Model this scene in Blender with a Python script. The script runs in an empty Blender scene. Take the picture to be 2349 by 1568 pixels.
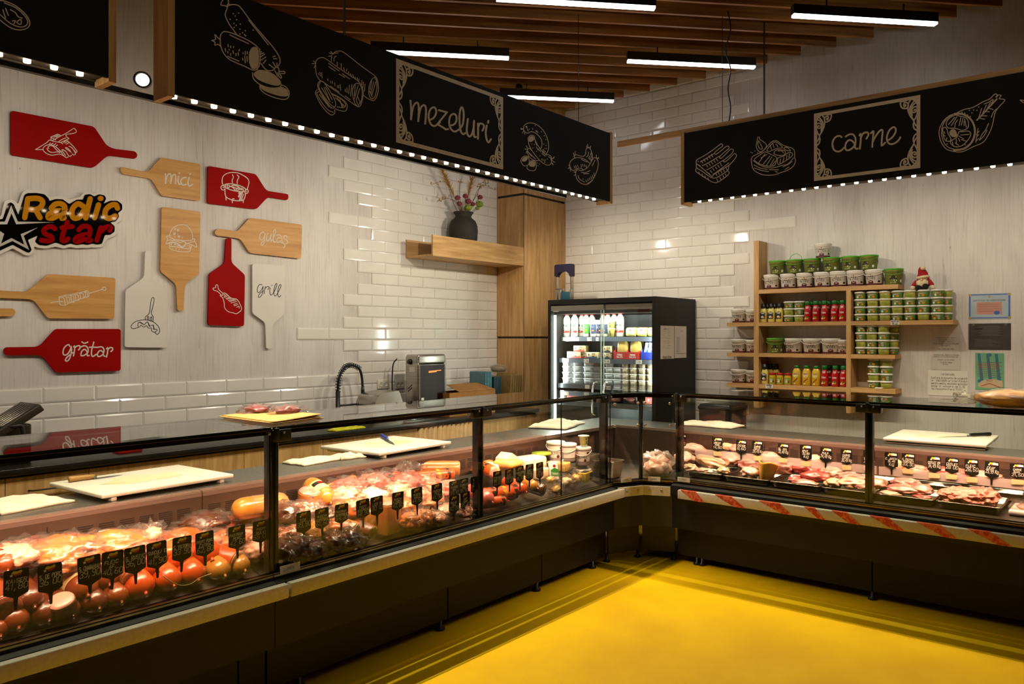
import bpy, bmesh, math, random
from mathutils import Vector, Matrix, Euler
from mathutils.geometry import tessellate_polygon
R = math.radians
sc = bpy.context.scene
COL = sc.collection
# ------------------------------------------------------------------ camera, world, exposure
CX, FPX, YAW, HY = 1315.0, 1767.7, R(37.29), 773.0
CAM = Vector((5.65, -6.77, 1.62))
cd = bpy.data.cameras.new('camera'); cam = bpy.data.objects.new('camera', cd); COL.objects.link(cam)
cam.location = CAM; cam.rotation_euler = (R(90), 0, YAW)
cd.sensor_fit = 'HORIZONTAL'; cd.sensor_width = 36.0; cd.lens = FPX / 2349 * 36.0
cd.shift_x = -(CX - 1174.5) / 2349; cd.shift_y = -(784 - HY) / 2349
cd.clip_start = 0.05; cd.clip_end = 60
sc.camera = cam
sc.view_settings.view_transform = 'Standard'; sc.view_settings.look = 'None'
sc.view_settings.gamma = 1.0; sc.view_settings.use_curve_mapping = False
sc.view_settings.exposure = 0.0
sc.cycles.use_denoising = True
sc.cycles.max_bounces = 10; sc.cycles.transparent_max_bounces = 24; sc.cycles.sample_clamp_indirect = 4.0
sc.cycles.caustics_reflective = False; sc.cycles.caustics_refractive = False
wd = bpy.data.worlds.new('world'); sc.world = wd; wd.use_nodes = True
wd.node_tree.nodes['Background'].inputs[0].default_value = (1.0, 0.72, 0.45, 1)
wd.node_tree.nodes['Background'].inputs[1].default_value = 0.02
CASE_COL = (1.0, 0.56, 0.36)      # pinkish meat lamps in the cases
WARM = (1.0, 0.83, 0.61)
WASH = (1.0, 0.90, 0.74)
BULB_W, CASE_W, FRIDGE_W, LAMP_E, SPOT_W = 1.45, 12.0, 18.0, 11.0, 52.0

def area(name, loc, rot, sx, sy, w, col=WARM, spread=180):
    l = bpy.data.lights.new(name, 'AREA'); l.shape = 'RECTANGLE'; l.size = sx; l.size_y = sy; l.energy = w; l.color = col
    l.spread = R(spread)
    o = bpy.data.objects.new(name, l); COL.objects.link(o); o.location = loc; o.rotation_euler = rot
    return o
def point(name, loc, w, col=WARM, rad=.012):
    l = bpy.data.lights.new(name, 'POINT'); l.energy = w; l.color = col; l.shadow_soft_size = rad
    o = bpy.data.objects.new(name, l); COL.objects.link(o); o.location = loc
    return o
def spot(name, loc, aim, w, ang, col=WARM, rad=.03, blend=.6):
    l = bpy.data.lights.new(name, 'SPOT'); l.energy = w; l.color = col; l.shadow_soft_size = rad; l.spot_size = R(ang); l.spot_blend = blend
    o = bpy.data.objects.new(name, l); COL.objects.link(o); o.location = loc
    o.rotation_euler = (Vector(aim) - Vector(loc)).to_track_quat('-Z', 'Y').to_euler()
    return o
# ------------------------------------------------------------------ pixel -> point on a real plane
_s, _c = math.sin(YAW), math.cos(YAW)
def ray(X, Y):
    a = (X - CX) / FPX; b = -(Y - HY) / FPX
    return Vector((-_s + a * _c, _c + a * _s, b))
def at_x(X, Y, x): r = ray(X, Y); return CAM + r * ((x - CAM.x) / r.x)
def at_y(X, Y, y): r = ray(X, Y); return CAM + r * ((y - CAM.y) / r.y)
def at_z(X, Y, z): r = ray(X, Y); return CAM + r * ((z - CAM.z) / r.z)
def px(p):
    d = Vector(p) - CAM; w = -_s * d.x + _c * d.y
    return CX + FPX * (_c * d.x + _s * d.y) / w, HY - FPX * d.z / w
def depth(p): d = Vector(p) - CAM; return -_s * d.x + _c * d.y
# ------------------------------------------------------------------ materials
def L(h):
    h = h.lstrip('#'); v = [int(h[i:i + 2], 16) / 255 for i in (0, 2, 4)]
    return tuple(c / 12.92 if c <= .04045 else ((c + .055) / 1.055) ** 2.4 for c in v)
MATS = {}
def nt(name):
    m = bpy.data.materials.new(name); m.use_nodes = True; n = m.node_tree.nodes; return m, n, m.node_tree.links, n['Principled BSDF']
def mat(name, c1, rough=.5, metal=0, c2=None, scale=6, stretch=(1, 1, 1), bump=0, coat=0, lo=.35, hi=.65, detail=4, spec=.5, sss=0, emit=0, world=True, bscale=None, rvar=0):
    """one procedural material: two colours mixed by noise, with optional bump"""
    if name in MATS: return MATS[name]
    m, n, l, b = nt(name)
    c1 = L(c1) if isinstance(c1, str) else c1
    c2 = (L(c2) if isinstance(c2, str) else c2) if c2 else tuple(x * .93 for x in c1)
    tc = n.new('ShaderNodeTexCoord'); mp = n.new('ShaderNodeMapping'); mp.inputs['Scale'].default_value = stretch
    if world:
        g = n.new('ShaderNodeNewGeometry'); l.new(g.outputs['Position'], mp.inputs['Vector'])
    else: l.new(tc.outputs['Object'], mp.inputs['Vector'])
    nz = n.new('ShaderNodeTexNoise'); nz.inputs['Scale'].default_value = scale; nz.inputs['Detail'].default_value = detail
    l.new(mp.outputs['Vector'], nz.inputs['Vector'])
    rp = n.new('ShaderNodeValToRGB'); rp.color_ramp.elements[0].position = lo; rp.color_ramp.elements[1].position = hi
    rp.color_ramp.elements[0].color = (*c1, 1); rp.color_ramp.elements[1].color = (*c2, 1)
    l.new(nz.outputs['Fac'], rp.inputs['Fac']); l.new(rp.outputs['Color'], b.inputs['Base Color'])
    b.inputs['Roughness'].default_value = rough; b.inputs['Metallic'].default_value = metal
    b.inputs['Coat Weight'].default_value = coat; b.inputs['Coat Roughness'].default_value = .08
    b.inputs['Specular IOR Level'].default_value = spec
    if sss: b.inputs['Subsurface Weight'].default_value = sss; b.inputs['Subsurface Radius'].default_value = (.02, .008, .005); b.inputs['Subsurface Scale'].default_value = .5
    if rvar:
        mr = n.new('ShaderNodeMapRange'); mr.inputs['To Min'].default_value = rough - rvar; mr.inputs['To Max'].default_value = rough + rvar
        l.new(nz.outputs['Fac'], mr.inputs['Value']); l.new(mr.outputs['Result'], b.inputs['Roughness'])
    if bump:
        bn = n.new('ShaderNodeBump'); bn.inputs['Strength'].default_value = bump; bn.inputs['Distance'].default_value = .01
        src = nz
        if bscale:
            src = n.new('ShaderNodeTexNoise'); src.inputs['Scale'].default_value = bscale; l.new(mp.outputs['Vector'], src.inputs['Vector'])
        l.new(src.outputs['Fac'], bn.inputs['Height']); l.new(bn.outputs['Normal'], b.inputs['Normal'])
    if emit:
        b.inputs['Emission Color'].default_value = (*c1, 1); b.inputs['Emission Strength'].default_value = emit
    MATS[name] = m; return m
def emis(name, c, s):
    if name in MATS: return MATS[name]
    m = bpy.data.materials.new(name); m.use_nodes = True; n = m.node_tree.nodes; n.clear()
    e = n.new('ShaderNodeEmission'); o = n.new('ShaderNodeOutputMaterial'); e.inputs[0].default_value = (*c, 1); e.inputs[1].default_value = s
    m.node_tree.links.new(e.outputs[0], o.inputs[0]); MATS[name] = m; return m
def glass(name, tint=(1, 1, 1), ior=1.45, rough=0.0, haze=0.0, hcol=(.9, .9, .9), gain=1.0):
    """thin pane: transparent + fresnel reflection, a little haze for plastic film and acrylic"""
    if name in MATS: return MATS[name]
    m = bpy.data.materials.new(name); m.use_nodes = True; n = m.node_tree.nodes; l = m.node_tree.links; n.clear()
    o = n.new('ShaderNodeOutputMaterial'); t = n.new('ShaderNodeBsdfTransparent'); t.inputs[0].default_value = (*tint, 1)
    g = n.new('ShaderNodeBsdfGlossy'); g.inputs['Roughness'].default_value = rough
    lw = n.new('ShaderNodeLayerWeight'); lw.inputs['Blend'].default_value = .5; f0 = ((ior - 1) / (ior + 1)) ** 2
    pw = n.new('ShaderNodeMath'); pw.operation = 'POWER'; pw.inputs[1].default_value = 5
    mx = n.new('ShaderNodeMixShader'); ml = n.new('ShaderNodeMath'); ml.operation = 'MULTIPLY_ADD'; ml.inputs[1].default_value = (1 - f0) * gain; ml.inputs[2].default_value = f0 * gain; ml.use_clamp = True
    l.new(lw.outputs['Facing'], pw.inputs[0]); l.new(pw.outputs[0], ml.inputs[0]); l.new(ml.outputs[0], mx.inputs[0]); l.new(g.outputs[0], mx.inputs[2])
    base = t.outputs[0]
    if haze:
        d = n.new('ShaderNodeBsdfDiffuse'); d.inputs[0].default_value = (*hcol, 1); m2 = n.new('ShaderNodeMixShader'); m2.inputs[0].default_value = haze
        l.new(t.outputs[0], m2.inputs[1]); l.new(d.outputs[0], m2.inputs[2]); base = m2.outputs[0]
    l.new(base, mx.inputs[1]); l.new(mx.outputs[0], o.inputs[0]); MATS[name] = m; return m
def oak(name, axis, c=('#b98a4c', '#a3733a', '#c99b5c'), rough=.55):
    """wood laminate with the grain running along an axis"""
    if name in MATS: return MATS[name]
    m, n, l, b = nt(name)
    g = n.new('ShaderNodeNewGeometry'); mp = n.new('ShaderNodeMapping'); l.new(g.outputs['Position'], mp.inputs['Vector'])
    mp.inputs['Scale'].default_value = [2.2 if a == axis else 26 for a in 'xyz']
    n1 = n.new('ShaderNodeTexNoise'); n1.inputs['Scale'].default_value = 1.0; n1.inputs['Detail'].default_value = 7; n1.inputs['Roughness'].default_value = .62; n1.inputs['Distortion'].default_value = .5
    l.new(mp.outputs[0], n1.inputs['Vector'])
    r = n.new('ShaderNodeValToRGB'); e = r.color_ramp.elements; e[0].position = .33; e[1].position = .68
    e[0].color = (*L(c[1]), 1); e[1].color = (*L(c[2]), 1); k = e.new(.5); k.color = (*L(c[0]), 1)
    l.new(n1.outputs['Fac'], r.inputs['Fac']); l.new(r.outputs[0], b.inputs['Base Color'])
    b.inputs['Roughness'].default_value = rough
    bn = n.new('ShaderNodeBump'); bn.inputs['Strength'].default_value = .12; bn.inputs['Distance'].default_value = .004
    l.new(n1.outputs['Fac'], bn.inputs['Height']); l.new(bn.outputs[0], b.inputs['Normal'])
    MATS[name] = m; return m
def plank_white(name, axis):
    """whitewashed old planks: pale boards, dark vertical checks and worn streaks; axis = across the boards"""
    if name in MATS: return MATS[name]
    m, n, l, b = nt(name)
    g = n.new('ShaderNodeNewGeometry')
    def noise(sc3, scale, det=6, dist=0., rough=.6):
        mp = n.new('ShaderNodeMapping'); mp.inputs['Scale'].default_value = sc3; l.new(g.outputs['Position'], mp.inputs['Vector'])
        t = n.new('ShaderNodeTexNoise'); t.inputs['Scale'].default_value = scale; t.inputs['Detail'].default_value = det; t.inputs['Distortion'].default_value = dist; t.inputs['Roughness'].default_value = rough
        l.new(mp.outputs[0], t.inputs['Vector']); return t.outputs['Fac']
    def ramp(src, p0, c0, p1, c1):
        r = n.new('ShaderNodeValToRGB'); e = r.color_ramp.elements; e[0].position = p0; e[0].color = (*c0, 1); e[1].position = p1; e[1].color = (*c1, 1)
        l.new(src, r.inputs['Fac']); return r.outputs[0]
    def mul(a, c, f=1.0):
        x = n.new('ShaderNodeMix'); x.data_type = 'RGBA'; x.blend_type = 'MULTIPLY'; x.inputs['Factor'].default_value = f
        l.new(a, x.inputs['A']); l.new(c, x.inputs['B']); return x.outputs['Result']
    base = ramp(noise((1, 1, .35), 2.2), .3, L('#c4bbb1'), .7, L('#ddd6cd'))
    fine = ramp(noise((70, 70, 3), 1.0, 8, .4), .36, L('#b7aa9f'), .50, (1, 1, 1))
    mask = noise((1.3, 1.3, .5), 1.6, 3)
    crack = noise((80, 80, 4.5), .8, 5, 1.2, .7)
    mm = n.new('ShaderNodeMath'); mm.operation = 'MULTIPLY_ADD'; mm.inputs[1].default_value = .22; l.new(mask, mm.inputs[0]); l.new(crack, mm.inputs[2])
    ck = ramp(mm.outputs[0], .385, L('#6f5b52'), .415, (1, 1, 1))
    worn = ramp(noise((9, 9, .8), 1.0, 7, .6, .7), .27, L('#a08f80'), .37, (1, 1, 1))
    c = mul(mul(mul(base, fine, .22), ck, .8), worn, .6)
    l.new(c, b.inputs['Base Color']); b.inputs['Roughness'].default_value = .62
    bn = n.new('ShaderNodeBump'); bn.inputs['Strength'].default_value = .25; bn.inputs['Distance'].default_value = .003
    l.new(crack, bn.inputs['Height']); l.new(bn.outputs[0], b.inputs['Normal'])
    MATS[name] = m; return m
# ------------------------------------------------------------------ mesh builder
class MB:
    def __init__(s): s.v = []; s.f = []; s.m = []; s.mats = []; s.sm = []
    def mi(s, m):
        if m not in s.mats: s.mats.append(m)
        return s.mats.index(m)
    def add(s, vs, fs, m, smooth=False):
        o = len(s.v); s.v += [Vector(p) for p in vs]; k = s.mi(m)
        for f in fs: s.f.append([o + i for i in f]); s.m.append(k); s.sm.append(smooth)
        return s
    def box(s, x0, x1, y0, y1, z0, z1, m, M=None):
        x0, x1 = sorted((x0, x1)); y0, y1 = sorted((y0, y1)); z0, z1 = sorted((z0, z1))
        vs = [Vector((x, y, z)) for z in (z0, z1) for y in (y0, y1) for x in (x0, x1)]
        if M: vs = [M @ v for v in vs]
        return s.add(vs, [(0, 2, 3, 1), (4, 5, 7, 6), (0, 1, 5, 4), (2, 6, 7, 3), (0, 4, 6, 2), (1, 3, 7, 5)], m)
    def rbox(s, x0, x1, y0, y1, z0, z1, m, r=.004, seg=2, M=None, smooth=True):
        x0, x1 = sorted((x0, x1)); y0, y1 = sorted((y0, y1)); z0, z1 = sorted((z0, z1))
        bm = bmesh.new(); bmesh.ops.create_cube(bm, size=1)
        for v in bm.verts: v.co = Vector(((x0 + x1) / 2 + v.co.x * (x1 - x0), (y0 + y1) / 2 + v.co.y * (y1 - y0), (z0 + z1) / 2 + v.co.z * (z1 - z0)))
        r = min(r, .49 * min(x1 - x0, y1 - y0, z1 - z0))
        bmesh.ops.bevel(bm, geom=bm.edges[:], offset=r, segments=seg, affect='EDGES', profile=.5)
        return s.bm(bm, m, M, smooth)
    def bm(s, bm, m, M=None, smooth=True):
        bm.verts.index_update(); vs = [(M @ v.co) if M else v.co.copy() for v in bm.verts]
        fs = [[v.index for v in f.verts] for f in bm.faces]; bm.free(); return s.add(vs, fs, m, smooth)
    def prism(s, pts, d, m, smooth=False):
        """outline of 3D points (planar) pushed along vector d"""
        pts = [Vector(p) for p in pts]; d = Vector(d); n = len(pts)
        vs = pts + [p + d for p in pts]; tri = tessellate_polygon([pts])
        fs = [tuple(t) for t in tri] + [tuple(n + i for i in reversed(t)) for t in tri]
        fs += [(i, (i + 1) % n, n + (i + 1) % n, n + i) for i in range(n)]
        return s.add(vs, fs, m, smooth)
    def tube(s, pts, r, m, seg=8, cap=True, closed=False):
        pts = [Vector(p) for p in pts]; n = len(pts)
        rs = r if isinstance(r, (list, tuple)) else [r] * n
        T = []
        for i in range(n):
            a = pts[(i - 1) % n] if (closed or i > 0) else pts[i]; b = pts[(i + 1) % n] if (closed or i < n - 1) else pts[i]
            t = (b - a); T.append(t.normalized() if t.length > 1e-9 else Vector((0, 0, 1)))
        up = Vector((0, 0, 1)) if abs(T[0].z) < .9 else Vector((1, 0, 0))
        N = T[0].cross(up).normalized(); vs = []
        for i in range(n):
            N = (N - T[i] * N.dot(T[i])); N = N.normalized() if N.length > 1e-6 else T[i].orthogonal().normalized()
            B = T[i].cross(N)
            for k in range(seg):
                a = 2 * math.pi * k / seg; vs.append(pts[i] + (N * math.cos(a) + B * math.sin(a)) * rs[i])
        fs = []; m2 = n if closed else n - 1
        for i in range(m2):
            for k in range(seg):
                j = (i + 1) % n; fs.append((i * seg + k, i * seg + (k + 1) % seg, j * seg + (k + 1) % seg, j * seg + k))
        if cap and not closed: fs += [tuple(reversed(range(seg))), tuple(range((n - 1) * seg, n * seg))]
        return s.add(vs, fs, m, True)
    def lathe(s, prof, m, seg=20, M=None, smooth=True, sq=None, closed=False):
        """profile of (radius, z) turned about z; sq = superellipse exponent for rounded-square bodies (rx, ry factors too)"""
        vs = []; n = len(prof)
        for r, z in prof:
            for k in range(seg):
                a = 2 * math.pi * (k + .5) / seg; c, q = math.cos(a), math.sin(a)
                if sq:
                    e, fx, fy = sq; d = (abs(c) ** e + abs(q) ** e) ** (-1 / e); p = Vector((r * c * d * fx, r * q * d * fy, z))
                else: p = Vector((r * c, r * q, z))
                vs.append(M @ p if M else p)
        fs = [(i * seg + k, i * seg + (k + 1) % seg, (i + 1) * seg + (k + 1) % seg, (i + 1) * seg + k) for i in range(n - 1) for k in range(seg)]
        if prof[0][0] > 1e-4: fs.append(tuple(reversed(range(seg))))
        if prof[-1][0] > 1e-4: fs.append(tuple(range((n - 1) * seg, n * seg)))
        return s.add(vs, fs, m, smooth)
    def blob(s, c, rad, m, seed=0, amp=.12, freq=2.2, sub=3, M=None, flat=None):
        """an irregular rounded lump"""
        bm = bmesh.new(); bmesh.ops.create_icosphere(bm, subdivisions=sub, radius=1)
        from mathutils import noise as NS
        o = Vector((seed * 7.13, seed * 3.7, seed * 1.9))
        for v in bm.verts:
            k = 1 + amp * 2 * (NS.noise(v.co * freq + o)) + amp * .7 * NS.noise(v.co * freq * 2.7 + o)
            p = v.co * k
            p = Vector((p.x * rad[0], p.y * rad[1], p.z * rad[2]))
            if flat is not None and p.z < -flat * rad[2]: p.z = -flat * rad[2]
            v.co = p
        T = Matrix.Translation(Vector(c)) @ (M or Matrix.Identity(4))
        return s.bm(bm, m, T, True)
    # ---- flat art: 2D strokes and fills carried onto a surface by f(u, v, h) -> 3D
    def stroke(s, pts, w, f, m, h=.0006, cap=True):
        P = [Vector((p[0], p[1])) for p in pts]
        P = [p for i, p in enumerate(P) if i == 0 or (p - P[i - 1]).length > 1e-7]
        n = len(P)
        if n == 1: return s.disc(P[0], w / 2, f, m, h)
        closed = n > 3 and (P[0] - P[-1]).length < w * .3
        if closed: P = P[:-1]; n -= 1
        vs = []
        for i in range(n):
            a = P[i - 1] if (closed or i > 0) else None; b = P[(i + 1) % n] if (closed or i < n - 1) else None
            d1 = (P[i] - a).normalized() if a is not None else None; d2 = (b - P[i]).normalized() if b is not None else None
            if d1 is None: d1 = d2
            if d2 is None: d2 = d1
            t = d1 + d2; t = t.normalized() if t.length > 1e-3 else d1
            nn = Vector((-t.y, t.x)); c = max(.5, abs(nn.dot(Vector((-d1.y, d1.x)))))
            vs += [P[i] + nn * (w / 2 / c), P[i] - nn * (w / 2 / c)]
        q = [f(p.x, p.y, h) for p in vs]
        fs = [(2 * i, 2 * i + 1, 2 * ((i + 1) % n) + 1, 2 * ((i + 1) % n)) for i in range(n if closed else n - 1)]
        s.add(q, fs, m)
        if cap and not closed:
            for e, o in ((P[0], P[0] - P[1]), (P[-1], P[-1] - P[-2])):
                a0 = math.atan2(o.y, o.x); fan = [e + Vector((math.cos(a0 + R(t)), math.sin(a0 + R(t)))) * w / 2 for t in (-90, -54, -18, 18, 54, 90)]
                s.add([f(p.x, p.y, h) for p in fan], [tuple(range(6))], m)
        return s
    def disc(s, c, r, f, m, h=.0006, ry=None, seg=10, rot=0):
        ry = ry or r; q = []
        for k in range(seg):
            a = 2 * math.pi * k / seg; u, v = r * math.cos(a), ry * math.sin(a)
            q.append(f(c[0] + u * math.cos(rot) - v * math.sin(rot), c[1] + u * math.sin(rot) + v * math.cos(rot), h))
        return s.add(q, [tuple(range(seg))], m)
    def fill(s, pts, f, m, h=.0006):
        P = [Vector((p[0], p[1], 0)) for p in pts]; tri = tessellate_polygon([P])
        return s.add([f(p.x, p.y, h) for p in P], [tuple(t) for t in tri], m)
    def grid(s, u0, u1, v0, v1, nu, nv, f, m, h=.0006):
        vs = [f(u0 + (u1 - u0) * i / nu, v0 + (v1 - v0) * j / nv, h) for j in range(nv + 1) for i in range(nu + 1)]
        fs = [(j * (nu + 1) + i, j * (nu + 1) + i + 1, (j + 1) * (nu + 1) + i + 1, (j + 1) * (nu + 1) + i) for j in range(nv) for i in range(nu)]
        return s.add(vs, fs, m, True)
def spline(pts, n=4):
    """Catmull-Rom through points"""
    P = [Vector(p) for p in pts]
    if len(P) < 3: return P
    closed = (P[0] - P[-1]).length < 1e-6; out = []
    for i in range(len(P) - 1):
        p1, p2 = P[i], P[i + 1]
        p0 = P[i - 1] if i > 0 else (P[-2] if closed else p1 * 2 - p2)
        p3 = P[i + 2] if i + 2 < len(P) else (P[1] if closed else p2 * 2 - p1)
        for k in range(n):
            t = k / n
            out.append(.5 * ((2 * p1) + (p2 - p0) * t + (2 * p0 - 5 * p1 + 4 * p2 - p3) * t * t + (3 * p1 - p0 - 3 * p2 + p3) * t ** 3))
    out.append(P[-1]); return out
def rounded(pts, n=4):
    """outline with corners rounded: points (x, y, r)"""
    out = []; N = len(pts)
    for i in range(N):
        p = Vector(pts[i][:2]); r = pts[i][2] if len(pts[i]) > 2 else 0
        a = Vector(pts[i - 1][:2]); b = Vector(pts[(i + 1) % N][:2])
        if r <= 0: out.append(p); continue
        d1 = (a - p); d2 = (b - p); k = min(r, d1.length * .49, d2.length * .49)
        s0 = p + d1.normalized() * k; s1 = p + d2.normalized() * k
        for j in range(n + 1):
            t = j / n; out.append(s0 * (1 - t) ** 2 + p * 2 * t * (1 - t) + s1 * t * t)
    return out
# ------------------------------------------------------------------ scene objects
def obj(name, mb, parent=None, loc=None, label=None):
    """link a builder as ONE mesh object; vertices are given in world space unless the parent sits elsewhere"""
    me = bpy.data.meshes.new(name)
    off = Vector((0, 0, 0))
    p = parent
    while p is not None: off += p.location; p = p.parent
    if parent is None and loc is not None: off = Vector(loc)
    me.from_pydata([tuple(v - off) for v in mb.v], [], mb.f)
    for m in mb.mats: me.materials.append(m)
    me.polygons.foreach_set('material_index', mb.m); me.polygons.foreach_set('use_smooth', mb.sm)
    me.update(); me.validate()
    o = bpy.data.objects.new(name, me); COL.objects.link(o)
    if parent is not None: o.parent = parent
    elif loc is not None: o.location = loc
    if label: o['label'] = label
    return o
def tag(o, label=None, cat=None, group=None, kind=None):
    if label: o['label'] = label
    if cat: o['category'] = cat
    if group: o['group'] = group
    if kind: o['kind'] = kind
    return o
def thing(name, label, cat, loc=(0, 0, 0), group=None):
    o = bpy.data.objects.new(name, None); COL.objects.link(o); o.location = loc; o.empty_display_size = .05
    return tag(o, label, cat, group)
def solo(name, mb, label, cat, group=None, loc=None, kind=None):
    if loc is None and mb.v:
        xs = [v.x for v in mb.v]; ys = [v.y for v in mb.v]; loc = ((min(xs) + max(xs)) / 2, (min(ys) + max(ys)) / 2, min(v.z for v in mb.v))
    o = obj(name, mb, None, loc); return tag(o, label, cat, group, kind)
def struct(name, mb, parent=None):
    o = obj(name, mb, parent); o['kind'] = 'structure'; return o
def kids(o): return list(o.children)
def dup(root, loc, rotz=0, label=None, group=None, scale=None, name=None, rot=None):
    r = root.copy(); COL.objects.link(r); r.location = loc; r.rotation_euler = rot or (0, 0, rotz)
    if name: r.name = name
    if scale: r.scale = (scale,) * 3 if not isinstance(scale, (tuple, list)) else scale
    if label: r['label'] = label
    if group: r['group'] = group
    for ch in kids(root):
        c = ch.copy(); COL.objects.link(c); c.parent = r
        for g in kids(ch):
            d = g.copy(); COL.objects.link(d); d.parent = c
    return r
def drop(root):
    """remove a prototype that was only copied"""
    for ch in kids(root):
        for g in kids(ch): bpy.data.objects.remove(g)
        bpy.data.objects.remove(ch)
    bpy.data.objects.remove(root)
ORD = ['first', 'second', 'third', 'fourth', 'fifth', 'sixth', 'seventh', 'eighth', 'ninth', 'tenth', 'eleventh', 'twelfth', 'thirteenth', 'fourteenth', 'fifteenth', 'sixteenth', 'seventeenth', 'eighteenth', 'nineteenth', 'twentieth']
def nth(i, n):
    """'leftmost', 'second from the left' ..."""
    if n == 1: return 'only one'
    if i == 0: return 'leftmost'
    if i == n - 1: return 'rightmost'
    if n > 6 and i > n // 2: return ORD[n - 1 - i] + ' from the right'
    return ORD[i] + ' from the left'
# ------------------------------------------------------------------ single-stroke lettering on a 4 x 6 grid
FONT = {'A': '00 26 40|12 32', 'B': '00 06 36 45 44 33 03|33 42 41 30 00', 'C': '45 36 16 05 01 10 30 41', 'D': '00 06 26 44 42 20 00', 'E': '40 00 06 46|03 33', 'F': '00 06 46|03 33',
 'G': '45 36 16 05 01 10 30 41 43 23', 'H': '00 06|40 46|03 43', 'I': '20 26', 'J': '46 41 30 10 01', 'K': '00 06|46 02|13 40', 'L': '06 00 40', 'M': '00 06 23 46 40', 'N': '00 06 40 46',
 'O': '16 05 01 10 30 41 45 36 16', 'P': '00 06 36 45 44 33 03', 'Q': '16 05 01 10 30 41 45 36 16|22 50', 'R': '00 06 36 45 44 33 03|23 40', 'S': '45 36 16 05 04 13 33 42 41 30 10 01', 'T': '06 46|26 20',
 'U': '06 01 10 30 41 46', 'V': '06 20 46', 'W': '06 10 24 30 46', 'X': '00 46|06 40', 'Y': '06 23 46|23 20', 'Z': '06 46 00 40', '0': '16 05 01 10 30 41 45 36 16', '1': '14 26 20', '2': '05 16 36 45 44 00 40',
 '3': '05 16 36 45 44 33 13|33 42 41 30 10 01', '4': '30 36 02 42', '5': '46 06 03 33 42 41 30 10 01', '6': '46 16 03 01 10 30 41 42 33 03', '7': '06 46 10', '8': '13 04 05 16 36 45 44 33 13 02 01 10 30 41 42 33',
 '9': '00 30 43 45 36 16 05 04 13 43', '.': '10 11', ',': '11 0-', '-': '13 33', '/': '00 46', ':': '11|14', '!': '26 22|20', '(': '36 14 12 30', ')': '16 34 32 10', '%': '00 46', '*': '03 43|25 21',
 'a': '44 14 03 01 10 30 42|44 40', 'c': '43 34 14 03 01 10 30 41', 'e': '02 42 43 34 14 03 01 10 40', 'k': '06 00|34 02 40', 'g': '44 14 03 01 10 41|44 4- 1-', 'i': '20 24|26', 'l': '26 20', 'n': '00 04|03 14 34 43 40',
 'o': '14 03 01 10 30 41 43 34 14', 'r': '00 04|02 14 34', 's': '43 34 14 03 32 41 30 10', 't': '26 20 40|04 44', 'u': '04 01 10 30 41|44 40', 'd': '46 40|43 34 14 03 01 10 30 41', 'm': '00 04|03 14 23 20|23 34 43 40', 'p': '0- 04 34 43 41 30 00', 'v': '04 20 44', 'ă': '44 14 03 01 10 30 42|44 40|06 25 46', 'ț': '26 20 40|04 44|2-', 'b': '06 00 30 41 43 34 04'}
def text(mb, s, u, v, h, w, f, m, wid=None, lift=.0008, slant=0., jit=0, align='l', asp=.62, vdir=1):
    """write s from (u, v); h cap height, w stroke width; vdir -1 when v grows downwards"""
    cw = h * asp; gap = cw * .38; tot = 0
    for ch in s: tot += (cw * .6 if ch in ' .,:il1I' else cw) + gap
    tot -= gap
    k = 1 if not wid or tot <= wid else wid / tot
    u0 = u - (tot * k / 2 if align == 'c' else 0); rr = random.Random(s)
    for ch in s:
        narrow = ch in ' .,:il1I'
        g = FONT.get(ch) or FONT.get(ch.upper())
        if g:
            for st in g.split('|'):
                pts = []
                for p in st.split():
                    x = int(p[0]) / 4; y = (-1.4 if p[1] == '-' else int(p[1])) / 6
                    if narrow: x = x * .6 if ch not in 'ilI1' else x - .2
                    pts.append((u0 + (x * cw + slant * y * h + jit * rr.uniform(-1, 1) * h) * k, v + vdir * (y * h + jit * rr.uniform(-1, 1) * h)))
                mb.stroke(pts, w, f, m, lift)
        u0 += ((cw * .6 if narrow else cw) + gap) * k
    return tot * k
def art(mb, ox, oy, k, data, w, f, m, h=.0006, smooth=3):
    """traced drawing: strokes 'x,y x,y; ...' in crop coordinates, k = crop scale; '!' = straight, '#' = filled, '*' = dots, '@n ' = own width"""
    for st in data.split(';'):
        st = st.strip()
        if not st: continue
        ww = w
        if st[0] == '@': a, st = st.split(' ', 1); ww = float(a[1:]) * k
        fl = st[0] if st[0] in '!#*' else ''
        pts = [tuple(float(q) for q in p.split(',')) for p in st.lstrip('!#*').split()]
        P = [(ox + p[0] * k, oy + p[1] * k) for p in pts]
        if fl == '*':
            for p in P: mb.disc(p, ww * .75, f, m, h, seg=7)
        elif fl == '#': mb.fill(spline(P + [P[0]], smooth)[:-1], f, m, h)
        else: mb.stroke(P if fl == '!' else spline(P, smooth), ww, f, m, h)
        h += .00002
    return mb
# ================================================================== the setting
M_floor = mat('yellow_floor', '#e6ba02', .45, c2='#d8aa04', scale=2.2, bump=.03, bscale=160, spec=.2)
M_ceil = mat('black_ceiling', '#0c0a09', .9)
M_tile = mat('white_tile_glaze', '#ddd6ca', .10, c2='#e4ddd2', scale=3, spec=.5, bump=.015, bscale=9)
M_grout = mat('pale_grout', '#cfc6b8', .8)
M_wallL = plank_white('whitewashed_planks', 'y')
M_plain = mat('dim_hall_wall', '#8d7c68', .85, c2='#7d6d5b', scale=.8)
M_oakz = oak('oak_upright', 'z', ('#b98f58', '#a37a45', '#c9a26b')); M_oaky = oak('oak_along_y', 'y', ('#b98f58', '#a37a45', '#c9a26b')); M_oakx = oak('oak_along_x', 'x', ('#b98f58', '#a37a45', '#c9a26b'))
M_slat = oak('dark_oak_slat', 'none', ('#8a5a24', '#7a4c1c', '#9a682c'), .6)
M_black = mat('matt_black_board', '#0d0c0b', .75, c2='#11100f', scale=3, spec=.25)
M_blk = mat('black_plastic', '#0b0a09', .38, c2='#131110', scale=8)
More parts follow.
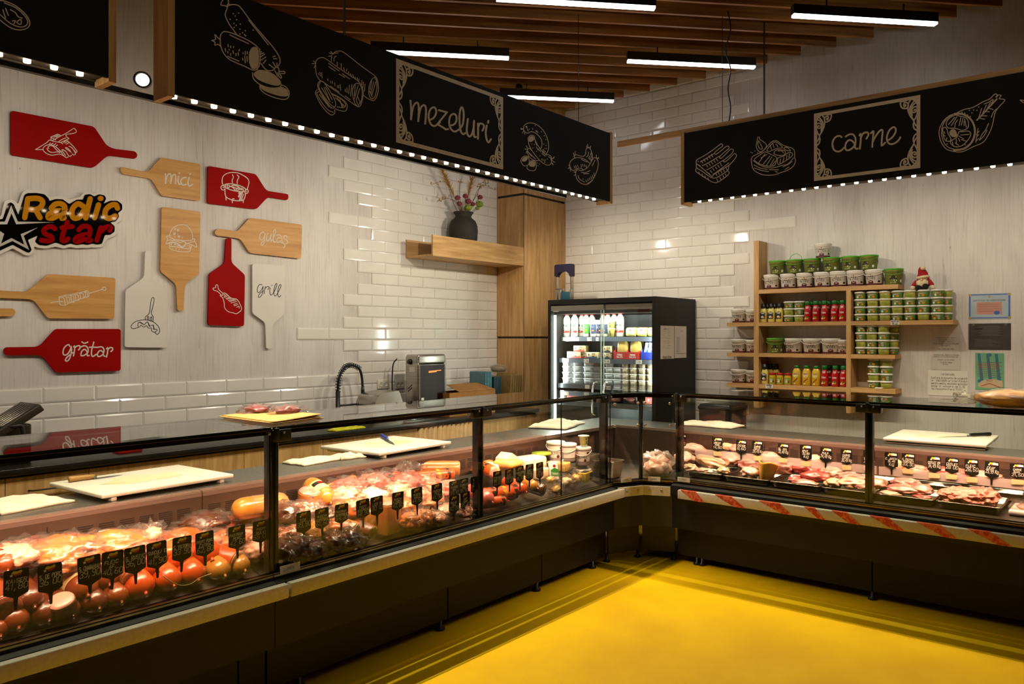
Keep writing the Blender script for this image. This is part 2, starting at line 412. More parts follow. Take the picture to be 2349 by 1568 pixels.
M_anth = mat('anthracite_panel', '#1b1916', .55, c2='#201d19', scale=40, spec=.35)
M_steel = mat('brushed_steel', '#b7b1a6', .30, 1, c2='#a49d92', scale=3, stretch=(1, 1, 40), rvar=.08)
M_steelh = mat('brushed_steel_flat', '#a9a49b', .38, 1, c2='#99948b', scale=2, stretch=(40, 40, 1), rvar=.08)
M_chrome = mat('polished_chrome', '#d9d4cb', .12, 1)
M_alu = mat('satin_aluminium_rail', '#cfc7b6', .5, 0, c2='#c5bca8', scale=60)
M_art = mat('chalk_white_paint', '#d8cfbf', .7, c2='#cfc5b4', scale=30)
M_wht = mat('white_plastic', '#e6e0d6', .42, c2='#ddd6cb', scale=5)
M_paper = mat('white_paper', '#e4ddcf', .8, c2='#dcd4c5', scale=4)
M_ink = mat('black_ink', '#17141a', .7)
floor_mb = MB().box(-.2, 14, -12, .2, -.1, 0, M_floor); struct('floor', floor_mb)
struct('ceiling', MB().box(-.2, 14, -12, .2, 4.36, 4.5, M_ceil))
wl = struct('wall_left', MB().box(-.15, 0, -12, .15, 0, 4.36, M_wallL))
wr = struct('wall_right', MB().box(-.15, 14, 0, .15, 0, 4.36, M_wallL))
struct('wall_front', MB().box(-.2, 14, -12.15, -12, 0, 4.36, M_plain))
struct('wall_far', MB().box(14, 14.15, -12, .15, 0, 4.36, M_plain))
def tile_into(mb, f, a0, a1, z0, z1):
    g = .0012; b = .011; o = (a0 + g, a1 - g, z0 + g, z1 - g)
    if a1 - a0 < .02: return
    q = lambda a, z, h: f(a, z, h)
    b = min(b, (a1 - a0) * .4)
    out = [(o[0], o[2]), (o[1], o[2]), (o[1], o[3]), (o[0], o[3])]; inn = [(o[0] + b, o[2] + b), (o[1] - b, o[2] + b), (o[1] - b, o[3] - b), (o[0] + b, o[3] - b)]
    vs = [q(*p, 0) for p in out] + [q(*p, .006) for p in out] + [q(*p, .0105) for p in inn]
    fs = [(8, 9, 10, 11)]
    for i in range(4): j = (i + 1) % 4; fs += [(i, j, 4 + j, 4 + i), (4 + i, 4 + j, 8 + j, 8 + i)]
    mb.add(vs, fs, M_tile)
HALF = .151
fl = lambda a, z, h: Vector((h, a, z))
fr = lambda a, z, h: Vector((a, -h, z))
mb = MB(); gb = MB(); LE = [-2, 1, 2, 1, 2, 3, 2, 1, 2, 3, 0, 3, 2, 1, 0, 1, 2, 3, 2, 1, 2, 3, 2, 1, 0, 1, 2]
LEF = {k: LE[k] for k in range(27)}; LEF[1] = 1; LEF[2] = 2; LEF[3] = 1; LEF[4] = 2; LEF[5] = 3; LEF[6] = 2; LEF[7] = 1; LEF[8] = 2; LEF[9] = 3
LEF.update({-1: 1, -2: 2, -3: 1}); 
for k in range(-9, 27):
    z1 = 1.698 + k * .0996; z0 = z1 - .0996; ystop = -.706
    u = LEF.get(k, -24 if k % 2 == 0 else -23)
    y = -2.803 + u * HALF
    gb.add([fl(y + .003, z0 + .002, .003), fl(ystop, z0 + .002, .003), fl(ystop, z1 - .002, .003), fl(y + .003, z1 - .002, .003)], [(0, 1, 2, 3)], M_grout)
    while y < ystop - .02:
        tile_into(mb, fl, y, min(y + 2 * HALF, ystop), z0, z1); y += 2 * HALF
tl = obj('tile_cladding', mb, wl); obj('grout', gb, tl)
mb = MB(); gb = MB()
RE = {0: -1, -1: 0, 1: 0, 2: 3, 3: 0, 4: -1, 5: 0, 6: -1, 7: -2, 8: -1, 9: 0, 10: -1, 11: -2, 12: 1, 13: 0, 14: -1, 15: 0, 16: 1, 17: 0, 18: 1, 19: 0, -2: -1, -3: 0, -4: 1, -5: 0, -6: -1, -7: -2, -8: -1, -9: 0, -10: -1, -11: -2, -12: 1, -13: 0, -14: -1}
for j in range(-14, 27):
    z1 = 2.9198 - j * .1013; z0 = z1 - .1013
    u = RE.get(j, -1 if j % 2 == 0 else 0); x1 = 2.5767 + u * HALF
    gb.add([fr(.386, z0 + .002, .003), fr(x1 - .003, z0 + .002, .003), fr(x1 - .003, z1 - .002, .003), fr(.386, z1 - .002, .003)], [(0, 1, 2, 3)], M_grout)
    x = x1
    while x > .40:
        tile_into(mb, fr, max(.386, x - 2 * HALF), x, z0, z1); x -= 2 * HALF
tl = obj('tile_cladding', mb, wr); obj('grout', gb, tl)
# ------------------------------------------------------------------ oak pillar in the corner
pil = thing('corner_pillar', 'tall oak-clad pillar in the far corner with two black shadow grooves', 'pillar', (.19, -.35, 0))
for z0, z1 in ((.0, 1.607), (1.628, 3.098), (3.122, 4.355)):
    b = MB(); b.box(0.002, .385, -.704, -.6995, z0, z1, M_oakz).box(.381, .385, -.704, -.001, z0, z1, M_oakz).box(.002, .381, -.6995, -.002, z0, z1, M_oakz)
    obj('cladding_panel', b, pil)
obj('groove', MB().box(.004, .372, -.690, -.004, 1.607, 1.628, M_blk), pil); obj('groove', MB().box(.004, .372, -.690, -.004, 3.098, 3.122, M_blk), pil)
obj('corner_bead', MB().box(.3845, .3865, -.7055, -.700, .9, 3.098, mat('dark_joint', '#5a3d1c', .7)), pil)
# ------------------------------------------------------------------ ceiling slats (45 degrees to the walls)
def slat(k, idx):
    xe = .98 + .311 * k; L0 = min(xe - .04, 9.0); d = Vector((-1, -1, 0)) / math.sqrt(2)
    a = Vector((xe, -.2 - .012 * max(0, k - 4), 0)); b = a + Vector((-L0, -L0, 0)); n = Vector((1, -1, 0)).normalized() * .014
    z0, z1 = 4.07, 4.205
    vs = [p + q * n + Vector((0, 0, z)) for z in (z0, z1) for p in (a, b) for q in (-1, 1)]
    m = MB().add(vs, [(0, 1, 3, 2), (4, 6, 7, 5), (0, 2, 6, 4), (1, 5, 7, 3), (0, 4, 5, 1), (2, 3, 7, 6)], M_slatw)
    lab = 'dark oak ceiling slat, ' + (['the short one nearest the oak pillar', 'second out from the oak pillar'] + [w + ' out from the oak pillar' for w in ORD[2:]] + ['twenty-%s out from the oak pillar' % w for w in ORD[:9]])[idx]
    solo('ceiling_slat', m, lab, 'ceiling slat', 'oak slats of the ceiling', loc=(a + b) / 2 + Vector((0, 0, z0)))
    return a, b
M_slatw = None
def slat_mat():
    m, n, l, b = nt('dark_oak_slats')
    g = n.new('ShaderNodeNewGeometry'); mp = n.new('ShaderNodeMapping'); mp.vector_type = 'TEXTURE'; mp.inputs['Rotation'].default_value = (0, 0, R(45)); mp.inputs['Scale'].default_value = (1 / 2.0, 1 / 30, 1 / 30)
    l.new(g.outputs['Position'], mp.inputs['Vector'])
    t = n.new('ShaderNodeTexNoise'); t.inputs['Scale'].default_value = 1; t.inputs['Detail'].default_value = 6; l.new(mp.outputs[0], t.inputs['Vector'])
    r = n.new('ShaderNodeValToRGB'); e = r.color_ramp.elements; e[0].position = .3; e[1].position = .7; e[0].color = (*L('#6f4114'), 1); e[1].color = (*L('#a8702c'), 1)
    l.new(t.outputs['Fac'], r.inputs['Fac']); l.new(r.outputs[0], b.inputs['Base Color']); b.inputs['Roughness'].default_value = .55
    return m
M_slatw = slat_mat()
idx = 0
for k in range(-2, 24):
    xe = .98 + .311 * k; vis = False
    for t in range(0, 60):
        p = Vector((xe - t * .15, -.2 - t * .15, 4.07))
        if p.x < .05: break
        if depth(p) > .5:
            X, Y = px(p)
            if -20 < X < 2370 and Y > -10: vis = True; break
    if vis: slat(k, idx); idx += 1
# linear ceiling lamps, and unseen bare fill lights added over the hall
M_tube = emis('lamp_diffuser', (.93, .96, 1.0), LAMP_E)
def lamp(p, ln, lab, vis=True):
    t = thing('linear_ceiling_lamp', lab, 'ceiling lamp', p, 'linear lamps under the slats')
    Mx = Matrix.Translation(Vector(p)) @ Matrix.Rotation(R(45), 4, 'Z')
    obj('housing', MB().box(-ln / 2, ln / 2, -.027, .027, .006, .075, M_blk, Mx), t)
    obj('diffuser', MB().box(-ln / 2 + .004, ln / 2 - .004, -.024, .024, -.010, .006, M_tube, Mx), t)
    for q in (-.3, .3): obj('hanger', MB().box(q - .005, q + .005, -.005, .005, .075, .13, M_blk, Mx), t)
ZL = 3.94
for a, b, lab in (((1145, 0), (1497, 16), 'lit linear ceiling lamp cut by the top edge, above the middle of the room'), ((1822, 38), (2145, 52), 'lit linear ceiling lamp nearest the right wall top corner'),
                  ((883, 119), (1137, 132), 'lit linear ceiling lamp showing above the mezeluri sign'), ((1444, 141), (1727, 153), 'lit linear ceiling lamp crossed by the hanging cable'),
                  ((1172, 222), (1383, 231), 'lit linear ceiling lamp nearest the oak pillar')):
    p, q = at_z(*a, ZL), at_z(*b, ZL); lamp((p + q) / 2, 1.12, lab)
for i, p in enumerate(((3.6, -3.0, ZL), (4.9, -2.1, ZL), (4.4, -4.2, ZL), (6.0, -3.4, ZL), (5.6, -5.6, ZL), (7.2, -4.6, ZL), (1.6, -4.6, ZL), (2.9, -5.6, ZL))):
    o = area('hall_fill_light', p, (0, 0, R(45)), 1.1, .045, 2.0, (1.0, .86, .68))
# small dome camera by the slats
cp = at_z(1190, 206, 4.02)
t = thing('security_camera', 'small security camera under the ceiling slats above the mezeluri sign', 'camera', cp + Vector((0, 0, .055)))
obj('bracket', MB().lathe([(.02, .055), (.02, .035), (.028, .03)], M_wht, 12, Matrix.Translation(cp)), t)
dM = Matrix.Translation(cp) @ Matrix.Rotation(R(45), 4, 'Z') @ Matrix.Rotation(R(65), 4, 'X')
obj('body', MB().lathe([(0, -.07), (.028, -.068), (.032, -.05), (.032, .03), (.024, .045), (0, .047)], M_wht, 14, dM), t)
obj('lens', MB().lathe([(.0285, .012), (.0335, .014), (.0335, .05), (.025, .056), (0, .056)], M_blk, 14, dM), t)
# ------------------------------------------------------------------ oak shelf box with the vase
sh = thing('wall_shelf', 'oak trough shelf fixed to the tiles beside the pillar', 'shelf', (.19, -1.3, 2.36))
obj('front_board', MB().box(.367, .385, -1.965, -.7045, 2.362, 2.553, M_oaky), sh)
obj('back_board', MB().box(.012, .030, -1.965, -.7045, 2.362, 2.535, M_oaky), sh)
obj('bottom_board', MB().box(.030, .367, -1.965, -.7045, 2.362, 2.380, M_oaky), sh)
vy = at_x(1063, 560, .2).y; vz = 2.3805
v = thing('flower_vase', 'dark matt jar on the oak shelf holding dried grass and flowers', 'vase', (.2, vy, vz))
M_vase = mat('dark_stoneware', '#2c251d', .8, c2='#241e18', scale=14, bump=.15)
VM = Matrix.Translation((.2, vy, vz))
sc_v = .0
obj('jar', MB().lathe([(a_ * 1.13, b_ * 1.42) for a_, b_ in [(0, 0), (.10, 0), (.105, .02), (.118, .12), (.125, .20), (.122, .235), (.105, .268), (.078, .285), (.068, .297), (.07, .305), (.086, .322), (.088, .328), (.08, .328), (.062, .305), (.06, .28), (0, .25)]], M_vase, 28, VM), v)
rnd = random.Random(3)
M_pamp = mat('dry_pampas', '#9a6a24', .9, c2='#b88536', scale=40); M_twig = mat('dry_twig', '#3a2a1c', .9); M_bud = mat('yellow_bud', '#c98a1e', .7, c2='#a86f14', scale=60)
M_rose = mat('dusty_red_flower', '#8c3440', .8, c2='#6f2834', scale=50, bump=.5); M_grn = mat('green_hydrangea', '#8a9a2c', .8, c2='#6d7f22', scale=60, bump=.5); M_grs = mat('pale_grass', '#8f7c46', .9)
top = Vector((.2, vy, vz + .45))
def plume(tip, nm='pampas_plume'):
    mbp = MB(); tip = Vector(tip); base = top + Vector((0, 0, -.05)); mid = base.lerp(tip, .5) + Vector((0, 0, .02))
    st = spline([base, mid, tip], 8); mbp.tube(st, .003, M_pamp, 5)
    for i in range(260):
        t = rnd.uniform(.42, 1.0); k = t * (len(st) - 1); p = st[int(min(k, len(st) - 2))].lerp(st[int(min(k, len(st) - 2)) + 1], k - int(min(k, len(st) - 2)))
        w = .062 * math.sin(math.pi * min(1, (t - .36) / .72)) + .008; d = (tip - mid).normalized()
        q = p + d * rnd.uniform(.03, .07) + Vector((rnd.uniform(-w, w), rnd.uniform(-w, w), rnd.uniform(-w, w) * .4))
        s_ = Vector((rnd.uniform(-1, 1), rnd.uniform(-1, 1), 0)).normalized() * .0035
        mbp.add([p - s_, p + s_, q], [(0, 1, 2)], M_pamp)
    obj(nm, mbp, v)
plume(at_x(1012, 386, .2)); plume(at_x(1090, 386, .22))
def branch(pts):
    mbt = MB(); P = [at_x(a, b, .2 + rnd.uniform(-.05, .08)) for a, b in pts]; P = [top + Vector((0, 0, -.08))] + P; S = spline(P, 5); mbt.tube(S, [.003 - .002 * i / len(S) for i in range(len(S))], M_twig, 5)
    for i in range(10, len(S)):
        if rnd.random() < .65:
            o_ = Vector((rnd.uniform(-.02, .02), rnd.uniform(-.025, .025), rnd.uniform(-.01, .03))); mbt.tube([S[i], S[i] + o_], .0012, M_twig, 4); mbt.blob(S[i] + o_, (.007, .007, .009), M_bud, i, .2, 2, 1)
    obj('twig', mbt, v)
branch([(1040, 465), (1025, 420), (1005, 418), (990, 424)]); branch([(1050, 470), (1030, 455), (1015, 458), (1003, 462)]); branch([(1055, 450), (1055, 420), (1060, 408)])
branch([(1085, 460), (1100, 430), (1113, 424), (1135, 436)]); branch([(1080, 470), (1095, 445), (1104, 420), (1118, 422)])
gm = MB()
for i in range(90):
    a = rnd.uniform(-1, 1); q = top + Vector((rnd.uniform(-.06, .06), a * .12, rnd.uniform(.08, .26))); p = top + Vector((rnd.uniform(-.03, .03), rnd.uniform(-.03, .03), -.06)); s_ = Vector((0, .002, 0)); gm.add([p - s_, p + s_, q], [(0, 1, 2)], M_grs)
obj('grass_spray', gm, v)
for i, (a, b, r_, m_) in enumerate(((1050, 453, .026, M_rose), (1068, 450, .026, M_rose), (1074, 461, .03, M_rose), (1085, 468, .024, M_rose), (1054, 467, .024, M_rose), (1101, 452, .026, M_rose), (1100, 468, .036, M_grn), (1074, 476, .034, M_grn), (1095, 478, .02, M_grn))):
    c_ = at_x(a, b, .24 + .02 * (i % 2)); fb = MB().blob(c_, (r_, r_, r_ * .8), m_, i, .22, 4, 3); fb.tube([top + Vector((0, 0, -.06)), c_], .002, M_twig, 4)
    obj('flower_head', fb, v)
# ================================================================== hanging signs
M_under = mat('sign_underside', '#2a2016', .7)
M_bulb = emis('bulb_glow', (1.0, .80, .52), 24)
bulb_me = MB().lathe([(.004, -.004), (.0125, -.003), (.0135, .003), (.013, .014)], M_bulb, 10)
ZB, ZT = 2.703, 3.25
ORN = ['1.0,0', '256,18 262,66 240,122 185,146 156,128 148,92 160,62 196,52 214,76 204,112 184,100 190,84', '100,8 138,60 152,112 148,192 114,280 66,356 74,416 60,476 14,515', '20,12 82,76 124,152 120,232 86,318', '14,84 64,98 100,150 106,210 92,268',
       '14,154 54,142 88,166 94,196 84,222 54,228 32,204 46,184 64,196', '14,248 44,320 66,356 50,410 14,458', '16,66 60,36 100,6', '12,100 50,52 92,14', '150,128 152,110', '255,18 225,30 190,26 150,12']
def ornament_frame(mb, f, u0, v0, u1, v1, w, m, th):
    """scrolled rectangular frame: u across, v down, corner scrolls mirrored into the four corners"""
    mb.stroke([(u0, v0), (u1, v0), (u1, v1), (u0, v1), (u0, v0)], w * 1.5, f, m)
    k = (v1 - v0) / 1065; ka = abs(k); h = .0007
    for a, sx in ((u0, 1), (u1, -1)):
        for b, sy in ((v0, 1), (v1, -1)):
            sgn = 1 if u1 > u0 else -1
            for s_ in ORN[1:]:
                P = [Vector((a + sx * sgn * th * float(p.split(',')[0]) * ka, b + sy * float(p.split(',')[1]) * k)) for p in s_.split()]
                mb.stroke(spline(P, 4), w * .62, f, m, h); h += .00001
def bulbs(t, pts):
    first = None
    for p in pts:
        if first is None:
            first = obj('bulb', MB().add([v_ + Vector(p) for v_ in bulb_me.v], bulb_me.f, M_bulb, True), t); fp = Vector(p)
        else:
            c = first.copy(); COL.objects.link(c); c.parent = t; c.location = first.location + Vector(p) - fp
        bl = area('bulb_light', (p[0], p[1], p[2] - .006), (0, 0, 0), .016, .016, BULB_W, WARM, 104); bl.data.shape = 'DISK'
XM = 2.15
fm = lambda X, Y, h: at_x(X, Y, XM + .0008 + h)
s1 = thing('hanging_sign', 'long black hanging sign reading mezeluri with sausage drawings and bulbs along its bottom edge', 'sign', (XM - .06, -3.4, ZB), 'black hanging shop signs')
obj('panel', MB().box(XM - .014, XM, -5.112, -1.690, ZB + .002, ZT, M_black), s1)
obj('underside', MB().box(XM - .125, XM - .014, -5.112, -1.690, ZB + .016, ZB + .028, M_under), s1)
obj('back_panel', MB().box(XM - .130, XM - .122, -5.112, -1.690, ZB + .01, ZT, M_under), s1)
obj('end_panel', MB().box(XM - .135, XM + .004, -5.142, -5.112, ZB - .014, ZT + .01, M_oakz), s1)
obj('end_panel', MB().box(XM - .135, XM + .004, -1.690, -1.660, ZB - .014, ZT + .01, M_oakz), s1)
bulbs(s1, [(XM - .062, -5.085 + i * .0932, ZB + .004) for i in range(36)])
wa, wb = at_x(1322, 10, XM - .06), at_x(1327, 281, XM - .06)
obj('hanging_wire', MB().tube([(XM - .06, wb.y, ZT), (XM - .06, wb.y, 4.1)], .0025, M_blk, 5), s1)
# --- lettering and drawings, traced on the board
a = MB(); ornament_frame(a, lambda y, z, h: Vector((XM + .0008 + h, y, z)), at_x(912, 138, XM).y, at_x(912, 140, XM).z, at_x(1151, 226, XM).y, at_x(911, 322, XM).z, .016, M_art, 1.0)
obj('ornate_frame', a, s1)
a = MB(); art(a, 895, 120, .17857, '260,620 270,740 268,860; 268,860 285,740 310,670 345,645 365,680 366,780 360,885; 360,885 375,780 400,700 440,678 460,720 458,820 450,915;'
 '510,868 560,840 590,780 585,725 555,705 515,735 495,800 500,870 530,930 570,945 600,930 640,900; !625,742 730,770; !725,775 605,925; !612,925 680,965 715,990 745,985; 770,940 820,925 850,880 848,815 815,790 775,815 758,880 765,950 800,1005 840,1015 885,990;'
 '885,990 930,930 945,820 938,740 920,705 900,740 890,830 895,940 910,1020 940,1050 970,1035; 998,855 988,940 985,1020 1010,1078 1045,1060 1070,980 1078,880; 1078,880 1072,990 1080,1080 1105,1085; 1128,915 1130,1020 1128,1110; 1132,960 1150,915 1195,925 1205,960 1185,1005; 1240,940 1228,1030 1240,1120 1265,1155 1295,1115; 1262,880 1258,905',
 24 * .17857, fm, M_art); obj('lettering', a, s1)
def drawing(par, ox, oy, k, data, w, f, name='drawing'):
    a_ = MB(); art(a_, ox, oy, k, data, w * k, f, M_art); return obj(name, a_, par)
drawing(s1, 470, 0, .15306, '330,100 380,75 440,68 510,90 580,170 700,330 860,520 1000,680 1080,790 1120,870 1125,940 1095,995; 340,110 310,190 310,250 370,370 430,450 480,525; 340,110 300,85 250,80 240,50 270,0; 355,60 350,0 330,-20; 330,90 345,60 375,75;'
 '800,720 750,670 640,600 480,525 370,485 280,475 235,530 230,610 240,700 290,810 370,890 480,945 590,990 720,1050 790,1040; 235,600 190,560 150,520 160,590 105,605 150,630 150,675 200,665 240,700; #700,720 750,700 800,740 812,850 800,980 750,1035 690,1010 660,900 665,790; 820,730 830,850 815,980 770,1045;'
 '840,950 900,1030 960,1060 1030,1050; 1030,1050 1060,1010 1105,1020 1110,1080; 1050,1060 1090,1140; 1110,1070 1190,1070 1195,1100 1140,1100; 1110,1085 1150,1160 1120,1160 1090,1090; #730,1110 790,1055 880,1050 1000,1090 1090,1160 1140,1230 1120,1275 1040,1280 900,1240 780,1180; 715,1090 725,1170 800,1250 900,1300 1040,1320 1130,1300 1145,1260;'
 '#830,1265 900,1290 1040,1325 1140,1300 1230,1340 1250,1400 1240,1440 1130,1440 960,1390 850,1330; 825,1270 830,1330 900,1400 1040,1460 1180,1490 1250,1460 1260,1370 1210,1300 1155,1275; !375,525 655,655; !655,300 950,670; !345,845 510,915; *425,205 505,195 455,240 475,295 380,290 435,350 470,380 525,435 440,410 530,360 605,460 565,490 525,510 610,535 595,520 725,450;'
 '!305,725 310,770; !345,665 350,700; !385,690 388,715; !430,695 430,715; !360,740 370,750; !340,770 345,795; !420,760 430,800; !385,800 388,830; !465,800 465,835; !520,740 510,765; !500,790 502,830; !570,790 572,805; !605,770 605,820; !600,840 605,940; !635,775 638,810; !632,840 636,920; !565,870 570,900; !835,780 850,775; !840,810 880,790; !840,850 895,810; !845,900 910,855; !875,950 915,900; !1020,850 1055,840; !1030,880 1080,880; !960,965 1030,1020; !1020,930 1060,1000; !1080,945 1080,990', 15, fm)
drawing(s1, 700, 100, .1148, '210,390 230,330 290,285 380,285 520,380 720,520 900,640 1060,750 1130,850 1160,960 1150,1090 1110,1230 1060,1260 1020,1240 900,1160 700,1010 500,870 360,765 300,740 240,650 215,560 210,390; 210,390 170,345; 205,400 140,400; 210,420 180,485; 530,240 520,370; 555,210 600,165 690,145 760,170 900,270 1100,430 1300,575 1410,660 1450,760 1465,900 1440,1030 1390,1120 1340,1135 1240,1090 1165,1030;'
 '540,210 480,185; 550,200 515,160; 530,240 470,255; 1040,790 980,830 945,940 960,1080 1000,1200 1040,1240; 1040,790 1090,810 1130,900 1140,1000 1120,1140 1060,1240; 1390,670 1330,720 1280,850 1275,1000 1310,1090 1350,1100; 1390,670 1430,760 1430,900 1400,1040 1350,1100; 330,745 270,770 250,850 290,950 380,1110 480,1240 560,1290 610,1230 600,1150 540,1020 450,880 370,765; 300,770 270,850 310,950 420,1110 520,1230 580,1260; 240,920 205,980 240,1080 330,1240 440,1370 530,1425 590,1390 590,1320;'
 '270,960 230,990 280,1090 380,1240 480,1340 560,1370; 540,1000 680,1070 800,1160 840,1240 820,1330 760,1350 640,1320 600,1300; 570,1030 700,1090 790,1180 810,1240 760,1280 640,1260; !470,395 680,545; !470,460 600,545; !680,610 790,670; !740,600 890,705; !500,845 680,970; !800,1045 900,1120; !640,370 640,440; !720,400 720,500; !770,480 785,540; !830,510 825,550; !870,560 865,600; !900,600 930,660; !950,620 980,690; !1000,670 1010,710; !1040,680 1045,740; !1075,710 1075,745; !1135,735 1130,820; !1165,770 1150,900; !1195,810 1185,950;'
 '!265,590 275,620; !295,570 310,650; !330,580 340,690; !450,700 455,740; !500,750 510,780; !540,750 545,800; !590,780 595,840; !640,840 650,880; !670,830 675,890; !700,820 712,930; !800,910 805,960; !835,880 840,980; !885,830 870,1000; !935,820 905,1050; !1000,830 985,1040; !1060,830 985,1100; !1090,900 1020,1120; !1050,1060 1110,1200; !1020,1120 1050,1210; !1330,740 1300,920; !1370,760 1310,1000; !1410,770 1330,1040; !1290,950 1340,1060; !330,880 480,1130; !380,880 500,1160; !410,870 540,1120; *545,1175; !600,1080 790,1250; !640,1080 760,1260; !690,1100 740,1270; !280,1010 480,1270; !350,1040 520,1290; 560,200 600,190 660,185; 575,350 580,280 620,250', 15, fm)
drawing(s1, 1180, 260, .11482, '220,380 185,320 190,250 250,200 320,190 420,210 530,290 620,410 670,540 685,660 670,750 635,810; 220,380 270,395 330,365 400,380 480,440 540,530 550,620 540,680 520,700; 185,310 140,320 130,300 180,310; 190,340 165,390; 210,380 205,415; 280,480 330,435 390,450 400,500 350,555 300,560 275,520 280,480; 275,520 290,620 350,740 430,850 520,950 600,1010 680,1035 730,1000 745,920 730,860 690,830 620,815; 400,490 440,590 510,700 580,790 640,830;'
 '#290,490 340,450 385,470 380,520 330,560 290,540; 745,920 795,870 780,900; 750,940 805,975; 740,980 775,1030 760,990; 345,740 300,695 260,730 265,790 300,870 370,925 440,945 490,935; 260,720 205,710; 260,700 240,650; 250,750 235,790; 180,860 260,855 285,880 295,960 280,1020 200,1050 150,1000 130,930 180,860; #150,920 200,870 260,870 270,900 230,950 170,960; 260,1050 250,1090 300,1135 400,1140 435,1080 430,980 380,945 310,950; #280,1010 330,955 400,965 420,1010 400,1060 320,1060;'
 '*240,270 300,315 415,245 540,365 595,445 630,520 585,610 630,640 610,700 640,700 350,610 400,620 370,690 440,760 510,850 545,910 590,930 620,930 660,910 460,985 500,1010 470,1045; !430,340 440,370; !450,350 470,385; !365,295 362,320; !260,310 280,355; !440,670 475,735; !480,705 525,770; !550,800 620,855; !415,565 450,640; 680,865 725,890 735,940; !570,720 620,770; !560,745 605,790; !600,950 610,980; !560,920 555,945; !270,760 345,860; !300,790 420,910; 225,270 240,250 255,280 240,295', 13, fm)
drawing(s1, 1180, 260, .11482, '1200,880 1205,840 1240,825 1310,850 1380,855 1420,810 1430,730 1450,690 1500,690 1540,760 1560,850 1555,900 1530,950; 1200,850 1175,790; 1210,830 1215,765; 1195,870 1190,850; 1460,690 1440,650; 1475,690 1460,615; 1500,690 1525,655 1515,690; 1110,1060 1110,980 1160,920 1230,885 1330,890 1430,930 1500,990; 1110,1060 1150,1130 1210,1130 1270,1095 1340,1100 1380,1130; 1110,1060 1080,1100 1105,1090; 1100,1040 1080,1035; 1120,1100 1120,1150;'
 '1380,1130 1330,1140 1260,1125 1230,1160 1225,1230 1250,1310 1310,1380 1390,1415 1470,1410 1550,1340 1620,1220 1665,1090 1675,980 1650,910 1605,880 1560,920 1520,990 1460,1080 1380,1130; 1640,890 1635,830; 1650,900 1685,880 1670,910; 1225,1180 1190,1170 1215,1160; 1225,1220 1190,1240; 1480,770 1475,830 1440,870; !1340,920 1450,970; !1555,1045 1610,935; !1340,1175 1420,1185 1510,1140; !1380,1205 1490,1200; 1275,1240 1300,1310 1400,1370; *1375,1310; !1190,1050 1215,1100; !1225,1040 1240,1090; !1260,1030 1275,1070; !1330,1020 1340,1075; !1360,1020 1370,1050; !1400,1020 1405,1060; !1430,1040 1440,1080;'
 '!1430,1330 1435,1370; !1470,1310 1470,1350; !1500,1290 1510,1330; !1530,1260 1540,1310; !1560,1230 1570,1290; !1590,1190 1600,1250; !1460,1400 1560,1340; !1480,880 1500,920; !1500,850 1530,940; !1520,810 1550,890; !1530,780 1560,850', 13, fm)
# --- the carne sign over the meat counter
YC_ = -1.45
fc = lambda X, Y, h: at_y(X, Y, YC_ - .0008 - h)
s2 = thing('hanging_sign', 'long black hanging sign reading carne with meat drawings and bulbs along its bottom edge', 'sign', (4.2, YC_ + .06, ZB), 'black hanging shop signs')
XE = 6.2; zb, zt = 2.672, 3.214
obj('panel', MB().box(2.69, XE, YC_, YC_ + .014, zb + .002, zt, M_black), s2)
obj('underside', MB().box(2.69, XE, YC_ + .014, YC_ + .125, zb + .016, zb + .028, M_under), s2)
obj('back_panel', MB().box(2.69, XE, YC_ + .122, YC_ + .130, zb + .01, zt, M_under), s2)
obj('end_panel', MB().box(2.662, 2.690, YC_ - .004, YC_ + .135, zb - .014, zt + .012, M_oakz), s2)
obj('top_plank', MB().box(2.05, XE, YC_ + .012, YC_ + .032, zt - .012, zt + .036, M_oakx), s2)
bulbs(s2, [(2.79 + i * .0925, YC_ + .062, zb + .004) for i in range(31)])
for X, rr, wav in ((1657, .0025, 0), (1673, .005, .012)):
    p = at_y(X, 284, YC_ + .06); obj('hanging_wire' if not wav else 'power_cable', MB().tube(spline([(p.x - (wav * 1.6 if i == 4 else 0) + wav * (.9 if i % 2 else -.9), p.y, zt + (4.1 - zt) * i / 6) for i in range(7)], 4), rr, M_blk, 6), s2)
a = MB(); ornament_frame(a, lambda x, z, h: Vector((x, YC_ - .0008 - h, z)), at_y(1871, 263, YC_).x, at_y(1871, 264, YC_).z, at_y(2107, 222, YC_).x, at_y(1872, 411, YC_).z, .015, M_art, 1.0)
obj('ornate_frame', a, s2)
a = MB(); art(a, 1850, 210, .14028, '575,745 545,725 490,735 440,790 425,870 450,950 510,980 570,960 615,915; 640,735 700,700 760,700 800,760 800,850 790,900 810,935 840,930; 790,870 740,800 680,800 640,860 640,940 680,960 740,930 790,870; 865,715 885,690; 880,690 888,780 872,935; 885,770 920,690 985,665 1015,700 980,770; 1055,680 1095,650 1085,770 1075,905; 1080,830 1130,730 1200,640 1245,635 1235,760 1230,880 1285,835;'
 '1345,790 1410,740 1460,650 1450,590 1410,585 1350,640 1315,740 1325,820 1380,860 1450,840 1510,790 1535,745', 28 * .14028, fc, M_art); obj('lettering', a, s2)
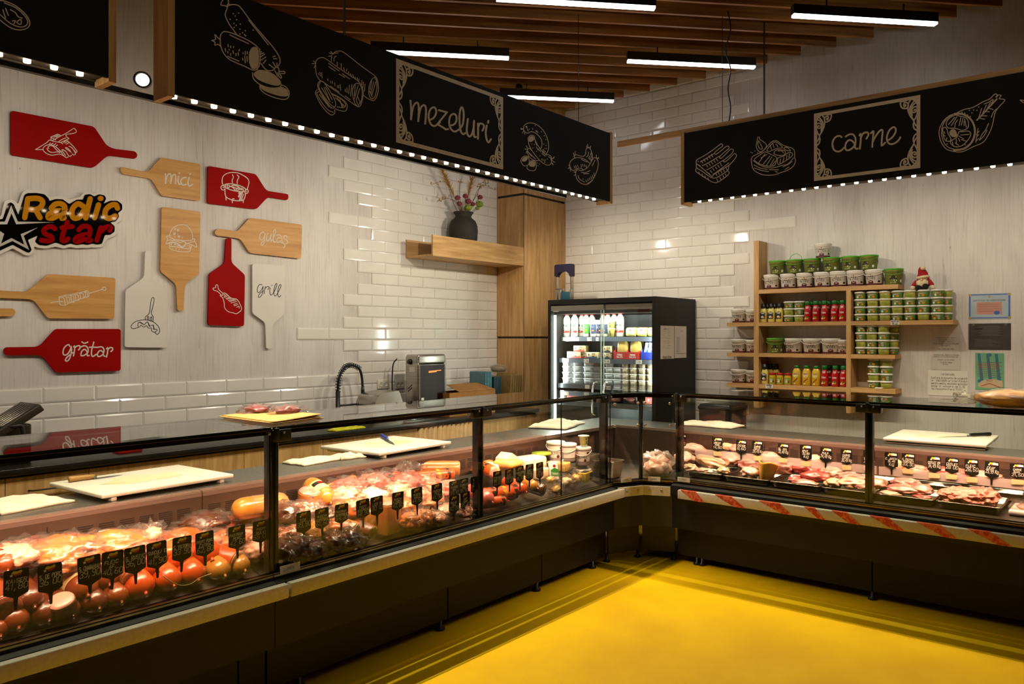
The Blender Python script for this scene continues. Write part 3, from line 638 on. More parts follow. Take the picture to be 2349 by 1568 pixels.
drawing(s2, 1580, 300, .11494, '150,610 170,570 300,500 440,410 560,320 640,260 675,280 670,310 600,360 520,430 540,470 640,400 750,310 795,310 800,350 740,400 620,510 640,550 740,460 830,370 880,370 885,410 830,480 700,590 720,620 800,560 900,460 945,470 945,520 860,630 780,700 640,780 500,870 470,910 440,890 300,770 200,690 150,650 150,610; 150,660 160,740 260,800 380,890 480,940 560,930 680,860 780,780 800,690; 145,750 145,810 240,880 380,970 470,1020 560,1030 680,960 800,860 790,800; !230,620 400,520 520,440; !290,690 420,620 620,500; !380,770 520,690 700,580; !500,860 640,760 800,640; *185,610 275,690 365,770 490,860; '
 '!250,600 280,640; !300,570 330,610; !350,540 380,580; !400,500 430,550; !450,470 480,520; !350,680 380,720; !400,650 430,690; !450,620 480,660; !500,590 530,630; !550,560 580,600; !430,790 460,830; !480,750 510,790; !530,720 560,760; !580,690 610,730; !630,650 660,700; !540,850 560,890; !590,830 610,870; !640,800 660,840; !690,770 710,810; !740,730 760,770; !200,820 215,850; !260,860 275,890; !320,900 335,930; !380,940 395,980; !560,960 580,1010; !620,930 640,970; !680,890 700,930; !730,860 750,900; !200,680 240,720; !260,730 300,770; !330,790 360,830; !400,840 420,880', 15, fc)
drawing(s2, 1580, 300, .11494, '1250,560 1290,500 1440,430 1540,340 1640,230 1720,195 1780,210 1850,270 1950,310 2050,340 2110,400 2110,520 2130,600 2080,710 1960,790 1840,830 1740,870 1600,885 1460,870 1320,800 1270,720 1250,620 1250,560; 1285,590 1380,660 1500,715 1640,740 1760,720 1860,690 1980,660 2090,540; 1310,570 1420,480 1520,420 1620,460 1740,520 1750,580 1720,680 1640,705 1500,690 1380,640 1310,570; 1560,380 1640,280 1700,225 1760,230 1860,310 1860,340 1760,350 1660,390 1600,410 1560,380; 1700,440 1740,385 1820,375 1910,395 1930,440 1890,485 1800,490 1720,470 1700,440; 1900,340 1960,330 2030,390 2000,400 1930,380 1900,340; 1780,540 1900,500 1980,440 2060,440 2060,500 1960,580 1860,640 1790,670 1770,610 1780,540;'
 '1380,120 1360,220 1345,320 1400,410 1460,410 1540,330 1545,270 1480,210 1420,170 1405,120; 1390,200 1380,280 1420,360 1470,350 1440,280 1400,200; *1320,400 1270,440 1240,425 1375,435; !1400,630 1520,460; !1480,670 1620,500; !1550,690 1660,520; !1620,700 1700,560; !1660,690 1730,600; !1440,540 1560,470; !1620,280 1650,370; !1680,260 1700,330; !1740,260 1780,320; !1820,650 1830,560; !1880,620 1900,530; !1950,570 1960,490; !2000,530 2010,460; !1300,680 1420,740 1570,770; !1310,740 1450,790 1590,815; !1610,775 1790,775; !1730,810 1770,825; !1880,720 2000,660 2060,610; !1920,770 2000,720; 1780,400 1860,400 1890,440', 14, fc)
drawing(s2, 2130, 200, .12755, '490,470 360,520 260,620 200,740 190,850 230,990 320,1110 440,1150 560,1165 660,1140 800,1070 980,990 1060,880 1130,740 1170,580 1200,450 1270,350 1370,240 1340,215 1270,205 1305,150 1250,140 1210,180; 490,470 640,400 780,370 880,320 980,260 1100,210 1170,140 1210,120 1240,150 1220,180; @34 470,480 600,480 720,540 800,640 835,780 810,920 740,1030 620,1110 460,1130; 450,485 340,560 260,670 235,800 250,920 300,1030 380,1090 480,1120; 320,640 370,560 480,500 560,520 690,560 720,690 680,750 600,775 540,755 460,735 370,735 325,700 320,640; 255,750 290,720 330,750 350,830 400,920 380,970 310,960 270,880 255,750; #385,790 420,755 480,765 515,860 480,900 410,880 375,830; 545,805 600,800 720,790 760,850 700,960 600,1050 480,1070 400,1010 410,960 510,900 545,805;'
 '@26 870,590 960,500 1080,370 1230,210; !900,560 955,380; !960,500 1040,320; !1030,430 1115,270; !1110,340 1170,220; !930,560 1010,575; !960,515 1050,515; !1030,435 1095,440; !1090,380 1160,400; 1000,300 1080,270 1150,220; 915,950 960,850 1030,760 1080,650; 920,950 1000,870 1050,770; !850,990 890,740; *905,355 810,410 870,415 780,460 735,415 335,1020 660,1035; !360,670 470,540; !410,690 510,530; !470,720 480,650 520,590; !550,690 580,550; !590,680 620,560; !640,690 640,610; !680,720 650,570; !500,930 500,1020; !540,920 560,970; !550,880 630,930; !580,860 730,845; !590,940 680,970; !480,1000 540,1040; !430,980 440,1050; !280,800 290,830; !280,860 300,880; !320,950 330,910; !860,900 900,850; !860,850 910,790; !865,960 900,920; 1130,540 1160,460 1220,390; !540,440 545,470; !600,445 605,480; !650,460 660,500; !700,490 710,520; !750,520 750,545', 15, fc)
drawing(s2, 2130, 200, .12755, '1650,230 1680,260 1730,280 1800,275 1860,300 1900,360; 1650,230 1700,235 1760,240 1830,245', 15, fc)
# --- the sign that enters at the top left
s3 = thing('hanging_sign', 'black hanging sign cut off by the top left corner of the picture', 'sign', (XM - .06, -6.2, ZB), 'black hanging shop signs')
obj('panel', MB().box(XM - .014, XM, -7.4, -5.384, ZB + .002, ZT, M_black), s3)
obj('underside', MB().box(XM - .125, XM - .014, -7.4, -5.384, ZB + .016, ZB + .028, M_under), s3)
obj('back_panel', MB().box(XM - .130, XM - .122, -7.4, -5.384, ZB + .01, ZT, M_under), s3)
obj('end_panel', MB().box(XM - .135, XM + .004, -5.384, -5.355, ZB - .014, ZT + .01, M_oakz), s3)
bulbs(s3, [(XM - .062, -5.468 - i * .0935, ZB + .004) for i in range(12)])
drawing(s3, 0, 0, .3189, '-40,110 60,190 130,215 190,205 215,170 190,110 110,40 20,5 -30,10; -20,85 70,165 150,195 195,175 190,130 120,60 30,20; 75,70 110,90 130,120 160,130; 90,150 110,150 100,170; 120,160 150,140 150,175 120,160; !20,70 40,130; !40,60 60,110', 8, lambda X, Y, h: at_x(X, Y, XM + .0008 + h))
# track with spotlights behind the signs
tr = thing('light_track', 'black lighting track with a lit spotlight seen between the two left signs', 'track light', (1.86, -5.2, 2.72))
obj('track_bar', MB().box(1.845, 1.875, -7.2, -1.9, 2.735, 2.76, M_blk), tr)
for q in (-4, -6): obj('track_hanger', MB().box(1.855, 1.865, q - .005, q + .005, 2.76, 4.07, M_blk), tr)
M_lens = emis('spot_lens', (1.0, .93, .82), 40)
for X, Y in ((327, 183), (75, 143)):
    p = at_x(X, Y, 1.86); hd = (CAM + Vector((0, -.4, .3)) - p).normalized(); q = hd.to_track_quat('Z', 'Y').to_matrix().to_4x4()
    T = Matrix.Translation(p) @ q
    h_ = obj('spot_head', MB().lathe([(0, -.09), (.034, -.085), (.036, .0), (.038, .012), (.031, .012), (.028, .0), (0, -.002)], M_blk, 18, T), tr)
    obj('lens', MB().lathe([(.027, .001), (0, .003)], M_lens, 18, T), h_)
for y_ in (-6.35, -5.25, -4.78, -3.50, -2.55, -1.75): spot('track_spot', (1.80, y_, 2.70), (0, y_ - .05, 1.55), SPOT_W * (.42 if y_ in (-5.25, -4.78) else .62 if y_ < -3 else .85), 140, WASH, .03, .9)
tr = thing('light_track', 'black lighting track hidden behind the carne sign', 'track light', (4.2, -1.1, 2.74))
obj('track_bar', MB().box(2.9, 6.2, -1.115, -1.085, 2.735, 2.76, M_blk), tr)
for q in (3.2, 5.6): obj('track_hanger', MB().box(q - .005, q + .005, -1.105, -1.095, 2.76, 4.07, M_blk), tr)
for x_ in (1.0, 2.0, 3.05, 4.1, 5.1, 6.1): spot('track_spot', (x_, -1.1, 2.70), (x_ + .05, 0, 1.75), SPOT_W * (.58 if x_ < 2.5 else .40), 140, WASH, .03, .9)  # the spot nearest the corner, off the track, is added to brighten the pillar
# ================================================================== painted boards on the left wall
M_red = mat('red_lacquer', '#960503', .55, c2='#8d0403', scale=3, spec=.06); M_beech = oak('beech_face', 'y', ('#c08a3e', '#b07830', '#cb9850'), .5)
M_wboard = mat('white_lacquer', '#d9d2c6', .5, c2='#d2cabd', scale=3)
fb = lambda X, Y, h: at_x(X, Y, .0301 + h)
def board(pts, m, label, word, data=None, crop=None, w=9, dark=False, name='serving_board'):
    P = [at_x(p.x, p.y, .03) for p in rounded(pts, 5)]
    mb_ = MB().prism(P, (-.016, 0, 0), m); c_ = sum(P, Vector()) / len(P)
    t = thing(name, label, 'board', (.022, c_.y, min(p.z for p in P)), 'painted serving boards on the left wall')
    obj('board', mb_, t)
    obj('wall_spacer', MB().box(.0, .014, c_.y - .03, c_.y + .03, c_.z - .03, c_.z + .03, M_wht), t)
    if data:
        a_ = MB(); art(a_, crop[0], crop[1], crop[2], data, w * crop[2], fb, M_ink if dark else M_art); obj('lettering' if word else 'drawing', a_, t)
    return t
board([(25, 253, 8), (216, 290, 8), (245, 334, 12), (262, 341, 6), (311, 347, 5), (316, 356, 8), (311, 364, 5), (248, 356, 10), (214, 385, 8), (25, 355, 8)], M_red, 'large red paddle board with a white carving-hand drawing, top left of the wall', 0,
 '200,1095 660,810; 200,1095 490,1095; 660,810 760,715 900,760 1050,790 1200,810 1290,865; 830,720 815,600 870,570 1060,490 1110,490 1210,540; 830,610 1010,710; 850,740 980,680 1200,560 1410,450 1600,330 1730,250 1790,290 1835,390 1700,450 1440,490 1420,540 1470,610 1530,660 1440,700 1230,800; 1130,770 1280,680 1410,630; !1320,810 1440,720; !1370,840 1490,760; !1430,880 1550,810; 1450,720 1570,830 1700,960 1800,1080 1860,1170 1810,1210 1750,1120; 1540,960 1650,1020 1740,1140 1790,1230 1790,1280 1710,1310 1600,1190 1410,1050 1440,1015 1560,1110 1640,1230 1720,1310; 1640,1320 1570,1370 1500,1310 1420,1180 1290,1100 1260,1130 1330,1230 1400,1330; 1500,1390 1430,1410 1320,1330 1210,1170 1050,1020 900,930 760,900 620,930 530,1000 500,1090 560,1190 700,1280 880,1320 1100,1280 1240,1300 1400,1400; 730,1050 700,1000 740,950 840,940 920,980 1020,1090 1130,1170 1230,1160; 660,1040 690,1120 780,1190 900,1210 1060,1190 1180,1220; !740,890 790,830; !810,900 900,840; !910,930 1010,860; !1000,970 1080,910; !930,600 1090,520; !1010,600 1150,540', (70, 280, .0574), 30)
board([(370 * .3189 / .3189 - 93, 382, 5), (338, 395, 8), (370, 361, 5), (460, 376, 6), (459, 461, 6), (371, 449, 6), (347, 410, 8), (281, 399, 5), (276, 390, 6)], M_beech, 'beech paddle board lettered mici', 1,
 '1190,1250 1192,1310 1190,1318; 1190,1310 1205,1260 1225,1250 1230,1280 1228,1318; 1228,1310 1240,1265 1260,1255 1265,1290 1262,1320; 1285,1268 1280,1300 1290,1325 1300,1320; 1340,1275 1315,1280 1300,1305 1315,1330 1340,1325; 1360,1275 1352,1310 1362,1338 1385,1325; *1290,1245 1368,1252', (0, 0, .3189), 9)
board([(477, 380, 6), (587, 399, 6), (611, 437, 8), (661, 445, 4), (662, 453, 4), (659, 459, 4), (614, 452, 8), (588, 480, 6), (476, 466, 6)], M_red, 'red paddle board with a white steaming-cauldron drawing', 0,
 '340,700 310,600 310,480 350,370 450,290 600,245 740,240 900,265 1060,340 1190,430 1260,520 1270,620 1240,740 1210,840; 370,700 450,660 600,645 760,670 920,710 1060,770 1160,840; 370,700 420,780 550,840 700,890 880,920 1060,930 1130,900 1160,840; 350,710 290,720 265,780 290,850 350,870 400,850; 340,770 380,790; 1170,860 1220,850 1245,910 1220,980 1160,990 1120,960; 1150,920 1180,930; 410,830 410,960 430,1070 470,1140 560,1190 700,1240 880,1260 1050,1240 1110,1170 1140,1060 1140,980; 440,1110 450,1230; 670,1220 675,1330; 670,1220 690,1190 740,1190; 1065,1240 1065,1320; 680,320 710,400 690,470 665,530 680,610; 850,330 910,400 880,470 850,540 850,640; 520,800 610,740 700,790 770,880; 650,730 720,700 860,740 920,790 800,800 700,760; 820,890 830,810 1040,820 1070,910; 870,890 890,850 1030,860; !440,690 430,770; !500,680 490,790; !540,700 590,730; !930,940 900,990; !960,950 890,1110; !1000,960 910,1130; !1040,960 920,1230; !1070,1020 1010,1230; !1000,1050 970,1230', (490, 380, .06378), 32)
board([(371, 474, 6), (460, 485, 6), (457, 627, 6), (424, 652, 8), (421, 709, 4), (415, 714, 5), (407, 711, 4), (404, 652, 8), (368, 622, 6)], M_beech, 'beech paddle board with a white burger drawing, handle hanging down', 0,
 '300,640 330,500 420,360 560,270 740,235 860,250 980,330 1070,450 1120,600 1130,770; 300,640 320,690 420,740 560,780 740,805 920,810 1060,800 1130,770; 300,640 220,635 195,680 230,730 215,770 270,800 330,780 400,810 450,780 490,820 570,830 680,880 800,840 930,910 1060,860 1150,850 1190,800 1200,750 1140,745; 215,800 175,900 200,920 330,870 480,865 600,920 760,1030 880,920 1000,930 1130,970 1250,1050 1260,930 1200,850; 190,930 330,895 460,890 580,940 750,1050 880,940; 290,930 310,1010 480,1030 640,1045 800,1080 960,1090 1060,1050 1090,990; 310,1010 295,1050 350,1120 480,1160 640,1200 840,1215 990,1205 1050,1160 1060,1070; *350,630 490,670 590,580 755,705 405,1090 530,1105 640,1120; 470,400 490,375 515,400 490,420 470,400; 570,430 600,400 630,430 600,460 570,430; 440,560 470,525 505,560 470,600 440,560; 600,665 635,630 670,665 635,700 600,665; 370,920 350,950 375,975; 460,960 490,930 520,970; 570,990 620,1010; 830,970 830,1000 870,1010; 950,960 930,985; 1000,1000 1040,1000', (370, 500, .06378), 26)
board([(498, 524, 5), (545, 530, 8), (573, 499, 5), (693, 515, 6), (691, 593, 6), (573, 580, 6), (551, 547, 8), (496, 540, 5), (492, 532, 6)], M_beech, 'beech paddle board lettered gulas with a comma under the s', 1,
 '225,125 205,105 160,130 135,190 150,250 180,265 215,230 235,170; 245,135 235,220 225,310 200,360 170,360 175,320 230,270; 300,130 275,190 275,260 300,285 340,230 370,140; 370,140 355,230 365,295; 365,295 420,200 455,100 440,55 415,90 405,190 410,280 430,310 450,295; 480,165 530,155 570,200 580,260 560,310 590,325; 560,230 510,215 480,250 480,300 510,315 550,280; 685,210 660,175 620,190 625,235 690,280 690,325 650,345 605,330 595,280; 630,365 645,385 620,405', (580, 520, .11482), 15)
board([(519, 546, 5), (531, 546, 5), (531, 602, 8), (562, 630, 6), (560, 748, 6), (477, 745, 6), (480, 628, 6), (515, 604, 8)], M_red, 'red paddle board with a white drumstick drawing, handle upwards', 0,
 '550,570 370,400 350,270 310,225 260,250 250,340 170,350 150,390 190,440 310,480 400,550 470,630; 550,570 600,550 700,600 820,720 950,775 1070,790 1160,870 1230,1000 1290,1150 1270,1250 1190,1320 1080,1380 940,1340 790,1310 680,1230 610,1120 600,950 550,780 500,700 440,670 460,640 540,640 550,570; 590,630 620,605; !600,680 680,630; !590,730 730,670; !660,770 820,720; !700,800 900,760; !760,850 1000,800; !810,890 1060,830; !870,950 1090,890; !980,1010 1120,960; !990,1060 1150,1020; !1090,1120 1190,1080; !1190,1080 1200,1160', (480, 640, .05739), 26)
board([(579, 604, 6), (654, 609, 6), (653, 720, 6), (625, 743, 8), (624, 797, 4), (617, 800, 5), (611, 798, 4), (609, 740, 8), (579, 718, 6)], M_wboard, 'white paddle board lettered grill in black, handle hanging down', 1,
 '185,1160 140,1150 95,1210 90,1290 120,1310 165,1270 205,1190; 205,1190 200,1280 180,1360 130,1410 110,1390 140,1330 215,1280; 250,1190 235,1270 225,1340; 245,1230 290,1190 325,1205 300,1255; 345,1215 340,1300 355,1360 390,1345 440,1270 480,1170 470,1130 440,1180 420,1280 430,1370 460,1375 510,1300 560,1190 550,1150 520,1190 500,1290 505,1380 530,1400 560,1370; *382,1168', (580, 520, .11482), 13, True)
board([(-70, 664, 6), (0, 666, 1), (62, 669, 12), (110, 628, 6), (265, 637, 6), (262, 731, 6), (110, 730, 6), (76, 686, 12), (0, 683, 1), (-70, 681, 6)], M_beech, 'beech paddle board with a white skewer drawing, lower left', 0,
 '230,800 380,770 530,745 640,755; 520,640 540,590 700,570 750,580 790,700 820,800 740,870 600,870 540,820 520,640; 520,640 680,630 730,860; 670,570 710,540 880,540 920,600 930,770 830,810; 780,600 850,600 880,660 870,800; 880,530 1020,505 1070,570 1080,680 1030,760 940,770; 930,560 990,560 1020,640 1000,760; 1040,490 1180,460 1230,530 1240,640 1180,700 1090,720; 1080,520 1150,530 1180,610 1160,700; 1210,460 1360,420 1410,500 1400,590 1300,655 1240,650; 1230,480 1310,480 1350,550 1340,630; 1380,410 1480,390 1520,460 1520,560 1460,610 1390,600; 1400,440 1450,440 1480,520 1470,590; !1530,475 1980,345; 2100,325 2080,275 2030,270 1985,300 1985,350 2030,380 2080,370 2100,325', (100, 640, .06811), 24)
board([(-120, 640, 6), (-60, 690, 4), (-40, 707, 8), (30, 707, 5), (37, 715, 7), (30, 725, 5), (-40, 725, 8), (-60, 745, 4), (-120, 780, 6)], M_beech, 'beech paddle board of which only the handle tip shows at the left edge', 0)
board([(333, 575, 5), (348, 575, 5), (347, 637, 10), (384, 665, 6), (382, 797, 6), (286, 796, 6), (288, 665, 6), (331, 636, 10)], M_wboard, 'white paddle board with a black fork-and-sausage drawing', 0,
 '150,1110 200,1030 320,950 480,910 640,905 800,930 930,1000 1040,1110 1090,1230 1080,1310 1020,1370 970,1360 930,1300; 150,1110 170,1170 240,1190 320,1170 400,1145; 400,1145 370,1080 390,1000 440,975 510,1010 580,1060 620,1020 670,970 710,1000 750,1110 840,1075 890,1090 890,1210 980,1210 1000,1250 930,1300 870,1290 820,1250 815,1165 720,1170 650,1090 580,1140 520,1110 470,1080 430,1140; 615,905 625,800 740,700 780,480 810,250 860,170 905,210 890,350 840,560 815,700 880,810 865,970; 680,910 680,820 710,785 730,830 715,915; 775,940 780,840 815,800 830,840 810,950; @30 430,975 550,1045; @30 700,980 760,1100; @30 880,1080 905,1210', (290, 670, .07015), 22, True)
board([(13, 796, 6), (90, 795, 12), (128, 754, 6), (277, 754, 6), (277, 850, 6), (128, 854, 6), (95, 814, 12), (14, 815, 6), (8, 805, 7)], M_red, 'red paddle board lettered gratar, bottom left of the wall', 1,
 '465,370 440,320 370,330 270,430 230,560 240,660 310,690 400,640 480,520 520,380; 520,380 535,500 510,650 470,800 390,900 320,890 330,820 420,720 580,600; 610,390 650,375 635,550 605,720; 650,430 730,365 820,355 845,420 785,505; 885,390 960,360 1050,365 1120,440 1130,560 1090,640 1110,710 1170,705; 1100,600 1040,500 970,490 900,560 870,660 890,710 960,710 1060,650 1100,600; 1335,220 1290,380 1250,560 1260,700 1310,735 1420,660; 1180,405 1320,405 1480,410 1580,390 1660,420 1705,520 1680,620 1680,700 1740,735; 1680,620 1620,540 1550,530 1490,590 1460,680 1500,740 1590,720 1680,640; 1790,465 1840,430 1825,600 1790,755; 1845,480 1920,420 2000,430 2010,500 1950,560; 905,215 1000,265 1120,220', (130, 770, .06386), 46)
# ------------------------------------------------------------------ the shop's logo plate
lg = thing('shop_logo', 'die-cut logo plate reading Radic star in yellow and red with a star', 'logo sign', (.02, at_x(130, 510, .03).y, at_x(130, 580, .03).z))
M_logw = mat('logo_white', '#cfc6b8', .35); M_logk = mat('logo_black_gloss', '#070606', .04, spec=.6); M_logy = mat('logo_yellow_gloss', '#b97a06', .05, c2='#b57606', scale=2); M_logr = mat('logo_red_gloss', '#8e0606', .05, c2='#880606', scale=2); M_logs = mat('logo_silver', '#a79f92', .3)
RAD = ['500,200 445,540', '500,200 680,195 765,250 735,345 640,395 520,390', '640,400 720,540', '920,370 990,300 1090,290 1160,340 1150,440 1110,540 1150,545', '1140,420 1000,420 880,480 870,540 950,545 1060,490 1120,440', '1500,340 1400,290 1310,370 1290,480 1340,550 1440,520 1500,420', '1620,200 1580,360 1540,545', '1770,310 1700,540', '1800,195 1812,195', '2110,370 2080,310 1990,320 1900,400 1890,510 1960,555 2070,510']
STA = ['990,740 920,700 830,720 780,780 830,840 920,880 940,930 880,960 740,945', '1210,620 1150,780 1110,930 1160,960 1220,920', '1110,720 1300,700', '1410,760 1480,700 1580,700 1620,760 1600,870 1570,950 1630,945', '1600,840 1480,850 1370,900 1350,960 1430,965 1540,900', '1810,720 1740,950', '1810,790 1900,710 1980,710 1970,770']
STAR = '200,330 320,610 990,620 300,655 205,470 130,655 -60,660 -140,610 90,610'.split()
def lstrokes(mb_, data, w, m, hx):
    f_ = lambda X, Y, h: at_x(X, Y, hx + h); h = 0
    for s_ in data:
        P = [Vector((float(q.split(',')[0]) * .12771, 430 + float(q.split(',')[1]) * .12771)) for q in s_.split()]
        S = spline(P, 4) if len(P) > 2 else P
        mb_.stroke(S, w * .12771, f_, m, h); h += .00003
    return mb_
def star_pts(r, c=(205, 765), inner=.40, rot=-90):
    return [(c[0] + r * (1 if i % 2 == 0 else inner) * math.cos(R(rot + 36 * i)), c[1] + r * (1 if i % 2 == 0 else inner) * math.sin(R(rot + 36 * i))) for i in range(10)]
def fillpx(mb_, pts, m, hx, th=None):
    P = [at_x(p[0] * .12771, 430 + p[1] * .12771, hx) for p in pts]
    if th: mb_.prism(P, (-th, 0, 0), m)
    else: mb_.fill([(p[0] * .12771, 430 + p[1] * .12771) for p in pts], lambda X, Y, h: at_x(X, Y, hx), m)
blob_w = [(-250, 540), (20, 520), (80, 250), (200, 205), (290, 260), (330, 300), (400, 90), (460, 45), (640, 40), (800, 70), (880, 170), (1100, 150), (1240, 215), (1440, 165), (1500, 90), (1620, 80), (1690, 110), (1790, 75), (1900, 110), (1940, 190), (2080, 190), (2210, 260), (2245, 380), (2190, 480), (2180, 600), (2090, 640), (2120, 740), (2080, 860), (1920, 920), (1850, 1060), (1700, 1080), (1650, 1070), (1580, 1085), (1480, 1080), (1380, 1090), (1270, 1065), (1150, 1095), (1000, 1060), (820, 1095), (680, 1080), (610, 1050), (620, 1150), (540, 1220), (460, 1220), (230, 1090), (-80, 1240), (-250, 1200)]
a = MB(); fillpx(a, rounded([(x, y, 30) for x, y in blob_w], 3), M_logw, .034, .018); obj('plate', a, lg)
blob_k = [(-250, 580), (50, 565), (140, 290), (195, 262), (250, 300), (330, 490), (440, 130), (490, 98), (660, 96), (800, 120), (880, 200), (885, 240), (1000, 205), (1130, 210), (1245, 295), (1380, 215), (1495, 215), (1520, 130), (1620, 115), (1695, 160), (1780, 118), (1880, 140), (1910, 200), (1860, 290), (1980, 235), (2110, 235), (2195, 300), (2195, 400), (2120, 455), (2140, 520), (2080, 610), (1980, 625), (2060, 690), (2060, 790), (1980, 850), (1885, 850), (1830, 1010), (1750, 1025), (1660, 1005), (1580, 1030), (1480, 1015), (1380, 1035), (1270, 1005), (1150, 1040), (1005, 985), (840, 1045), (700, 1030), (630, 970), (680, 860), (500, 940), (570, 1120), (530, 1170), (480, 1160), (230, 1025), (-60, 1160), (-250, 1100)]
a = MB(); fillpx(a, rounded([(x, y, 24) for x, y in blob_k], 3), M_logk, .038, .0038); obj('black_layer', a, lg)
a = MB(); lstrokes(a, RAD, 98, M_logy, .0395); obj('yellow_letters', a, lg)
a = MB(); lstrokes(a, STA, 88, M_logr, .0395); obj('red_letters', a, lg)
a = MB(); fillpx(a, [(200, 320), (320, 610), (980, 622), (290, 660), (205, 465), (130, 660), (-250, 662), (-250, 615), (88, 610)], M_logs, .0387)
fillpx(a, [(680, 715), (370, 835), (435, 1025), (205, 905), (20, 1005), (75, 830), (-120, 700), (-140, 720), (0, 820), (-40, 1080), (225, 960), (525, 1120), (425, 865)], M_logs, .0387); obj('star', a, lg)
# ================================================================== refrigerated glass counters
M_glass = glass('counter_glass', (.95, .985, .96), 1.5)
M_gtop = glass('counter_top_glass', (.90, .96, .93), 1.55, gain=1.15)
M_gedge = mat('green_glass_edge', '#06170f', .15, c2='#0a2116', spec=.8)
M_acr = glass('acrylic_strip', (.93, .88, .86), 1.45, .08, .30, (.85, .72, .70))
M_clear = glass('clear_acrylic', (.96, .95, .93), 1.45, .02, .04)
M_prof = mat('bronze_black_profile', '#2b2519', .26, .8, c2='#1f1a12', scale=30)
M_chan = mat('lower_glass_channel', '#b3a176', .3, 1, c2='#8f7f58', scale=12)
M_steeld = mat('worn_steel_deck', '#8d8478', .34, 1, c2='#7c7368', scale=3, stretch=(1, 30, 1), rvar=.06)
M_back = mat('brown_steel_backwall', '#5d463a', .45, .4, c2='#523d32', scale=2)
M_vent = mat('vent_slot_dark', '#1a100c', .9)
M_lip = mat('ribbed_lip', '#c9b2a6', .35, .8, c2='#b59f93', scale=4)
M_lipd = mat('ribbed_lip_groove', '#6e564c', .6)
M_scr = mat('screw_metal', '#c8bda8', .3, 1)
M_lamp = emis('case_lamp_tube', CASE_COL, 3.0)
class Run:
    def __init__(s, side): s.side = side
    def p(s, a, d, z):      # a along the run, d outwards from the front glass
        return Vector((2.52 + d, a, z)) if s.side == 'L' else Vector((a, -1.90 - d, z))
    def box(s, mb, a0, a1, d0, d1, z0, z1, m, r=0):
        p, q = s.p(a0, d0, z0), s.p(a1, d1, z1)
        return mb.rbox(p.x, q.x, p.y, q.y, z0, z1, m, r) if r else mb.box(p.x, q.x, p.y, q.y, z0, z1, m)
    def sweep(s, mb, a0, a1, prof, m, smooth=False):
        n = len(prof); vs = [s.p(a, d, z) for a in (a0, a1) for d, z in prof]
        fs = [(i, (i + 1) % n, n + (i + 1) % n, n + i) for i in range(n)]; tri = tessellate_polygon([[Vector((d, z, 0)) for d, z in prof]])
        return mb.add(vs, fs + [tuple(t) for t in tri] + [tuple(n + k for k in reversed(t)) for t in tri], m, smooth)
RL, RR = Run('L'), Run('R')
ZTOP = 1.213
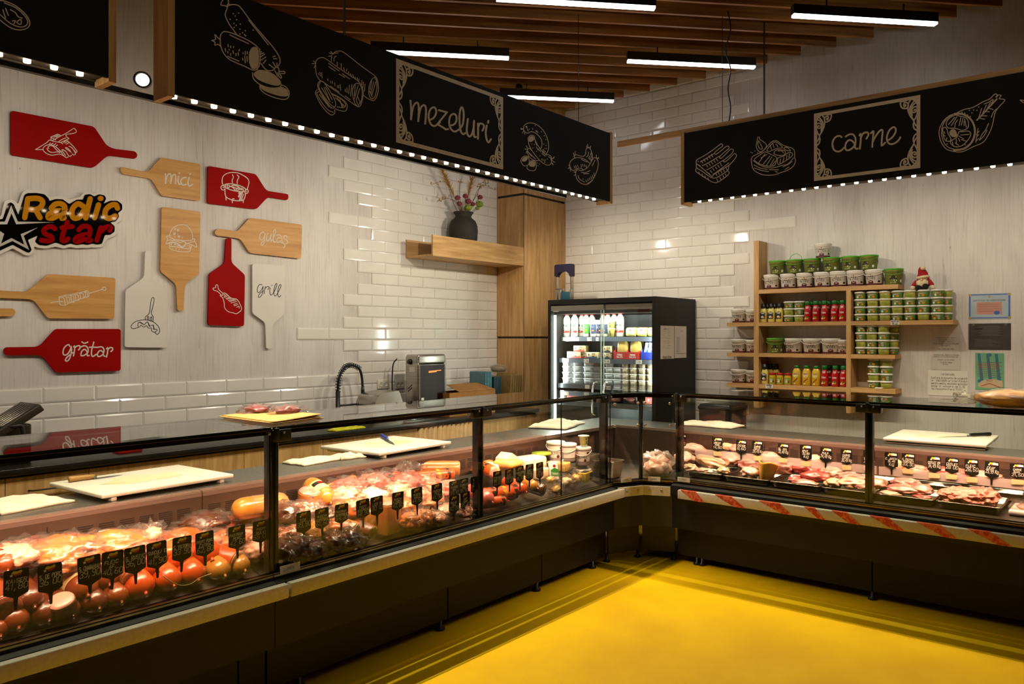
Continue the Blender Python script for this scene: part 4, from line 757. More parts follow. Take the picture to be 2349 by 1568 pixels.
def counter(run, label, a0, a1, posts, seams, rail, gz, dk0, dk1, kick_seams, kick_z=.255, legs=(), tape=False, endglass=None, box_seams=()):
    B = run.box
    t = thing('display_counter', label, 'display counter', run.p((a0 + a1) / 2, -.4, 0), 'glass fronted shop counters')
    mb = MB(); run.sweep(mb, a0, a1, [(-.03, kick_z), (.035, kick_z), (.035, .44), (.052, .50), (.052, gz - .025), (.02, gz - .012), (-.03, gz - .012)], M_anth); obj('front_panel', mb, t)
    ks = [a0] + list(kick_seams) + [a1]
    for i in range(len(ks) - 1): obj('kick_panel', B(MB(), ks[i] + .004, ks[i + 1] - .004, -.055, -.035, .05, kick_z, M_anth), t)
    for a in legs: obj('foot', MB().lathe([(.028, 0), (.028, .012), (.012, .02), (.012, .05)], M_blk, 12, Matrix.Translation(run.p(a, -.045, 0))), t)
    obj('rear_panel', B(MB(), a0, a1, -1.05, -1.03, .05, .845, M_anth), t)
    obj('bottom_tray', B(MB(), a0, a1, -1.03, -.06, .10, .13, M_anth), t)
    # channel under the glass
    mb = MB(); B(mb, a0, a1, -.018, .022, gz - .014, gz + .010, M_prof); B(mb, a0, a1, .0225, .0245, gz - .002, gz + .006, M_chan); B(mb, a0, a1, .006, .022, gz + .0101, gz + .0125, M_chan); obj('glass_channel', mb, t)
    # bumper rail on brackets
    rj = rail
    for i in range(len(rj) - 1):
        r_ = obj('bumper_rail', B(MB(), rj[i] + .003, rj[i + 1] - .003, .075, .112, .485, .546, M_alu, .004), t)
        mbk = MB(); n = max(2, int((rj[i + 1] - rj[i]) / .7))
        for k in range(n):
            a = rj[i] + (k + .5) * (rj[i + 1] - rj[i]) / n; obj('rail_bracket', B(MB(), a - .03, a + .03, .05, .077, .505, .525, M_alu), t)
        if tape: tape(t, run)
    # deck, back wall with vents, ribbed lip, service ledge
    mb = MB(); vs = [run.p(a, d, z) for a in (a0, a1) for d, z in ((-.02, dk0), (-.60, dk1), (-.60, dk1 - .02), (-.02, dk0 - .02))]
    mb.add(vs, [(0, 1, 5, 4), (1, 2, 6, 5), (2, 3, 7, 6), (3, 0, 4, 7), (0, 3, 2, 1), (4, 5, 6, 7)], M_steeld); obj('deck', mb, t)
    mb = MB(); B(mb, a0, a1, -.622, -.60, .13, .846, M_back)
    for a in box_seams: B(mb, a - .002, a + .002, -.5995, -.598, dk1 - .03, .82, M_vent)
    obj('back_wall', mb, t)
    mb = MB(); a = a0 + .03
    while a < a1 - .09:
        for k in range(7): B(mb, a, a + .062, -.5998, -.5985, .735 + k * .0095, .7395 + k * .0095, M_vent)
        a += .085
    obj('vent_slots', mb, t)
    mb = MB(); B(mb, a0, a1, -1.05, -.64, .850, .868, M_steelh); obj('service_ledge', mb, t)
    mb = MB()
    for k in range(3): B(mb, a0, a1, -.64 + k * .014, -.64 + k * .014 + .010, .846, .872 - k * .002, M_lip)
    B(mb, a0, a1, -.642, -.598, .842, .862, M_lipd); obj('ribbed_lip', mb, t)
    # glass top, front profile with the lamp, posts and panes
    seg = [a0] + list(posts) + [a1]
    for i in range(len(seg) - 1):
        e0, e1 = seg[i], seg[i + 1]
        mb = MB(); B(mb, e0 + .002, e1 - .002, -.57, .010, ZTOP, ZTOP + .009, M_gtop)
        g_ = obj('top_glass', mb, t)
        obj('glass_edge', B(MB(), e0 + .002, e1 - .002, .0102, .0125, ZTOP - .0002, ZTOP + .0092, M_gedge), g_)
    obj('top_profile', B(B(MB(), a0, a1, -.014, .006, ZTOP - .024, ZTOP - .001, M_prof), a0, a1, .0062, .0072, ZTOP - .006, ZTOP - .004, M_chan), t)
    lam = obj('lamp_housing', B(MB(), a0 + .05, a1 - .05, -.040, -.0145, ZTOP - .020, ZTOP - .001, M_blk), t); obj('lamp_tube', B(MB(), a0 + .06, a1 - .06, -.036, -.018, ZTOP - .022, ZTOP - .0201, M_lamp), lam)
    L_ = a1 - a0; c = run.p((a0 + a1) / 2, -.028, ZTOP - .026)
    o = area('case_lamp', c, (0, 0, 0), .03 if run.side == 'L' else L_ - .1, L_ - .1 if run.side == 'L' else .03, CASE_W * L_, CASE_COL, 92)
    o.rotation_euler = (0, R(33), 0) if run.side == 'L' else (R(33), 0, 0)
    for a in posts:
        p_ = obj('post', B(MB(), a - .022, a + .022, -.055, -.006, gz, ZTOP - .03, M_blk, .003), t)
        h_ = obj('clamp', B(B(MB(), max(a0 + .001, a - .075), min(a1 - .001, a + .075), -.045, .012, ZTOP - .058, ZTOP - .004, M_blk, .004), a - .012, a + .012, .0, .018, ZTOP - .05, ZTOP + .004, M_blk, .002), p_)
        for q in (-.035, .035): obj('screw', MB().lathe([(.006, 0), (.006, .006), (.003, .008)], M_scr, 10, Matrix.Translation(run.p(a + q, .011, ZTOP - .018)) @ (Matrix.Rotation(R(90), 4, 'Y') if run.side == 'L' else Matrix.Rotation(R(90), 4, 'X'))), p_)
        obj('arm', MB().tube([run.p(a, -.04, ZTOP - .03), run.p(a - .02, -.30, ZTOP - .012)], .010, M_blk, 8), p_)
    pn = sorted(set(seg + list(seams)))
    for i in range(len(pn) - 1):
        obj('front_glass', B(MB(), pn[i] + .0015, pn[i + 1] - .0015, -.004, .004, gz + .010, ZTOP - .001, M_glass), t)
        obj('glass_edge', B(MB(), pn[i + 1] - .0015, pn[i + 1] + .0015, -.004, .004, gz + .010, ZTOP - .001, M_gedge), t)
    if endglass is not None: obj('end_glass', B(MB(), endglass - .003, endglass + .003, -.60, -.006, gz + .02, ZTOP - .001, M_glass), t)
    return t
def lipL(t, a0, a1): obj('tag_rail', RL.box(MB(), a0, a1, -.047, -.044, .575, .800, M_clear), t)
cA = counter(RL, 'near left glass counter full of sausages and smoked meat, cut by the left edge', -7.4, -4.872, [], [-6.2], [-7.4, -4.846], .565, .535, .69, [-6.25, -5.0], legs=(-7.0, -6.3, -5.1), box_seams=(-5.53, -6.8))
lipL(cA, -7.35, -4.90)
cB = counter(RL, 'middle left glass counter of ham, sausage and cheese running up to the corner', -4.868, -2.225, [-4.868 + .02, -3.537, -2.262], [-2.79], [-4.842, -2.20], .565, .535, .69, [-3.77, -2.95], legs=(-4.7, -3.82, -2.99, -2.38), box_seams=(-3.9,))
lipL(cB, -4.80, -2.30)
M_tape = mat('red_gift_tape', '#c8402e', .35, c2='#e07a5a', scale=45, lo=.45, hi=.55, detail=2)
def tape(t, run):
    spans = [(1532, 1549, 1532, 1549), (1561, 1597, 1590, 1617), (1640, 1680, 1683, 1710), (1741, 1790, 1793, 1818), (1845, 1870, 1878, 1894), (1908, 1945, 1948, 1975), (1996, 2042, 2050, 2076), (2104, 2160, 2168, 2197), (2222, 2275, 2290, 2325), (2350, 2400, 2420, 2450)]
    y = -2.0125; z0, z1 = .4845, .5475
    for i, (a, b, c, d) in enumerate(spans):
        if i == 0: continue
        # X bounds on the top edge (a, b) and on the bottom edge (c, d) of the rail
        xa, xb, xc, xd = [at_y(v, 1145 + (v - 1550) * .137, y).x for v in (a, b, c, d)]
        mb = MB(); vs = [(xa, y - .0008, z1), (xb, y - .0008, z1), (xd, y - .0008, z0), (xc, y - .0008, z0), (xa - .012, y + .03, z1), (xb - .012, y + .03, z1)]
        mb.add(vs, [(0, 3, 2, 1), (4, 0, 1, 5)], M_tape); obj('gift_tape_wrap', mb, t)
cC = counter(RR, 'right glass counter of raw meat trays with a red ribbon wound on its rail', 2.862, 6.4, [2.862 + .025, 4.222, 5.58], [], [2.945, 6.4], .585, .600, .62, [4.235, 5.6], legs=(3.02, 3.06, 4.235, 5.6), tape=tape, box_seams=(3.29, 4.6))
obj('price_strip', RR.box(MB(), 2.92, 4.215, -.202, -.198, .748, .800, M_acr), cC); obj('price_strip', RR.box(MB(), 4.23, 6.3, -.202, -.198, .748, .800, M_acr), cC)
for a in (3.4, 4.19, 4.26, 5.2): obj('strip_stand', RR.box(MB(), a - .006, a + .006, -.215, -.205, .60, .800, M_clear), cC)
# ---- corner module: two facets between the runs
ck = thing('corner_counter', 'corner glass counter with two angled panes joining the left and right counters', 'display counter', (2.4, -1.75, 0), 'glass fronted shop counters')
PA, PM, PB = Vector((2.52, -2.215, 0)), Vector((2.633, -1.987, 0)), Vector((2.856, -1.90, 0))
def facet(mb, A, B_, d0, d1, z0, z1, m):
    u = (B_ - A).normalized(); n = Vector((u.y, -u.x, 0))       # outward, towards the shop
    vs = [p + n * d + Vector((0, 0, z)) for z in (z0, z1) for p in (A, B_) for d in (d0, d1)]
    return mb.add(vs, [(0, 1, 3, 2), (4, 6, 7, 5), (0, 4, 5, 1), (2, 3, 7, 6), (1, 5, 7, 3), (0, 2, 6, 4)], m)
M_anth2 = mat('grey_anthracite_panel', '#2a2825', .5, c2='#2f2c29', scale=30)
for A, B_ in ((PA, PM), (PM, PB)):
    obj('front_panel', facet(MB(), A, B_, -.03, .03, .255, .555, M_anth2), ck); obj('kick_panel', facet(MB(), A, B_, -.06, -.035, .06, .25, M_anth2), ck)
    r_ = obj('bumper_plate', facet(MB(), A.lerp(B_, .06), B_.lerp(A, .06), .07, .085, .487, .553, M_alu), ck)
    u = (B_ - A).normalized(); n = Vector((u.y, -u.x, 0)); q = n.to_track_quat('Z', 'Y').to_matrix().to_4x4()
    for f_ in (.33, .68): obj('bolt', MB().lathe([(.009, 0), (.009, .003), (.004, .005)], M_scr, 10, Matrix.Translation(A.lerp(B_, f_) + n * .0852 + Vector((0, 0, .525))) @ q), r_)
    obj('glass_channel', facet(facet(MB(), A, B_, -.018, .03, .567, .590, M_prof), A, B_, .0302, .032, .580, .587, M_chan), ck)
    obj('front_glass', facet(MB(), A.lerp(B_, .03), B_.lerp(A, .03), -.004, .004, .590, ZTOP - .03, M_glass), ck)
    for zz in (1.14, .98): 
        for f_ in (.12, .88): obj('glass_button', MB().lathe([(.010, -.006), (.010, .008), (.004, .010)], M_scr, 10, Matrix.Translation(A.lerp(B_, f_) + n * .004 + Vector((0, 0, zz))) @ q), ck)
    obj('top_profile', facet(MB(), A, B_, -.03, .006, ZTOP - .03, ZTOP - .001, M_prof), ck)
obj('corner_post', MB().lathe([(.017, .59), (.017, ZTOP - .03)], M_blk, 10, Matrix.Translation(PM + Vector((-.012, .012, 0)))), ck)
obj('corner_clamp', MB().rbox(-.03, .03, -.02, .02, ZTOP - .06, ZTOP, M_blk, .003, 2, Matrix.Translation(PM + Vector((-.012, .012, 0))) @ Matrix.Rotation(R(45), 4, 'Z')), ck)
IA, IB = Vector((1.95, -2.223, 0)), Vector((2.862, -1.33, 0))
ctop = [PA, PM, PB, IB, Vector((1.95, -1.33, 0))]
obj('top_glass', MB().prism([p + Vector((0, 0, ZTOP)) for p in ctop], (0, 0, .009), M_gtop), ck)
obj('deck', MB().prism([p + Vector((0, 0, .575)) for p in (PA, PM, PB, Vector((2.86, -1.30, 0)), Vector((1.92, -1.30, 0)), Vector((1.92, -2.22, 0)))], (0, 0, .012), M_steeld), ck)
obj('service_ledge', MB().box(1.47, 1.92, -2.22, -.85, .850, .868, M_steelh).box(1.92, 2.86, -1.28, -.85, .850, .868, M_steelh), ck)
obj('ribbed_lip', MB().box(1.92, 1.94, -2.22, -1.28, .846, .871, M_lip).box(1.94, 2.86, -1.30, -1.28, .846, .871, M_lip), ck)
obj('back_wall', MB().box(1.90, 1.92, -2.22, -1.28, .13, .849, M_back).box(1.92, 2.86, -1.30, -1.28, .13, .849, M_back), ck)
for p_ in (PA + Vector((-.05, .02, 0)), PM + Vector((-.05, .03, 0)), PB + Vector((-.03, .05, 0))): obj('foot', MB().lathe([(.026, 0), (.026, .012), (.011, .02), (.011, .06)], M_blk, 12, Matrix.Translation(p_)), ck)
area('case_lamp', (2.45, -1.85, ZTOP - .04), (0, 0, 0), .3, .3, CASE_W * .35, CASE_COL, 70)
# small paper stickers on the glass channels
for lab, A, B_ in (('small white sticker on the left facet of the corner counter', PA, PM), ('small white sticker on the right facet of the corner counter', PM, PB)):
    u = (B_ - A).normalized(); n = Vector((u.y, -u.x, 0)); c = A.lerp(B_, .42)
    vs = [c + u * s_ * .045 + n * .0334 + Vector((0, 0, z)) for s_, z in ((-1, .578), (1, .578), (1, .612), (-1, .612))]
    m_ = MB().prism(vs, n * .0008, M_paper); f_ = lambda a, b, h, c=c, u=u, n=n: c + u * a + n * (.0345 + h) + Vector((0, 0, b))
    text(m_, 'LUMEX', -.03, .588, .012, .0018, f_, mat('grey_print', '#8a8478', .8)); solo('sticker', m_, lab, 'sticker', 'white stickers on the counters')
for lab, run, a in (('small white sticker at the left end of the raw meat counter', RR, 2.95), ('small white sticker low on the glass of the middle left counter', RL, -4.79)):
    m_ = run.box(MB(), a - .05, a + .05, .0262, .027, .568 if run is RL else .590, .604 if run is RL else .622, M_paper)
    f_ = (lambda u, v, h, a=a: RL.p(a + u, .0271 + h, v)) if run is RL else (lambda u, v, h, a=a: RR.p(a + u, .0271 + h, v))
    text(m_, 'LUMEX', -.03, .580 if run is RL else .600, .012, .0018, f_, mat('grey_print', '#8a8478', .8)); solo('sticker', m_, lab, 'sticker', 'white stickers on the counters')
# ================================================================== behind the counters: worktop, cabinets, fridge
M_stone = mat('black_stone_top', '#141211', .28, c2='#1e1b19', scale=7, spec=.5)
wt = solo('worktop', MB().rbox(.012, .605, -7.3, -.712, .852, .890, M_stone, .004), 'long black stone worktop along the left wall', 'worktop')
jy = [-7.2] + [at_x(X, 1060, .57).y for X in (12, 204)] + [at_x(X, 1010, .57).y for X in (560, 741, 880, 958)]
names = ['oak cabinet front furthest left under the black worktop', 'oak cabinet front with a long black handle under the black worktop', 'wide oak cabinet front left of the middle of the worktop', 'oak cabinet front behind the folded paper', 'narrow oak cabinet front behind the blue-handled knife', 'oak cabinet front just left of the wooden dowel screen']
for i in range(len(jy) - 1):
    a, b = jy[i] + .002, jy[i + 1] - .002
    t = thing('base_cabinet', names[i], 'cabinet', (.3, (a + b) / 2, 0), 'oak cabinets under the worktop')
    obj('carcass', MB().box(.02, .55, a, b, .08, .850, M_anth), t); d_ = obj('door', MB().box(.5505, .570, a, b, .09, .835, M_oakz), t)
    if i == 1:
        p, q = at_x(70, 1126, .60), at_x(135, 1119, .60)
        obj('handle', MB().tube([(.571, p.y, p.z), (.600, p.y + .012, p.z), (.600, q.y + .12, p.z), (.571, q.y + .132, p.z)], .005, M_blk, 8), d_)
a, b = jy[-1] + .004, at_x(1092, 1000, .57).y
t = thing('dowel_screen', 'screen of round upright wooden dowels under the worktop', 'cabinet screen', (.3, (a + b) / 2, 0))
obj('backing', MB().box(.02, .545, a, b, .08, .850, M_anth), t)
n = 13
for k in range(n): y = a + (b - a) * (k + .5) / n; obj('dowel', MB().lathe([(.034, .09), (.034, .838)], M_oakz, 12, Matrix.Translation((.558, y, 0))), t)
t = thing('base_cabinet', 'oak cabinet front between the dowel screen and the pillar', 'cabinet', (.3, (b - .71) / 2, 0), 'oak cabinets under the worktop')
obj('carcass', MB().box(.02, .55, b + .012, -.712, .08, .850, M_anth), t); obj('door', MB().box(.5505, .570, b + .012, -.712, .09, .835, M_oakz), t)
# double sockets
M_sock = mat('socket_plastic', '#dcd2bf', .45)
for i, (X0, X1, Y0, Y1, lab) in enumerate(((865, 893, 873, 892, 'white double wall socket nearer the tap'), (906, 927, 872, 892, 'white double wall socket next to the countertop oven'))):
    p, q = at_x(X0, Y1, .012), at_x(X1, Y0, .012)
    t = thing('wall_socket', lab, 'socket', (.011, (p.y + q.y) / 2, min(p.z, q.z)), 'double sockets over the worktop')
    obj('plate', MB().rbox(.0112, .021, p.y, q.y, p.z, p.z + .085, M_sock, .003), t)
    for f_ in (.3, .7):
        c = Vector((.021, p.y + (q.y - p.y) * f_, p.z + .042)); T = Matrix.Translation(c) @ Matrix.Rotation(R(90), 4, 'Y')
        o_ = obj('outlet', MB().lathe([(.024, 0), (.024, .002), (.020, .002), (.019, .0005), (0, .0005)], M_sock, 16, T), t)
        m_ = MB()
        for s_ in (-.008, .008): obj('pin_hole', MB().lathe([(.003, .0007), (0, .0009)], M_ink, 8, Matrix.Translation(c + Vector((0, s_, 0))) @ Matrix.Rotation(R(90), 4, 'Y')), o_)
# black spring tap
fx = .16; fb_ = at_x(775, 915, fx); y0 = fb_.y; zt = at_x(800, 836, fx).z; y1 = at_x(832, 900, fx).y
t = thing('kitchen_tap', 'tall black pull-down tap with an open spring at the worktop', 'tap', (fx, y0, .890))
obj('stem', MB().lathe([(.028, .890), (.028, .90), (.019, .905), (.019, 1.16), (.015, 1.17)], M_blk, 14, Matrix.Translation((fx, y0, 0))), t)
arc = spline([(fx, y0, 1.16), (fx, y0 + .01, 1.27), (fx, y0 + .06, zt - .03), (fx, (y0 + y1) / 2, zt - .005), (fx, y1 - .04, zt - .035), (fx, y1 - .008, 1.27), (fx, y1, 1.16)], 6)
obj('hose', MB().tube(arc, .011, M_blk, 8), t)
co = []; N_ = 230
for i in range(N_):
    k = i / (N_ - 1) * (len(arc) * .66); j = int(k); c = arc[j].lerp(arc[j + 1], k - j); d_ = (arc[j + 1] - arc[j]).normalized(); a_ = Vector((1, 0, 0)); b_ = d_.cross(a_); an = i * .52
    co.append(c + (a_ * math.cos(an) + b_ * math.sin(an)) * .021)
obj('spring', MB().tube(co, .0032, M_blk, 5), t)
obj('spray_head', MB().lathe([(.012, 1.20), (.016, 1.16), (.016, 1.02), (.024, .985), (.024, .955), (.0, .955)], M_blk, 14, Matrix.Translation((fx, y1, 0))), t)
obj('holder_arm', MB().tube([(fx, y0, 1.045), (fx, y1 - .02, 1.045)], .008, M_blk, 8).tube([(fx, y1 - .03, 1.045), (fx, y1 - .03, 1.07)], .014, M_blk, 8), t)
obj('spout', MB().tube([(fx, y0, 1.005), (fx, y1 - .075, .995), (fx, y1 - .065, .955)], .012, M_blk, 8), t)
obj('lever', MB().tube([(fx + .02, y1 - .05, .97), (fx + .03, y1 - .07, 1.06)], .005, M_blk, 6), t)
# stainless domed cover, countertop oven, carton, tray stacks
p, q = at_x(862, 930, .3), at_x(922, 930, .3)
M_cov = mat('stainless_cover', '#b9b3a8', .22, 1, c2='#aaa499', scale=5)
zc_ = at_x(900, 896, .42).z; p, q = at_x(860, 930, .42), at_x(926, 930, .42)
prof = rounded([(p.y, .891), (p.y + .004, zc_ - .09, .03), (p.y + .05, zc_ - .02, .05), (q.y - .05, zc_, .03), (q.y - .01, zc_ - .10, .02), (q.y, .891)], 5)
m_ = MB(); m_.prism([(.42, v.x, v.y) for v in prof], (-.26, 0, 0), M_cov); solo('steel_cover', m_, 'rounded stainless steel cover on the worktop left of the oven', 'steel cover')
ox = .40; pa, pb = at_x(958, 900, ox), at_x(1022, 900, ox); zt = at_x(958, 833, ox).z + .0; ztt = at_x(960, 818, ox).z
t = thing('countertop_oven', 'stainless countertop oven with an orange glow on its dark glass door', 'oven', (.28, (pa.y + pb.y) / 2, .890))
ya, yb = pa.y, pb.y; xb_ = max(.05, at_y(930, 860, ya).x)
mb = MB(); mb.rbox(xb_, ox, ya, ya + .018, .905, ztt, M_steel, .004).rbox(xb_, ox, yb - .018, yb, .905, ztt, M_steel, .004).box(xb_, xb_ + .01, ya + .018, yb - .018, .905, ztt, M_steel).box(xb_ + .01, ox, ya + .018, yb - .018, .905, .92, M_steel); obj('body', mb, t)
obj('hood', MB().rbox(xb_ - .002, ox + .004, ya - .002, yb + .002, zt - .01, ztt + .02, M_steel, .02, 4), t)
d_ = obj('door', MB().rbox(ox + .0, ox + .012, ya + .006, yb - .006, .915, zt - .012, M_steel, .003), t)
obj('door_glass', MB().box(ox + .0122, ox + .0142, ya + .022, yb - .024, .925, zt - .018, mat('smoked_door_glass', '#1c0d06', .3, c2='#281106', scale=4, spec=.12)), d_)
g_ = MB()
for zz, ww in ((zt - .075, .8), (zt - .085, .5)): g_.tube([(ox + .0146, ya + (yb - ya) * (.35), zz), (ox + .0146, ya + (yb - ya) * (.35 + ww * .55), zz + .006)], .0032, emis('orange_door_glow', (1.0, .20, .04), 3.2), 6)
obj('door_glow_bars', g_, d_)  # orange glow reflections on the door glass, put in as emitting bars
obj('door_knob', MB().lathe([(.008, 0), (.008, .025), (.010, .03), (0, .032)], M_blk, 10, Matrix.Translation((ox + .0142, ya + .03, 1.05)) @ Matrix.Rotation(R(90), 4, 'Y')), d_)
lb = MB().box(ox + .0143, ox + .0150, ya + .030, ya + .062, .985, 1.08, M_paper); text(lb, 'ARM', 0, 0, .022, .004, lambda u, v, h: Vector((ox + .0151 + h, ya + .036 + v, .995 + u)), M_ink); obj('door_sticker', lb, d_)
obj('thermostat_knob', MB().lathe([(.024, 0), (.024, .012), (.018, .02), (0, .021)], M_blk, 16, Matrix.Translation((.30, ya - .001, ztt - .045)) @ Matrix.Rotation(R(90), 4, 'X')), t)
obj('rating_plate', MB().box(.29, .36, ya - .0012, ya - .0002, ztt - .135, ztt - .09, M_paper), t)
for k in range(2):
    for zz in (1.13, .97): obj('air_slot', MB().box(.0, .07, -.0006, .0006, -.004, .004, M_ink, Matrix.Translation((.27 + .0, ya - .0008, zz + k * .025)) @ Matrix.Rotation(R(-35), 4, 'Y')), t)
obj('power_cord', MB().tube(spline([(.13, ya - .008, ztt - .02), (.10, ya - .03, ztt - .09), (.10, ya - .035, 1.12), (.12, ya - .01, 1.02), (.13, ya - .06, .99), (.11, ya - .055, 1.04), (.14, ya - .012, .96)], 6), .006, M_blk, 6), t)
for yy in (ya + .03, yb - .03): obj('foot', MB().lathe([(.012, .890), (.012, .906)], M_blk, 10, Matrix.Translation((.36, yy, 0))), t); obj('foot', MB().lathe([(.012, .890), (.012, .906)], M_blk, 10, Matrix.Translation((.12, yy, 0))), t)
M_card = mat('brown_cardboard', '#9a6a2e', .85, c2='#8a5c26', scale=8)
p, q = at_x(1031, 912, .5), at_x(1136, 905, .5); t = thing('cardboard_box', 'flat brown cardboard box with a lifted flap on the worktop', 'cardboard box', (.35, (p.y + q.y) / 2, .891))
mb = MB(); zc2 = at_x(1080, 890, .5).z; y0_, y1_ = p.y, q.y
for b_ in ((.25, .254, y0_, y1_), (.496, .50, y0_, y1_), (.254, .496, y0_, y0_ + .004), (.254, .496, y1_ - .004, y1_)): mb.box(*b_, .891, zc2 - .03, M_card)
mb.box(.254, .496, y0_ + .004, y1_ - .004, .891, .895, M_card); obj('carton', mb, t)
obj('flap', MB().add([(.27, y0_ + .18, zc2 + .03), (.50, y0_ + .12, zc2 - .024), (.50, y1_, zc2 - .024), (.25, y1_, zc2 + .03), (.27, y0_ + .18, zc2 + .026), (.50, y0_ + .12, zc2 - .028), (.50, y1_, zc2 - .028), (.25, y1_, zc2 + .026)], [(0, 1, 2, 3), (7, 6, 5, 4), (0, 4, 5, 1), (1, 5, 6, 2), (2, 6, 7, 3), (3, 7, 4, 0)], M_card), t)
def tray_stack(X, Yt, w, h, dpt, m, lab, n, lean=0, x=.25):
    p = at_x(X, 905, x); t = thing('tray_stack', lab, 'tray stack', (x, p.y, .891), 'packing trays by the pillar')
    for k in range(n):
        yy = p.y + (k - n / 2) * dpt; T = Matrix.Translation((x, yy, .891)) @ Matrix.Rotation(R(lean), 4, 'X')
        obj('tray', MB().rbox(-w / 2, w / 2, -dpt * .42, dpt * .42, 0.0, h, m, dpt * .4, 3, T), t)
M_blt = mat('blue_foam', '#3d6f78', .35, c2='#33626b', scale=20, coat=.4); M_dkt = mat('dark_green_plastic', '#173236', .25, c2='#1c3b3f', scale=20, coat=.5); M_tan = mat('tan_cardboard_tray', '#6d5327', .6, c2='#7a5f30', scale=14); M_film0 = glass('cling_film', (.96, .95, .90), 1.4, .12, .14, (.8, .78, .65))
tray_stack(1104, 850, .22, at_x(1104, 851, .25).z - .891, .020, M_blt, 'stack of pale blue foam trays on edge beside the pillar', 5)
tray_stack(1127, 861, .20, at_x(1127, 862, .25).z - .891, .018, M_dkt, 'stack of dark green plastic trays on edge beside the pillar', 6)
tray_stack(1165, 853, .22, at_x(1165, 856, .25).z - .891, .034, M_tan, 'leaning stack of brown trays against the pillar', 5, -6, .3)
c = at_x(1143, 846, .18); m_ = MB().blob(c, (.09, .085, .055), M_film0, 5, .06, 2, 3); m_.blob(c, (.08, .076, .046), M_tan, 5, .05, 2, 3, None, .6); solo('film_bundle', m_, 'clear film bundle of trays lying on top of the tray stacks', 'film bundle')
# meat slicer at the left edge
M_slc = mat('slicer_metal', '#8f8a7d', .32, 1, c2='#7d786c', scale=10); M_slcd = mat('slicer_dark_grey', '#3a3226', .4, .6)  # plain metal for the ribs, darker grey for table and pedestal
t = thing('meat_slicer', 'grey meat slicer with a ribbed tilted table at the left end of the worktop', 'meat slicer', (.33, at_x(10, 1010, .33).y, .890))
c = at_x(18, 965, .36); T = Matrix.Translation(c) @ Matrix.Rotation(R(34), 4, 'X')
obj('tilted_table', MB().rbox(-.17, .14, -.22, .15, -.028, .016, M_slcd, .006, 2, T), t)
for k in range(6): obj('table_rib', MB().tube([T @ Vector((-.10 + k * .040, -.21, .017)), T @ Vector((-.10 + k * .040, .12, .017))], .009, M_slc, 6), t)
obj('pedestal', MB().rbox(.22, .42, c.y - .12, c.y + .10, .890, c.z - .02, M_slcd, .01), t)
hp = at_x(38, 985, .5); obj('handle', MB().tube(spline([(.46, hp.y - .07, hp.z + .01), (.50, hp.y - .01, hp.z + .02), (.50, hp.y + .03, hp.z), (.50, hp.y + .03, .90)], 5), .012, M_blk, 8), t)
# small things on the worktop seen through the glass
M_bag = glass('clear_bag', (.97, .93, .92), 1.4, .10, .10, (.85, .7, .68)); M_rawd = mat('raw_dark_meat', '#7a2b2c', .35, c2='#a8514c', scale=22, bump=.4, coat=.6)
for i, (X, Y, lab) in enumerate(((590, 942, 'left plastic bag of meat behind the stack of paper sheets'), (662, 944, 'right plastic bag of meat behind the stack of paper sheets'))):
    c = at_z(X, Y, ZTOP + .03); t = thing('meat_bag', lab, 'bag of meat', (c.x, c.y, ZTOP + .009), 'bags of meat on the counter top'); c.z = ZTOP + .034
    obj('meat', MB().blob(c, (.05, .06, .024), M_rawd, i + 3, .2, 2.4, 3, None, .8), t); obj('plastic_bag', MB().blob(c + Vector((0, 0, .004)), (.062, .09, .029), M_bag, i + 8, .3, 3.2, 3, None, .8), t)
M_redc = glass('red_clear_plastic', (.85, .12, .08), 1.45, .05, .22, (.6, .05, .03))
c = at_z(292, 1030, .905); t = solo('red_box', MB().rbox(c.x - .06, c.x + .06, c.y - .07, c.y + .07, .891, .925, M_redc, .008), 'small clear red plastic box on the black worktop', 'plastic box')
M_yel = mat('yellow_cloth', '#c8c012', .85, c2='#b3a80e', scale=30, bump=.4)
def cloth(name, c, sx, sy, rz, m, lab, cat, seed, amp=.012, th=.006, group=None, nx=26, ny=18, edge=.10):
    """a crumpled sheet lying on a surface at c.z"""
    from mathutils import noise as NS
    T = Matrix.Translation(c) @ Matrix.Rotation(R(rz), 4, 'Z'); vs = []; o = Vector((seed * 5.3, seed * 2.1, 0))
    for s_ in (1, 0):
        for j in range(ny + 1):
            for i in range(nx + 1):
                u, v = i / nx * 2 - 1, j / ny * 2 - 1
                x = u * sx * (1 + edge * NS.noise(Vector((v * 1.6, 0, seed)))); y = v * sy * (1 + edge * NS.noise(Vector((u * 1.9, 3, seed))))
                h = amp * (1.1 + NS.noise(Vector((u * 1.7, v * 1.7, 0)) + o) + .55 * NS.noise(Vector((u * 4.6, v * 3.6, 0)) + o)); e = max(abs(u), abs(v)); h *= (1 - .75 * e ** 6)
                vs.append(T @ Vector((x, y, (max(h, .001) + th) if s_ else max(h, .001) * .0)))
    n1 = (nx + 1) * (ny + 1); fs = []
    for j in range(ny):
        for i in range(nx):
            a = j * (nx + 1) + i; fs += [(a, a + 1, a + nx + 2, a + nx + 1), (n1 + a, n1 + a + nx + 1, n1 + a + nx + 2, n1 + a + 1)]
    rim = [i for i in range(nx)] + [j * (nx + 1) + nx for j in range(ny)] + [ny * (nx + 1) + i for i in range(nx, 0, -1)] + [j * (nx + 1) for j in range(ny, 0, -1)]
    for k in range(len(rim)): a, b = rim[k], rim[(k + 1) % len(rim)]; fs.append((b, a, n1 + a, n1 + b))
    return solo(name, MB().add(vs, fs, m, True), lab, cat, group)
cloth('dish_cloth', at_z(795, 985, .8905), .05, .15, 4, M_yel, 'yellow dish cloth hanging near the edge of the worktop', 'cloth', 2, .012)
c = at_z(935, 962, .891); t = thing('steel_tray', 'shallow steel tray on the worktop under the tap', 'tray', c)
